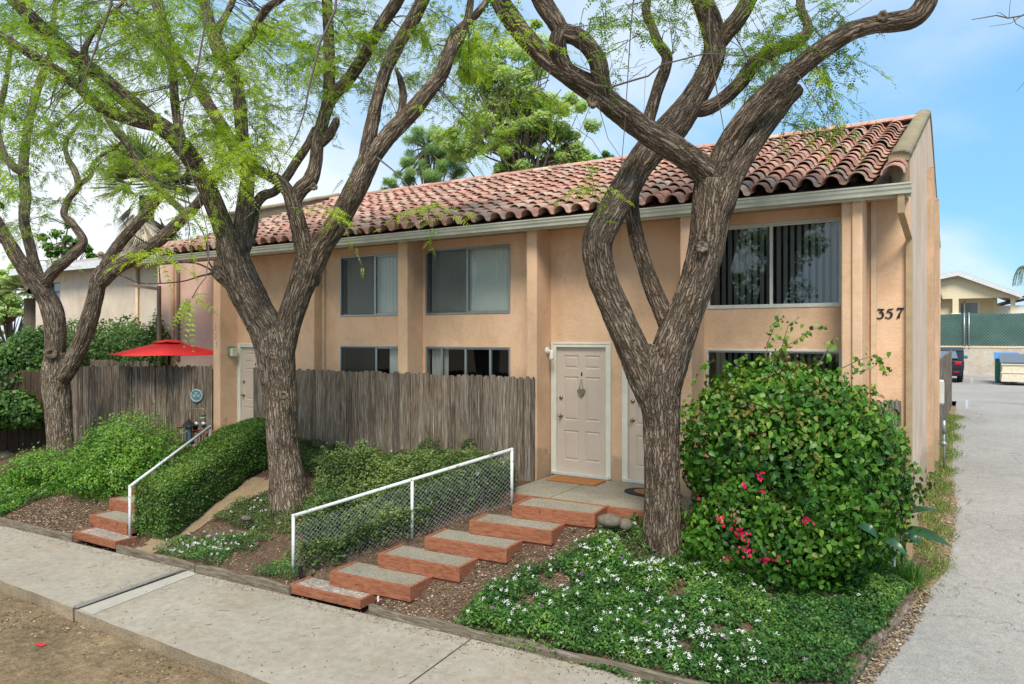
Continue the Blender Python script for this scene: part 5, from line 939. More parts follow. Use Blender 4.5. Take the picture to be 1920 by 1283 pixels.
# ================================================================== PLANTS
def scatter(poly, n):
    P = np.array(poly); x = rng.uniform(P[:, 0].min(), P[:, 0].max(), n*3); y = rng.uniform(P[:, 1].min(), P[:, 1].max(), n*3); m = inpoly(x, y, poly); return x[m][:n], y[m][:n]
def cover(name, label, pp, dens, h, size, mat, gap=.0, flowers=0, fmat='petal', clump=1.6, purple=0, gp=None, wr=.3):
    poly = gpoly(pp) if gp is None else gp; P = np.array(poly); area = .5*abs(np.dot(P[:, 0], np.roll(P[:, 1], 1))-np.dot(P[:, 1], np.roll(P[:, 0], 1))); x, y = scatter(poly, int(area*dens))
    q = np.stack([x*clump, y*clump, 0*x], 1); m = fbm(q, 4, .6); keep = m > -.5+gap*rng.uniform(.7, 1.3, len(x)); x, y, m, q = x[keep], y[keep], m[keep], q[keep]
    hh = h*(.55+.8*np.clip(m+.3, 0, 1)+.25*vnoise(np.stack([x*7, y*7, 0*x], 1))); u = 1-rng.uniform(0, 1, len(x))**2*.8; z = zpts(x, y)+hh*u
    n = len(x); N_ = np.tile(np.array([0, -.25, 1.0]), (n, 1)); tone = np.clip(.32+.5*vnoise(q*3)*.6+(u-.6)*.3, 0, 1)
    o = cloud(name, np.stack([x, y, z], 1), N_, size, mat, None, wr, KITE if size < .03 else LEAF, .8, .1, .5, np.clip(tone+.3*vnoise(q*.45+7), 0, 1), .2); struct(o, 'stuff'); o['label'] = label; o['category'] = 'ground cover'
    def fl(nf, mt, nm, lab):
        j = rng.choice(n, nf*3, replace=False); w_ = vnoise(np.stack([x[j]*.9+5, y[j]*.9, 0*x[j]], 1)); j = j[np.argsort(-(w_+.5*rng.uniform(-1, 1, len(j))))][:nf]; Pc = np.stack([x[j], y[j], zpts(x[j], y[j])+hh[j]+.015], 1); k = 13
        c = np.repeat(Pc, k, 0)+rng.normal(size=(nf*k, 3))*np.array([.010, .010, .008]); a = unit(nf*k)*np.array([1, 1, .3]); o2 = cloud(nm, c, np.tile([0, -.9, 1.0], (nf*k, 1)), .0115, mt, None, .42, KITE, .3, 0, .2); struct(o2, 'stuff'); o2['label'] = lab; o2['category'] = 'flowers'
    if flowers: fl(flowers, fmat, 'flower_heads', 'tiny white flowers sprinkled over '+label)
    if purple: fl(purple, 'petal_p', 'flower_heads', 'a few purple flowers among '+label)
cover('ground_cover', 'dense green ground cover right of the bark slope', [(845, 1172), (905, 1120), (960, 1090), (1060, 1050), (1130, 1010), (1200, 985), (1290, 1010), (1500, 1040), (1700, 1050), (1712, 1110), (1650, 1200), (1590, 1290), (1300, 1300), (1100, 1236)], 7800, .155, .032, 'cover', .16, 280, purple=12, clump=2.2)
cover('ground_cover', 'low green weeds behind the board left of the chain link railing', [(285, 1030), (330, 1010), (400, 1010), (470, 1005), (560, 1010), (560, 1095), (480, 1080), (400, 1060), (330, 1050)], 5500, .10, .026, 'cover', .38, 50, purple=8)
cover('ground_cover', 'green weeds spreading around the base of the middle tree', [(395, 985), (440, 950), (500, 930), (580, 945), (640, 950), (640, 990), (560, 1005), (470, 1000)], 6000, .13, .026, 'cover_dry', .1, 14)
cover('ground_cover', 'tangled dark green plants behind the chain link railing', [(560, 1085), (575, 1000), (600, 930), (640, 890), (760, 880), (850, 885), (950, 880), (968, 940), (900, 965), (800, 1010), (690, 1050)], 7200, .50, .036, 'cover_dry', .12, 8, clump=1.3)
cover('ground_cover', 'green mounds along the foot of the long picket fence', None, 5200, .28, .034, 'cover_dry', .22, 10, gp=[(-11.0, 8.7), (-8.9, 8.4), (-6.4, 8.8), (-6.2, 9.8), (-11.2, 9.8)], clump=1.4)
cover('ground_cover', 'green creeping plants around the foot of the right tree', None, 5200, .12, .027, 'cover_dry', .22, 6, gp=[(-3.9, 8.1), (-2.0, 8.0), (-1.8, 9.3), (-3.3, 9.3), (-3.7, 8.65)])
cover('ground_cover', 'low green plants at the far left below the bright shrub', [(-80, 960), (0, 915), (60, 900), (140, 905), (130, 925), (60, 945), (10, 965), (-60, 1010)], 5000, .14, .03, 'lantana', .2, 20)
# bark chips and fallen leaves
def chips(name, label, poly, n, size, mat, dz=.006, wr=.28, zf=None, flat=.35):
    x, y = scatter(poly, n); z = (zpts(x, y) if zf is None else zf(x, y))+dz; o = cloud(name, np.stack([x, y, z], 1), np.tile([0, 0, 1.0], (len(x), 1)), size, mat, None, wr, KITE, flat, 0, .5); struct(o, 'stuff'); o['label'] = label; o['category'] = 'litter'
chips('bark_chips', 'brown bark chips on the slope beside the red steps', [(-6.0, 6.2), (-4.2, 6.25), (-2.5, 6.4), (-3.0, 8.2), (-3.6, 8.8), (-4.3, 8.3)], 9000, .03, 'chip')
chips('bark_chips', 'brown bark chips on the bed beside the far steps', [(-16, 5.75), (-11.9, 5.95), (-12.3, 7.3), (-16, 7.3)], 9000, .035, 'chip')
chips('bark_chips', 'bark chips and dry leaves around the middle tree', [(-10.8, 6.1), (-6.4, 6.2), (-5.4, 8.2), (-6.2, 9.8), (-11, 9.8)], 7000, .03, 'chip')
chips('fallen_leaves', 'small dry leaves scattered over the sidewalk', [(-16, 4.45), (-2, 4.45), (-2, 6.25), (-16, 5.75)], 900, .02, 'litter', .006, zf=lambda x, y: np.where(x < -8.7, -.892, -.914), flat=.12)
chips('fallen_leaves', 'dry leaves gathered along the sidewalk board edging', [(-14, 5.5), (-2, 6.12), (-2, 6.28), (-14, 5.74)], 1900, .02, 'litter', .006, zf=lambda x, y: np.where(x < -8.7, -.892, -.914), flat=.12)
chips('fallen_leaves', 'bright yellow fallen leaflets on the sidewalk', [(-9, 4.5), (-3, 4.5), (-3, 6.2), (-9, 6.1)], 26, .035, 'yellowleaf', .008, zf=lambda x, y: np.where(x < -8.7, -.892, -.914), flat=.12)
chips('fallen_leaves', 'dry leaves on the dirt beside the sidewalk edge', [(-14, 3.9), (-2, 3.9), (-2, 4.4), (-14, 4.4)], 1900, .032, 'litter', .0, zf=lambda x, y: -1.03+0*x, flat=.5)
chips('fallen_leaves', 'dry leaves scattered over the dirt strip', [(-14, 1), (-2, 1), (-2, 4), (-14, 4)], 700, .03, 'litter', .0, zf=lambda x, y: -1.022+0*x, flat=.4)
chips('leaf_litter', 'pale dry leaves piled between the side wall and the driveway', [(-.66, 9.2), (-.45, 9.2), (-.2, 10.6), (-.15, 13), (-.3, 15.5), (-.64, 15.5)], 3600, .032, 'litter', .01, zf=lambda x, y: zdrive(y)+.05, flat=.5)
chips('leaf_litter', 'dry brown leaves beside the log at the driveway edge', [(-1.02, 6.6), (-.86, 6.6), (-.48, 8.6), (-.36, 9.6), (-.62, 9.6)], 2200, .035, 'litter', .0, zf=lambda x, y: zdrive(y)+.02, flat=.4)
chips('fallen_leaves', 'a few dry leaves on the driveway', [(-.9, 6.5), (1.5, 6.5), (1.8, 16), (-.2, 16)], 170, .03, 'litter', .012, zf=lambda x, y: zdrive(y)+.004, flat=.1)
for k in range(5):
    (xa, ya), (xb, yb) = lerp((-6.59, 6.34), (-5.1, 8.13), k/4), lerp((-5.39, 6.42), (-3.96, 8.24), k/4)
    chips('fallen_leaves', 'a few dry leaves on %s red framed step' % ('the lowest', 'the second', 'the middle', 'the fourth', 'the topmost')[k], [(xa+.03, ya+.03), (xb-.03, yb+.03), (xb-.05, yb+.42), (xa+.01, ya+.42)], 26, .02, 'litter', .0, zf=lambda x, y, z=Zs[k]: z-.004+0*x, flat=.15)
chips('fallen_leaves', 'dry leaves gathered on the porch slab by the doors', [(-5.6, 8.85), (-3.8, 8.8), (-3.6, 10.3), (-5.6, 10.3)], 90, .02, 'litter', .0, zf=lambda x, y: -.008+0*x, flat=.15)
chips('fallen_leaves', 'dry leaves caught between the clay roof tiles', [(-15, 10), (-1, 9.8), (-1, 13.5), (-15, 13)], 700, .045, 'litter', .0, zf=lambda x, y: EZ+(y-EY)*SL+.075, flat=.6)
mb = MB()
for _ in range(60):
    x, y = random.uniform(-13, -3), random.uniform(4.5, 6.1); a = random.uniform(0, 3.14); l = random.uniform(.04, .13); z = -.888 if x < -8.7 else -.911
    mb.tube([(x, y, z), (x+l*.5*math.cos(a), y+l*.5*math.sin(a), z+.002), (x+l*math.cos(a+.3), y+l*math.sin(a+.3), z)], .0018, 4)
o = struct(obj('fallen_twigs', mb, 'twig'), 'stuff'); o['label'] = 'thin brown twigs fallen on the sidewalk'; o['category'] = 'litter'
def blades(name, label, pts, n, L_, mat, spread=.5, wr=.05, group=None):
    P = []; A = []
    for _ in range(n):
        c = random.choice(pts); P.append((c[0]+random.gauss(0, c[3]), c[1]+random.gauss(0, c[3]), c[2])); A.append((random.gauss(0, spread), random.gauss(0, spread), 1))
    P = np.array(P); A = np.array(A); V, F, k = leaves(P, A, unit(n), L_*rng.uniform(.5, 1.1, n), wr, KITE); return npmesh(name, V, F, mat, None, np.repeat(rng.uniform(0, 1, n), k))
gp = [(-.45+.1*math.sin(y*3), y, float(zdrive(y))+.03, .1) for y in np.arange(16.2, 24, .25)]+[(-.45+.1*math.sin(y*5), y, float(zdrive(y))+.04, .09) for y in np.arange(9.6, 15.8, .22)]
o = struct(blades('grass', '', gp, 9500, .09, 'grass', .7, .07), 'stuff'); o['label'] = 'yellow green grass growing between the side fence and driveway'; o['category'] = 'grass'
# shrubs
def shrub(name, label, blobs, n, size, mat, wr=.36, cat='shrub', tmpl=LEAF, shell=.5, droop=.3, tone0=.3, flowers=None, mats2=None, group=None, ztop=None, jit=.75, lump=.22, spike=.0):
    base = blobs[0][0]; t = thing(name, label, cat, (base[0], base[1], base[2]-blobs[0][1][2]), group); vol = [b[1][0]*b[1][1]+b[1][0]*b[1][2] for b in blobs]; mb = MB(); Pt = []; Nt = []; Tt = []
    for (c, r), v in zip(blobs, vol):
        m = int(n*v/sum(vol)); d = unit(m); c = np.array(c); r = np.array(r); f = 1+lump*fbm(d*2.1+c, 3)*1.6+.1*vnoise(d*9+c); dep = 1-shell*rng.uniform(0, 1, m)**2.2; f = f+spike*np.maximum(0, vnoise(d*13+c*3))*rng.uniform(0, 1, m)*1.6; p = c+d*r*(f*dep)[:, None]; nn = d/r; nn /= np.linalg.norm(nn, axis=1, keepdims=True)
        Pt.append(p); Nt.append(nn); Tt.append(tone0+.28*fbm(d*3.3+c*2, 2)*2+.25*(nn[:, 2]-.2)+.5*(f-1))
        for _ in range(9):
            e = unit(1)[0]; e[2] = abs(e[2])*.8; b0 = np.array([c[0], c[1], c[2]-r[2]*.95]); mb.tube([b0, b0+(c+e*r*.3-b0)*.6, c+e*r*.75], [.014, .01, .004], 5, False)
    P = np.concatenate(Pt); N_ = np.concatenate(Nt); T = np.concatenate(Tt); zg = zpts(P[:, 0], P[:, 1]) if P[:, 1].max() < 10.4 else np.full(len(P), -.3); m = P[:, 2] > zg+.02; P, N_, T = P[m], N_[m], T[m]
    if mats2:
        sel = (vnoise(P*4.5)+.6*N_[:, 2]+.35*rng.normal(size=len(P))) > mats2[1]; cloud('new_leaves', P[sel]+N_[sel]*.02, N_[sel], size*.85, mats2[0], t, wr, tmpl, jit, droop, .35, T[sel], .3); P, N_, T = P[~sel], N_[~sel], T[~sel]
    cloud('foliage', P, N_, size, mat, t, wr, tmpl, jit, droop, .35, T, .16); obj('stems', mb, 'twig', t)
    if flowers:
        fn, fm = flowers; j = rng.choice(len(P), fn, replace=False); k = 8; c = np.repeat(P[j]+N_[j]*.03, k, 0)+rng.normal(size=(fn*k, 3))*.009; cloud('flowers', c, np.repeat(N_[j], k, 0), .012, fm, t, .42, KITE, .4, 0, .2)
    return t
# bougainvillea
bc = (-1.72, 8.95, .55)
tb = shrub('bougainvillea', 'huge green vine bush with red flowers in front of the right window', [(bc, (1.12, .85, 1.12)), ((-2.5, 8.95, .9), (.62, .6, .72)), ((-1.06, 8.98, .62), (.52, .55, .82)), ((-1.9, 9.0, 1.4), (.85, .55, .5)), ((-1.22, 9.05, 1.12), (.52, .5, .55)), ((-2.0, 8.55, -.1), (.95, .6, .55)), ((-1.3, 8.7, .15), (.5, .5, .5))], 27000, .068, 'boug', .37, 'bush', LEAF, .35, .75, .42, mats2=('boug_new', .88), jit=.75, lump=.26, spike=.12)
# upright runners
mb = MB(); P = []; N_ = []; 
for pts in ([(1435, 680, 8.7), (1440, 640, 8.7), (1458, 600, 8.7), (1462, 583, 8.7)], [(1440, 670, 8.7), (1490, 640, 8.7), (1520, 620, 8.7), (1540, 612, 8.7)], [(1465, 655, 8.7), (1478, 610, 8.7), (1500, 595, 8.7)], [(1530, 690, 8.7), (1555, 650, 8.7), (1565, 630, 8.7)], [(1580, 690, 8.6), (1610, 675, 8.6), (1640, 668, 8.6), (1668, 705, 8.6)], [(1600, 700, 8.6), (1635, 690, 8.6), (1660, 670, 8.6)], [(1300, 720, 8.8), (1315, 690, 8.8), (1340, 675, 8.8)], [(1380, 690, 8.8), (1400, 660, 8.8)]):
    Q = [W(*p) for p in pts]; mb.tube(Q, list(np.linspace(.006, .002, len(Q))), 5, False)
    for a, b in zip(Q[:-1], Q[1:]):
        for k in range(max(3, int((b-a).length/.022))): q = a.lerp(b, random.random()); P.append(q+Vector((random.gauss(0, .03), random.gauss(0, .03), random.gauss(0, .03)))); N_.append((random.gauss(0, .6), -1, random.gauss(.3, .5)))
cloud('runner_leaves', np.array(P), np.array(N_), .058, 'boug', tb, .42, LEAF, .5, .8, .35, np.full(len(P), .6), .2); obj('runners', mb, 'twig', tb)
# red bract clusters
P = []; N_ = []
for px, py, d, n, s_ in ((1352, 977, 7.95, 9, .035), (1392, 1000, 7.9, 26, .045), (1400, 1035, 7.9, 20, .04), (1511, 975, 7.9, 12, .035), (1438, 1052, 7.95, 10, .035), (1458, 1048, 7.95, 12, .03), (1424, 892, 7.92, 9, .03), (1432, 922, 7.95, 6, .025), (1397, 910, 7.95, 4, .02), (1308, 935, 8.2, 3, .02), (1412, 814, 7.95, 2, .015), (1672, 860, 8.1, 3, .02), (1370, 1046, 8, 5, .03), (1380, 985, 7.9, 10, .05)):
    for _ in range(n): c = W(px, py, d-.22)+Vector((random.gauss(0, s_), random.gauss(0, .03), random.gauss(0, s_*.7))); P.append(c); N_.append((random.gauss(0, .5), -1, random.gauss(.2, .5)))
cloud('bracts', np.array(P), np.array(N_), .034, 'bract', tb, .45, LEAF, .7, .1, .3)
# bird of paradise, grass tuft and stake
t = thing('strap_leaf_plant', 'plant with long dark paddle leaves at the corner of the driveway', 'plant', W(1690, 1060, 8.6)); mb = MB(); P = []
def paddle(p0, p1, d0, d1, wd, bend=.05):
    a, b = W(*p0, d0), W(*p1, d1); n = 10; d = (b-a); l = d.length; d.normalize(); s_ = d.cross(Vector((0, -.6, .8))).normalized(); up = s_.cross(d); vs = []
    for k in range(n+1):
        u = k/n; c = a+d*l*u+up*bend*math.sin(math.pi*u); ww = wd*math.sin(math.pi*min(1, (.06+u*.94))**.8)**.8 if u < 1 else 0; vs += [c-s_*ww/2+up*ww*.14, c, c+s_*ww/2+up*ww*.14]
    return vs, [(3*k+j, 3*k+j+1, 3*k+j+4, 3*k+j+3) for k in range(n) for j in (0, 1)]
V = []; F = []
for a in (((1692, 966), (1762, 957), 7.9, 7.7, .085), ((1688, 992), (1786, 1026), 7.9, 7.4, .13), ((1610, 985), (1646, 1010), 7.6, 7.5, .10), ((1655, 1010), (1702, 1044), 7.6, 7.4, .09), ((1695, 1005), (1728, 1025), 8.0, 7.9, .09), ((1690, 1050), (1670, 1000), 8.4, 8.2, .05)):
    vs, fs = paddle(*a); F += [tuple(i+len(V) for i in f) for f in fs]; V += vs
npmesh('leaves', np.array([tuple(v) for v in V]), np.array(F), 'bigleaf', t, rng.uniform(0, 1, len(V)), smooth=True)
for p0, p1 in (((1692, 1060), (1692, 966)), ((1690, 1060), (1688, 992)), ((1688, 1060), (1655, 1010)), ((1690, 1060), (1695, 1005))): mb.tube([W(*p0, 8.5), W(*p1, 8.25)], .006, 5)
obj('stalks', mb, 'twig', t)
c = W(1702, 1068, 8.5); o = blades('grass_tuft', '', [(c.x, c.y, float(zdrive(c.y))+.02, .05)], 420, .33, 'cover', .45, .022); tag(o, 'tuft of long thin green grass below the paddle leaves', 'plant')
a = W(1677, 1062, 8.2); tag(obj('plant_stake', MB().tube([a, a+Vector((.01, 0, .50))], .009, 8), 'white_chip'), 'thin white stake at the right end of the big vine bush', 'stake')
# clipped hedge
th = thing('clipped_hedge', 'clipped low hedge below the white handrail, between far steps and bare sandy ground', 'hedge', (-10.8, 7.6, -.6)); n = 38000
u = rng.uniform(0, 1, n); ff = rng.uniform(0, 1, n); hw, hh = .44, .80; tt = rng.uniform(0, 4, n)
sx_ = np.where(tt < 1.2, -1, np.where(tt > 2.8, 1, (tt-2)/.8)); sz_ = np.where(tt < 1.2, tt/.6-1, np.where(tt > 2.8, (4-tt)/.6-1, 1.0)); nr_ = (np.abs(sx_)**5+np.abs(sz_)**5)**.2; sx_, sz_ = sx_/nr_, sz_/nr_; ang = np.arctan2(sz_**3, sx_**3)
cx = -10.42-.62*u; cy = 6.42+2.75*u; zg = zsoil(cx, cy); r_ = (1-.16*ff**2)*(1+.07*fbm(np.stack([cx*3+sx_, cy*3, sz_*2], 1), 3)*1.5); P = np.stack([cx+hw*sx_*r_, cy, zg+.38+np.where(sz_ > 0, hh-.38, .38)*sz_*r_], 1)
N_ = np.stack([np.cos(ang), 0*ang, np.sin(ang)], 1); e = rng.uniform(0, 1, n) < .12
P[e, 1] = np.where(u[e] < .5, 6.42, 9.17)+rng.normal(size=e.sum())*.02; P[e, 0] = np.where(u[e] < .5, -10.42, -11.04)+hw*rng.uniform(-.95, .95, e.sum()); P[e, 2] = zsoil(P[e, 0], P[e, 1])+rng.uniform(.02, hh*.93, e.sum()); N_[e] = (0, -1, .1)
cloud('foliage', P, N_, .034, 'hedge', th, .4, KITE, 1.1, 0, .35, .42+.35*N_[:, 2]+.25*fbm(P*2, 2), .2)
mb = MB(); 
for _ in range(60):
    k = random.random(); x, y = -10.42-.62*k+random.uniform(-.2, .2), 6.45+2.7*k; z = float(zsoil(x, y)); mb.tube([(x, y, z-.02), (x+random.gauss(0, .06), y+random.gauss(0, .06), z+.35), (x+random.gauss(0, .15), y+random.gauss(0, .1), z+.7)], [.012, .008, .003], 5)
obj('stems', mb, 'twig', th)
# bright shrubs at the left
def soilz(p): return float(zsoil(p[0], p[1]))
def at(px, py, d): return tuple(W(px, py, d))
shrub('flowering_shrub', 'bright green feathery shrub between the left tree and the far steps', [(at(235, 855, 13.6), (.74, .7, .72)), (at(180, 880, 13.8), (.55, .6, .55)), (at(300, 865, 13.3), (.45, .55, .48)), (at(260, 900, 13.0), (.6, .6, .45)), (at(190, 905, 13.2), (.5, .5, .33))], 34000, .042, 'lantana', .36, tmpl=KITE, shell=.45, droop=.1, tone0=.5, flowers=(60, 'petal'), lump=.36, spike=.5)
shrub('flowering_shrub', 'bright green shrub at the far left in front of the left tree trunk', [(at(75, 880, 14), (.55, .5, .38)), (at(20, 915, 14), (.7, .5, .30)), (at(120, 900, 13.8), (.4, .4, .35)), (at(-50, 930, 14), (.6, .5, .3))], 19000, .042, 'lantana', .36, tmpl=KITE, shell=.45, droop=.1, tone0=.5, flowers=(40, 'petal'), lump=.36, spike=.5)
# big dark hedge and shrubs behind the left fence
shrub('tall_hedge', 'tall dense dark green hedge behind the left tree', [(at(45, 715, 17.2), (1.15, .8, 1.12)), (at(-60, 715, 17), (1.2, .8, 1.15)), (at(-170, 710, 17), (1.3, .8, 1.2)), (at(110, 720, 18.3), (.9, .8, 1.0)), (at(30, 770, 15.9), (.8, .4, .42)), (at(-60, 770, 15.6), (.8, .4, .5)), (at(75, 700, 19.5), (1.3, .8, 1.15))], 60000, .085, 'hedge', .36, tmpl=KITE, shell=.35, tone0=.14, lump=.28, cat='hedge')
shrub('tall_hedge', 'lighter green hedge behind the parasol and the left fence', [((-18.3, 11.2, 1.3), (1.0, .7, 1.15)), ((-19.6, 11.4, 1.4), (1.2, .7, 1.2)), ((-17.9, 11.1, 1.2), (.5, .5, 1.2)), ((-21.2, 11.6, 1.45), (1.3, .6, 1.2)), ((-23, 11.6, 1.45), (1.3, .6, 1.2))], 30000, .075, 'hedge', .36, tmpl=KITE, shell=.35, tone0=.3, lump=.3, cat='hedge')
shrub('leafy_shrub', 'loose leafy shrub poking above the hedge beside the pink corner post', [((-18.2, 11.5, 2.2), (.32, .25, .75))], 2600, .06, 'lantana', .25, tmpl=KITE, shell=.9, tone0=.4)
# ================================================================== BACKGROUND
def bigtree(name, label, trunk, blobs, n, size, mat, tmpl=KITE, wr=.4, needle=False, group='trees rising behind the roof'):
    t = thing(name, label, 'tree', trunk[0], group); mb = MB(); mb.tube(trunk, list(np.linspace(.28, .1, len(trunk))), 10); top = np.array(trunk[-1]); P = []; N_ = []; T = []
    sub = []
    for (c, r, k) in blobs:
        for _ in range(k): e = unit(1)[0]; q = random.random()**.45; sub.append((np.array(c)+e*np.array(r)*q, min(r)*random.uniform(.22, .4), (e[2]*.25+random.gauss(0, .12))))
    per = n//len(sub)
    for c, r, tn in sub:
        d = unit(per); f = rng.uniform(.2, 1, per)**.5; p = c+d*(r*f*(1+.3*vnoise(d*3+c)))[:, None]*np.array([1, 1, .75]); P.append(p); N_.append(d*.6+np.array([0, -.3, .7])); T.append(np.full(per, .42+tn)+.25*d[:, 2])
        b = np.array(trunk[len(trunk)//2+random.randint(0, len(trunk)-1-len(trunk)//2)]); mb.tube([b, b+(c-b)*.5+rng.normal(size=3)*.1, c], [.06, .035, .01], 5, False)
    P = np.concatenate(P); N_ = np.concatenate(N_); T = np.concatenate(T); cloud('crown', P, N_, size, mat, t, wr, tmpl, .7, .15, .4, T, .18); obj('trunk', mb, 'twig', t); return t
def B(px, py, d, rpx, rpy, k): c = W(px, py, d); return ((c.x, c.y, c.z), (rpx*d/FPX, rpx*d/FPX*.8, rpy*d/FPX), k)
g = W(960, 400, 30); bigtree('broadleaf_tree', 'tall loose broadleaf tree behind the roof left of the crossing limbs', [(g.x+1, g.y, -.1), (g.x+1, g.y, 3), (g.x+.6, g.y, 6), (g.x+.4, g.y, 9), (g.x, g.y, 12)],
    [B(950, 150, 30, 120, 70, 30), B(1000, 230, 30, 120, 60, 40), B(1070, 275, 30, 65, 40, 22), B(900, 260, 30, 80, 60, 26), B(990, 320, 30, 130, 40, 26), B(890, 110, 30, 70, 60, 14), B(1000, 70, 30, 60, 40, 6)], 46000, .13, 'oak')
g = W(800, 400, 34); bigtree('pine_tree', 'bushy pine behind the roof next to the loose broadleaf tree', [(g.x, g.y, -.1), (g.x, g.y, 4), (g.x, g.y, 8), (g.x, g.y, 11)], [B(800, 280, 34, 55, 40, 22), B(830, 330, 34, 60, 35, 14), B(770, 325, 34, 30, 30, 10), B(850, 290, 34, 35, 40, 10), B(735, 350, 34, 25, 12, 5)], 30000, .24, 'pine', wr=.035)
g = W(1130, 400, 36); bigtree('small_tree', 'small yellow green treetop just above the ridge behind the crossing limbs', [(g.x, g.y, 0), (g.x, g.y, 4), (g.x, g.y, 8)], [B(1130, 300, 36, 45, 18, 10), B(1165, 310, 36, 30, 10, 5)], 4200, .14, 'lantana')
g = W(120, 460, 34); bigtree('small_tree', 'sparse yellow green tree above the neighbouring shingle roof', [(g.x, g.y, 0), (g.x, g.y, 4), (g.x, g.y, 6.6)], [B(120, 450, 34, 50, 35, 9), B(90, 480, 34, 40, 20, 6), B(160, 470, 34, 30, 20, 4)], 3800, .13, 'lantana')
for q, (px, py, d, rx, ry, lab, mt) in enumerate(((20, 540, 42, 70, 50, 'pale green tree at the far left beyond the hedge', 'oak'), (-60, 570, 46, 60, 60, 'tree cut off by the left edge beyond the hedge', 'oak'), (560, 400, 48, 30, 10, 'tiny treetop seen through the forked middle tree above the roof', 'oak'))):
    g = W(px, 632, d); bigtree('broadleaf_tree', lab, [(g.x, g.y, -.2), (g.x, g.y, 1), (g.x, g.y, 3)], [B(px, py, d, rx, ry, 22 if q < 2 else 5)]+([B(px, py+50, d-1, rx, 28, 16)] if q < 2 else []), 15000 if q < 2 else 1200, .16, mt)
for lab, x, y in (('tree added behind the camera for the windows to reflect, nearer the driveway', -8.2, -14.5), ('tree added behind the camera for the windows to reflect, further from the driveway', -25, -16)):  # out of view, added so the window glass has foliage to reflect
    bigtree('reflection_tree', lab, [(x, y, -1.1), (x, y, 1), (x, y, 3), (x+.3, y, 5)], [((x, y, 6), (3.4, 2.6, 2.4), 20), ((x-1.5, y, 4.6), (2.2, 2, 1), 10)], 5600, .16, 'leaf_dark', group='trees added for the window reflections')
# fan palm with a skirt of dead fronds
def fanpalm(label, px, py, d, s=1.0, dead=True):
    c = np.array(W(px, py, d)); t = thing('fan_palm', label, 'palm tree', (c[0], c[1], -.2)); obj('trunk', MB().tube([(c[0], c[1], -.3), (c[0], c[1], c[2]*.5), tuple(c)], [.35, .3, .28], 12), 'twig', t)
    def fr(n, tilt0, tilt1, z0, z1, mat, nm, ln):
        P = []; A = []; N_ = []; L_ = []
        for _ in range(n):
            az = random.uniform(0, 2*math.pi); ti = random.uniform(tilt0, tilt1); h = np.array([math.cos(az), math.sin(az), 0]); dr = h*math.cos(ti)+np.array([0, 0, math.sin(ti)]); b = c+np.array([0, 0, random.uniform(z0, z1)]); e = b+dr*random.uniform(.5, .9)*s; sd = np.cross(dr, [0, 0, 1.0]); sd /= np.linalg.norm(sd)+1e-9
            for k in range(22):
                q = (k/21-.5)*2.5; v = dr*math.cos(q)+sd*math.sin(q); v[2] -= .25; P.append(e); A.append(v); N_.append(np.cross(v, sd)+.2*rng.normal(size=3)); L_.append(ln*random.uniform(.8, 1.1)*s)
        V, F, k = leaves(P, A, N_, L_, .035, KITE); npmesh(nm, V, F, mat, t, np.repeat(rng.uniform(0, 1, len(P)), k))
    fr(38, -.2, 1.3, 0, .4, 'palmgreen', 'fronds', .95)
    if dead: fr(90, -1.5, -.75, -3.3, .1, 'palmdead', 'dead_fronds', .8)
fanpalm('fan palm with a skirt of dry fronds behind the grey shingle roof', 275, 368, 30, 1.45)
fanpalm('smaller fan palm beside the far left tree beyond the hedge', 60, 560, 30, .8, False)
# neighbour on the left
nb = thing('neighbour_house', 'cream stucco house with grey shingle roof beyond the hedge', 'house', (-22, 12.5, -.3))
mb = MB(); Yn = 12.5; holed(mb, -27, -17.3, -.3, 4.35, Yn, [(-26.0, -25.4, 2.6, 4.0)], .1); mb.box(-27, -17.3, Yn+.12, 20, -.3, 4.3); obj('wall', mb, 'cream', nb)
obj('roof', MB().prism([(-17.2, Yn-.5, 4.36), (-17.2, Yn-.5, 4.48), (-17.2, 16.5, 5.55), (-17.2, 20.5, 4.4), (-17.2, 20.5, 4.3)], (-10.4, 0, 0)), 'shingle', nb)
obj('fascia', MB().box(-27.65, -17.2, Yn-.53, Yn-.505, 4.28, 4.50), 'fascia', nb)
wnm = obj('window', MB().box(-26.02, -25.38, Yn+.02, Yn+.05, 2.58, 2.62).box(-26.02, -25.38, Yn+.02, Yn+.05, 3.98, 4.02).box(-26.02, -25.97, Yn+.02, Yn+.05, 2.62, 3.98).box(-25.43, -25.38, Yn+.02, Yn+.05, 2.62, 3.98).box(-25.97, -25.43, Yn+.025, Yn+.045, 3.0, 3.03).box(-25.97, -25.43, Yn+.025, Yn+.045, 3.35, 3.38).box(-25.97, -25.43, Yn+.025, Yn+.045, 3.68, 3.71), 'black', nb)
obj('pane', MB().add([(-26, Yn+.06, 2.6), (-25.4, Yn+.06, 2.6), (-25.4, Yn+.06, 4), (-26, Yn+.06, 4)], [(0, 1, 2, 3)]), 'carglass', wnm); obj('air_conditioner', MB().box(-25.9, -25.5, Yn-.1, Yn+.05, 2.62, 2.98), 'white', nb, bevel=.02)
obj('drain_pipe', MB().tube([(-20.9, Yn-.06, 4.3), (-20.9, Yn-.06, -.2)], .045, 10), 'spout_peach', nb, True); obj('roof_vent', MB().tube([(-24.6, 13.4, 4.6), (-24.6, 13.4, 4.95)], .08, 12).tube([(-24.6, 13.4, 4.95), (-24.6, 13.4, 5.05)], [.14, .05], 12), 'spout_brown', nb)
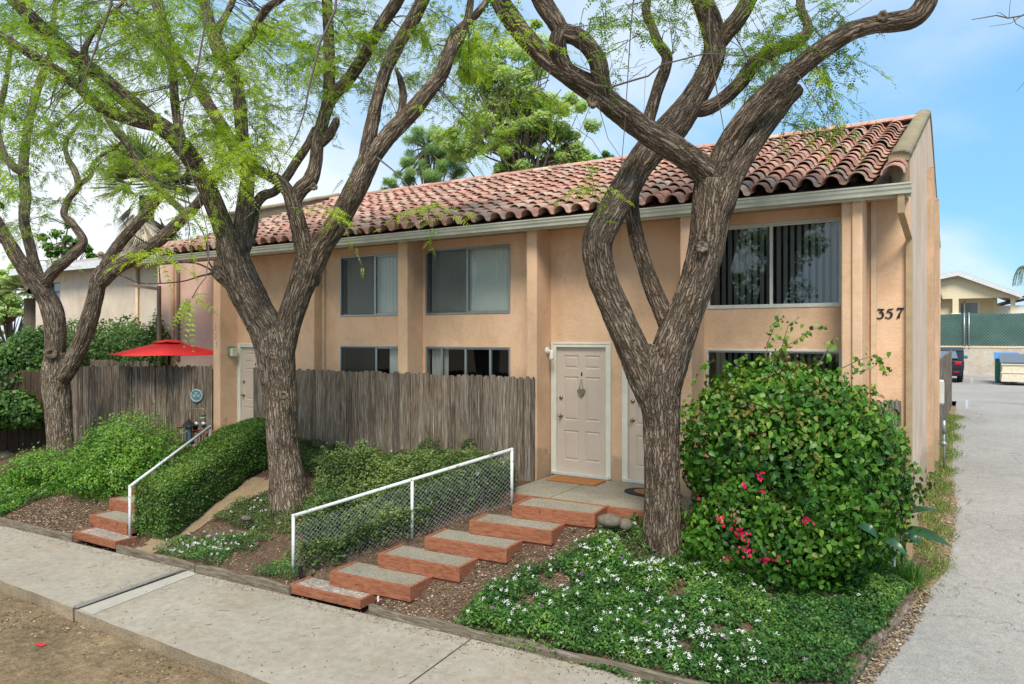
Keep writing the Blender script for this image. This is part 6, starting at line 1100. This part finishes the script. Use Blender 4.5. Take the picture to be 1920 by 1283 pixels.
# parasol
pc = W(317, 0, 16.35); t = thing('parasol', 'open red parasol behind the left picket fence', 'parasol', (pc.x, pc.y, -.1)); zt = PY(317, 640, pc.y).z; obj('pole', MB().tube([(pc.x, pc.y, -.1), (pc.x, pc.y, zt+.07)], .024, 12), 'brownpole', t, True)
def canopy(rad, z0, drop, n=6, rot=.35, sag=.03):
    vs = []; R_n = 8
    for i in range(R_n+1):
        f = i/R_n
        for k in range(n*6):
            a = 2*math.pi*k/(n*6)+rot; seg = (k % 6)/6; edge = 1/ math.cos((seg-.5)*2*math.pi/n)*math.cos(math.pi/n); rr = rad*f*edge; z = z0-drop*(f**1.12)-sag*f*math.sin(math.pi*seg)*.6; vs.append((pc.x+rr*math.cos(a), pc.y+rr*math.sin(a), z))
    m = n*6; return vs, [(i*m+k, i*m+(k+1) % m, (i+1)*m+(k+1) % m, (i+1)*m+k) for i in range(R_n) for k in range(m)]
mb = MB().add(*canopy(1.27, zt, .29)); cn = obj('canopy', mb, 'fabric', t, True); sm = cn.modifiers.new('t', 'SOLIDIFY'); sm.thickness = .006
mb = MB().add(*canopy(.36, zt+.035, .05)); cn2 = obj('vent_cap', mb, 'fabric', t, True); sm = cn2.modifiers.new('t', 'SOLIDIFY'); sm.thickness = .006
obj('finial', MB().ball((pc.x, pc.y, zt+.085), .035), 'brownpole', t, True)
for k in range(6): a = 2*math.pi*k/6+.35; obj('rib', MB().tube([(pc.x, pc.y, zt-.02), (pc.x+1.24*math.cos(a), pc.y+1.24*math.sin(a), zt-.31)], .008, 6), 'brownpole', t)
# plaque and patio bits
p = PY(370, 742, 9.73); n_ = Vector((-.42, .9, 0)).normalized(); t = thing('wall_plaque', 'round pale blue plaque hanging on the left picket fence', 'plaque', p)
dv_ = Vector((3.36, 1.57, 0)).normalized(); nv = Vector((dv_.y, -dv_.x, 0)); pl = None
a0 = Vector((-17.2, 8.35, 0)); u_ = (370-960)/FPX; rd = Vector((-sT+u_*cT, cT+u_*sT, 0)); k = (a0.x*dv_.y-a0.y*dv_.x)/(rd.x*dv_.y-rd.y*dv_.x); pc2 = rd*k; pc2 = Vector((pc2.x, pc2.y, CH+(HY-742)*k/FPX))+nv*.02
t.location = pc2; up = Vector((0, 0, 1))
def disc(r0, r1, h0, h1, seg=32):
    vs = []; 
    for r, h in ((r0, 0), (r0, h0), (r1, h1), (.001, h1)):
        for k in range(seg): a = 2*math.pi*k/seg; vs.append(pc2+(dv_*math.cos(a)+up*math.sin(a))*r+nv*h)
    return MB().add(vs, [(i*seg+k, i*seg+(k+1) % seg, (i+1)*seg+(k+1) % seg, (i+1)*seg+k) for i in range(3) for k in range(seg)])
def ring(r0, r1, h, seg=32):
    vs = []
    for r, hh_ in ((r0, .0), (r0, h*.7), ((r0+r1)/2, h), (r1, h*.7), (r1, 0)):
        for k in range(seg): a = 2*math.pi*k/seg; vs.append(pc2+(dv_*math.cos(a)+up*math.sin(a))*r+nv*hh_)
    return MB().add(vs, [(i*seg+k, i*seg+(k+1) % seg, (i+1)*seg+(k+1) % seg, (i+1)*seg+k) for i in range(4) for k in range(seg)])
obj('disc', disc(.12, .118, .012, .014), 'plaque_dark', t); obj('rim', ring(.142, .108, .03), 'plaque', t, True)
mb = MB()
for ang, l in ((1.25, .1), (math.pi-1.25, .1), (.25, .1), (math.pi-.25, .1), (-.3, .095), (math.pi+.3, .095)):
    dd = dv_*math.cos(ang)+up*math.sin(ang); pp = dv_*-math.sin(ang)+up*math.cos(ang); c = pc2+nv*.016; mb.prism([tuple(c+dd*.01), tuple(c+dd*l*.6+pp*.018), tuple(c+dd*l), tuple(c+dd*l*.6-pp*.018)], nv*.008)
mb.tube([pc2+nv*.024+up*.08, pc2+nv*.026, pc2+nv*.024-up*.1], [.012, .009, .004], 8); obj('relief', mb, 'plaque', t)
def P3(px, py, d): return W(px, py, d)
pd = 14.3
def pot(name, label, px, py, r, h, mat, d=pd, plant=0, cat='plant pot'):
    c = P3(px, py, d); t = thing(name, label, cat, c); obj('pot', MB().lathe(c, [(r*.7, 0), (r, h*.85), (r*1.08, h*.87), (r*1.08, h), (r*.95, h), (r*.9, h*.9)], 18), mat, t, True)
    if plant: q = 160; cc = np.array(c)+np.array([0, 0, h]); dd = unit(q); dd[:, 2] = np.abs(dd[:, 2]); cloud('foliage', cc+dd*plant*rng.uniform(.3, 1, (q, 1)), dd, plant*.35, 'cover', t, .3, KITE, .5, .1)
    return t
c = P3(400, 0, pd); tb2 = thing('plant_table', 'small dark table with pots by the left fence post', 'table', P3(385, 845, pd)); zt2 = P3(0, 808, pd).z; x0, y0 = P3(385, 800, pd).x, P3(385, 800, pd).y
obj('table_top', MB().box(x0-.32, x0+.25, y0-.14, y0+.14, zt2-.03, zt2), 'terracotta', tb2, bevel=.006)
for sx2, sy2 in ((-.28, -.1), (.2, -.1), (-.28, .1), (.2, .1)): obj('leg', MB().tube([(x0+sx2, y0+sy2, zt2-.03), (x0+sx2, y0+sy2, zt2-.55)], .012, 8), 'black', tb2)
pot('plant_pot', 'white round pot with a small green plant on the dark table', 381, 790, .06, .08, 'ceramic', pd, .07); pot('plant_pot', 'dark pot on the table below the plaque', 366, 806, .06, .11, 'black', pd, .05)
c = P3(369, 797, pd-.1); tg = thing('garden_figurine', 'pair of white round animal figurines on the dark table', 'figurine', c)
for q, px in enumerate((369, 382)): cc = P3(px, 794, pd-.12); obj('head', MB().ball(cc, (.042, .04, .036)), 'ceramic', tg, True); obj('ears', MB().ball(cc+Vector((-.03, 0, .03)), .013).ball(cc+Vector((.03, 0, .03)), .013), 'black', tg, True); obj('body', MB().ball(cc-Vector((0, 0, .05)), (.035, .035, .035)), 'black', tg, True)
c = P3(354, 832, pd-.2); tl = thing('garden_lantern', 'dark metal lantern standing among plants left of the table', 'lantern', c); rr = .1
obj('base', MB().lathe(c, [(rr, 0), (rr, .03), (rr*.8, .04)], 8), 'black', tl); obj('roof', MB().lathe(c+Vector((0, 0, .34)), [(rr*1.35, 0), (rr*.8, .06), (rr*.3, .1), (rr*.15, .14)], 8), 'black', tl)
for k in range(6): a = math.pi/3*k; q = c+Vector((rr*.85*math.cos(a), rr*.85*math.sin(a), .03)); obj('bar', MB().tube([q, q+Vector((0, 0, .32))], .007, 6), 'black', tl)
obj('glass', MB().lathe(c+Vector((0, 0, .04)), [(rr*.6, 0), (rr*.6, .28)], 12), 'carglass', tl)
t = thing('metal_hoop', 'thin bronze hoop above the pots on the left fence', 'plant hoop', P3(355, 800, pd)); obj('hoop', MB().tube([P3(354, 800, pd), P3(353, 775, pd), P3(356, 768, pd), P3(365, 767, pd), P3(380, 766, pd), P3(385, 770, pd), P3(386, 800, pd)], .008, 8), 'brass', t, True)
pot('plant_pot', 'large terracotta pot under the dark lantern', 352, 858, .17, .16, 'terracotta', pd-.3, .1); pot('plant_pot', 'small pink dish on a stand at the left of the pots', 337, 803, .07, .03, 'terracotta', pd)
# odds and ends on the ground
def rock(label, px, py, d, r):
    c = np.array(W(px, py, d)); mb = MB().ball((0, 0, 0), (r[0], r[1], r[2]), 18, 12); v = np.array(mb.v); v = v*(1+.22*fbm(v*7+c, 3)[:, None])+c; mb.v = [tuple(q) for q in v]; tag(obj('rock', mb, 'rock', None, True), label, 'rock')
rock('rounded brown rock beside the top red step', 1142, 977, 9.0, (.16, .12, .09)); rock('small brown rock nearest the right tree trunk', 1172, 984, 8.95, (.09, .08, .08)); rock('pale boulder at the far left edge below the hedge', 5, 855, 16, (.3, .2, .12)); rock('small pinkish stone in the weeds left of the middle tree base', 462, 972, 10.7, (.09, .07, .04))
p = PZ(76, 1211, -1.02); mb = MB(); mb.prism([(p.x-.06, p.y-.03, -1.012), (p.x+.06, p.y-.02, -1.012), (p.x+.055, p.y+.035, -1.012), (p.x-.055, p.y+.03, -1.012)], (0, 0, .006)); tag(obj('red_tag', mb, 'fr_red'), 'small red tag lying on the dirt beside the sidewalk', 'tag')
tag(obj('path_light', MB().tube([W(563, 1075, 9.1), W(563, 1062, 9.1)], .03, 12).tube([W(563, 1090, 9.1), W(563, 1075, 9.1)], .012, 8), 'black', None, False), 'little black path light at the near end of the chain link railing', 'garden light')
tag(obj('path_light', MB().tube([W(709, 1118, 8.3)-Vector((0, 0, .06)), W(709, 1118, 8.3)], .012, 8), 'ceramic'), 'tiny white cap standing beside the gravel tray', 'garden light')
# things along the side
t = thing('meter_box', 'white utility box on the board fence beside the driveway', 'utility box', (-.55, 17.1, .6)); a, b = PY(1761, 712, 17), PY(1768, 757, 17); obj('box', MB().box(-.60, -.46, 16.75, 16.98, b.z, a.z), 'white', t, bevel=.012); obj('lid', MB().box(-.615, -.445, 16.735, 16.745, b.z+.03, a.z-.03), 'alu_white', t)
t = thing('utility_pipe', 'grey gas pipe standing beside the side wall fin', 'pipe', (-.5, 16.2, -.25)); q = Vector((-.42, 15.6, -.28)); obj('pipe', MB().tube([q, q+Vector((0, 0, .95))], .022, 10), 'steel', t, True); obj('valve', MB().ball(q+Vector((0, 0, .52)), .05).tube([q+Vector((-.09, 0, .52)), q+Vector((.06, 0, .52))], .02, 8), 'steel', t, True); obj('cap', MB().tube([q+Vector((0, 0, .7)), q+Vector((0, 0, .95))], .034, 10), 'steel', t, True)
t = thing('retaining_wall', 'stained concrete retaining wall at the back of the car park', 'wall', (0, 50, 0)); obj('blocks', MB().box(-25, 30, 50, 50.3, -.2, 1.56), 'block', t); obj('cap', MB().box(-25, 30, 49.97, 50.33, 1.562, 1.64), 'side', t, bevel=.02)
t = thing('chain_link_fence', 'chain link fence with dark green privacy mesh on top of the retaining wall', 'fence', (0, 50.1, 1.6)); mb = MB(); nx2 = 140; xs2 = np.linspace(-20, 25, nx2); vs = []
for j in range(7):
    for i, x in enumerate(xs2): f = j/6; z = 1.68+1.9*f-(.06*abs(math.sin(x*.9))*f)-(.12*math.sin(min(1, max(0, (x+.2)/1))*0)); vs.append((x, 50.12+.03*math.sin(x*3.1+j)+.02*math.sin(x*7.7-j*2), z))
mb.add(vs, [(j*nx2+i, j*nx2+i+1, (j+1)*nx2+i+1, (j+1)*nx2+i) for j in range(6) for i in range(nx2-1)]); obj('privacy_mesh', mb, 'green_mesh', t, True)
mb = MB()
for s_ in (1, -1):
    for x in np.arange(-3, 12, .17): mb.tube([(x, 50.03, 1.66), (x+s_*1.9, 50.03, 3.56)], .006, 3, False)
obj('chain_link_mesh', mb, 'steel', t)
for x in (-9, -3, -.33, -.1, 3.6, 7, 11): p_ = MB().tube([(x, 50.02, 1.5), (x, 50.02, 3.62)], .045, 10); obj('post', p_, 'steel', t, True)
# cream house behind
hb = thing('far_house', 'cream house with a wide gable and balcony above the green mesh fence', 'house', (0, 58, 1.6)); Yh = 58
def H(px, py, Y=Yh): return PY(px, py, Y)
apx, lft, rgt = H(1796, 508), H(1740, 520), H(1915, 551); bm_ = H(1800, 560); zb = H(1800, 598).z
mb = MB(); wl = H(1796, 516); r2 = H(1908, 552)
obj('gable', MB().prism([tuple(H(1738, 527)), tuple(wl), tuple(r2), (r2.x, Yh, bm_.z), (H(1738, 0).x, Yh, bm_.z)], (0, .3, 0)), 'yellow', hb)
obj('roof', MB().prism([(lft.x, Yh-.5, lft.z-.02), (apx.x, Yh-.5, apx.z), (rgt.x, Yh-.5, rgt.z), (rgt.x, Yh-.5, rgt.z-.2), (apx.x, Yh-.5, apx.z-.2), (lft.x, Yh-.5, lft.z-.22)], (0, 12, 0)), 'shingle', hb)
obj('bargeboard', MB().prism([(lft.x, Yh-.55, lft.z-.03), (apx.x, Yh-.55, apx.z-.02), (rgt.x, Yh-.55, rgt.z-.02), (rgt.x, Yh-.55, rgt.z-.3), (apx.x, Yh-.55, apx.z-.36), (lft.x, Yh-.55, lft.z-.36)], (0, .04, 0)), 'fascia', hb)
bw = H(1830, 0, Yh+2.5); mb = MB(); xl, xr = H(1738, 0).x-6, H(1870, 0, Yh+2.5).x; sl0, sl1 = H(1799, 0, Yh+2.5).x, H(1837, 0, Yh+2.5).x; holed(mb, xl, xr, -.2, bm_.z+.6, Yh+2.5, [(sl0, sl1, zb-.3, H(0, 567, Yh+2.5).z if False else 2.2+(632-567)*(Yh+2.5)/1.149/1372)], .1); obj('wall', mb, 'yellow', hb)
zz = 2.2+(632-567)*(Yh+2.5)/1.149/1372; sd_ = obj('sliding_door', MB().box(sl0, sl0+.06, Yh+2.48, Yh+2.56, zb-.3, zz).box(sl1-.12, sl1, Yh+2.48, Yh+2.56, zb-.3, zz).box((sl0+sl1)/2-.35, (sl0+sl1)/2-.25, Yh+2.48, Yh+2.56, zb-.3, zz).box(sl0+.07, sl1-.13, Yh+2.48, Yh+2.56, zz-.1, zz), 'white', hb); obj('pane', MB().add([(sl0, Yh+2.58, zb-.3), (sl1, Yh+2.58, zb-.3), (sl1, Yh+2.58, zz), (sl0, Yh+2.58, zz)], [(0, 1, 2, 3)]), 'carglass', sd_)
obj('floor_slab', MB().box(xl, r2.x, Yh, Yh+12, -.3, zb-.35), 'yellow', hb)
for pxa, pxb, dy in ((1786, 1797.5, 0), (1895, 1904, 0), (1862, 1869, 2.4)): obj('column', MB().box(H(pxa, 0, Yh+dy).x, H(pxb, 0, Yh+dy).x, Yh+dy, Yh+dy+.3, zb-.3, bm_.z), 'yellow', hb)
obj('wall', MB().box(H(1787, 0).x-4.5, H(1783, 0).x, Yh+.6, Yh+.9, -.2, bm_.z+.8), 'yellow', hb)
mb = MB(); ra, rb_ = H(1738, 0).x, r2.x; mb.box(ra, rb_, Yh-.12, Yh-.04, zb+.17, zb+.25); x = ra
while x < rb_: mb.box(x, x+.06, Yh-.1, Yh-.06, zb-.5, zb+.17); x += .16
obj('balcony_railing', mb, 'white', hb); obj('railing_pier', MB().box(H(1784, 0).x, H(1802, 0).x, Yh-.35, Yh-.13, zb-.8, zb+.38), 'white', hb, bevel=.03)
hn = thing('far_house', 'grey roofed house with white siding at the right edge behind the balcony', 'house', (6, 66, 1)); q0, q1 = PY(1868, 566, 66), PY(1990, 560, 66); mb = MB().box(q0.x, q1.x, 66, 72, 0, q0.z-.3); obj('wall', mb, 'white', hn); obj('roof', MB().prism([(q0.x-.4, 65.5, q0.z-.3), (q0.x+3.0, 65.5, q0.z+.5), (q1.x, 65.5, q0.z+1.3), (q1.x, 65.5, q0.z+1.1), (q0.x-.4, 65.5, q0.z-.45)], (0, 7, 0)), 'shingle', hn)
c = W(1935, 505, 60); tp = thing('palm_tree', 'drooping palm frond at the right edge above the grey roof', 'palm tree', (c.x, c.y, 0)); obj('trunk', MB().tube([(c.x, c.y, 0), (c.x, c.y, c.z)], .18, 8), 'twig', tp); P = []; A = []
for k in range(14):
    az = 2*math.pi*k/14
    for j in range(40): u = j/40; r = 1.5*u; p_ = np.array([c.x+r*math.cos(az), c.y+r*math.sin(az), c.z+.5*math.sin(u*2.4)-.9*u*u]); 
    for j in range(46):
        u = (j+3)/49; r = 1.25*math.sin(u*1.5); p_ = np.array([c.x+r*math.cos(az), c.y+r*math.sin(az), c.z+.6*math.sin(u*3.0)-1.3*u*u])
        for s_ in (1, -1): P.append(p_); A.append((-s_*math.sin(az)*.6+.3*math.cos(az), s_*math.cos(az)*.6+.3*math.sin(az), -.8))
V, F, k = leaves(P, A, unit(len(P)), np.full(len(P), .42), .04, KITE); npmesh('fronds', V, F, 'palmgreen', tp, np.repeat(rng.uniform(0, .6, len(P)), k))
c = W(1758, 552, 50); t = thing('palm_tree', 'dry palm skirt just right of the side wall', 'palm tree', (c.x, c.y, 0)); obj('trunk', MB().tube([(c.x-.3, c.y, 0), (c.x-.3, c.y, c.z+.4)], .25, 8), 'twig', t); q = 500; dd = unit(q)*np.array([.5, .5, .9]); V, F, k = leaves(np.array(c)+dd*.9-np.array([.3, 0, 0]), np.tile([0, 0, -1.0], (q, 1))+.4*unit(q), unit(q), np.full(q, .5), .08, KITE); npmesh('dead_fronds', V, F, 'palmdead', t, np.repeat(rng.uniform(0, .5, q), k))
# dumpster
t = thing('dumpster', 'beige wheeled dumpster with dark sloping lids in the car park', 'dumpster', (2.1, 40.5, 0)); zf = .17; x0, x1, y0, y1 = 1.17, 3.1, 40.0, 41.7
obj('body', MB().prism([(x0, y0, zf), (x0+.05, y0, 1.0), (x0+.05, y1, 1.32), (x0, y1, zf)], (x1-x0, 0, 0)).box(x0-.02, x1+.02, y0-.03, y0-.001, .55, .62).box(x0-.02, x1+.02, y0-.05, y0-.001, .92, 1.0), 'dump', t, bevel=.02)
obj('lid', MB().prism([(x0-.05, y0-.08, 1.02), (x0-.05, y0-.08, 1.06), (x0-.05, y1+.05, 1.40), (x0-.05, y1+.05, 1.34)], ((x1-x0)/2+.04, 0, 0)), 'lid', t, bevel=.01); obj('lid', MB().prism([(x0+1.0, y0-.08, 1.02), (x0+1.0, y0-.08, 1.06), (x0+1.0, y1+.05, 1.40), (x0+1.0, y1+.05, 1.34)], ((x1-x0)/2+.04, 0, 0)), 'lid', t, bevel=.01)
for xx in (x0+.25, x1-.25):
    for yy_ in (y0+.15, y1-.2): w_ = obj('wheel', MB().tube([(xx-.04, yy_, .085), (xx+.04, yy_, .085)], .085, 14), 'black', t, True); obj('bracket', MB().box(xx-.06, xx+.06, yy_-.05, yy_+.05, .1, .19), 'steel', w_)
t = thing('recycling_bin', 'blue lidded green bin behind the beige dumpster', 'bin', (1.3, 42.2, 0)); obj('body', MB().box(.98, 1.9, 42.0, 42.8, .05, 1.12), 'greenbin', t, bevel=.03); obj('lid', MB().prism([(.95, 41.9, 1.13), (.95, 41.9, 1.18), (.95, 42.9, 1.45), (.95, 42.9, 1.38)], (1.0, 0, 0)), 'bluebin', t, bevel=.02)
# parked car
def car(label, x0, y0):
    t = thing('parked_car', label, 'car', (x0, y0+2, 0)); W_ = 1.86; L_ = 4.6; prof = [(0, .42), (-.02, .75), (.05, 1.02), (.28, 1.12), (.55, 1.52), (.95, 1.66), (2.3, 1.68), (2.95, 1.45), (3.5, 1.08), (4.45, .9), (4.6, .6), (4.55, .35), (0.1, .32)]
    poly = [(x0, y0+a, b) for a, b in prof]; b = obj('body', MB().prism(poly, (W_, 0, 0)), 'carpaint', t, bevel=.09); 
    obj('rear_window', MB().prism([(x0+.2, y0+.28, 1.16), (x0+.28, y0+.53, 1.5), (x0+W_-.28, y0+.53, 1.5), (x0+W_-.2, y0+.28, 1.16)], (0, -.02, .01)), 'carglass', t)
    for s_, xx in ((-1, x0-.006), (1, x0+W_-.006)): obj('side_window', MB().prism([(xx, y0+.6, 1.14), (xx, y0+.8, 1.55), (xx, y0+2.3, 1.57), (xx, y0+2.9, 1.36), (xx, y0+3.2, 1.12)], (.014, 0, 0)), 'carglass', t)
    for xx in (x0+.03, x0+W_-.33): obj('tail_light', MB().box(xx, xx+.3, y0-.03, y0+.12, .86, 1.03), 'taillight', t, bevel=.03)
    obj('bumper', MB().box(x0+.02, x0+W_-.02, y0-.06, y0+.1, .36, .6), 'carpaint', t, bevel=.04); obj('reflector', MB().box(x0+W_-.36, x0+W_-.14, y0-.075, y0-.05, .50, .545), 'taillight', t); obj('licence_plate', MB().box(x0+W_/2-.16, x0+W_/2+.16, y0-.03, y0-.015, .78, .93), 'white', t)
    for yy_ in (y0+.95, y0+3.65):
        for xx in (x0+.0, x0+W_-.24): w_ = obj('wheel', MB().tube([(xx, yy_, .34), (xx+.24, yy_, .34)], .34, 28), 'rubber', t, False, .03); obj('rim', MB().tube([(xx-.005 if xx < x0+.5 else xx+.2, yy_, .34), (xx+.04 if xx < x0+.5 else xx+.245, yy_, .34)], .2, 20), 'steel', w_)
    obj('mirror', MB().box(x0+W_, x0+W_+.2, y0+2.75, y0+2.9, 1.1, 1.26), 'mirrorblue', t, bevel=.04); obj('mirror', MB().box(x0-.2, x0, y0+2.75, y0+2.9, 1.1, 1.26), 'mirrorblue', t, bevel=.04); return t
car('dark blue parked car, mostly hidden by the side fence', -2.2, 40.9)
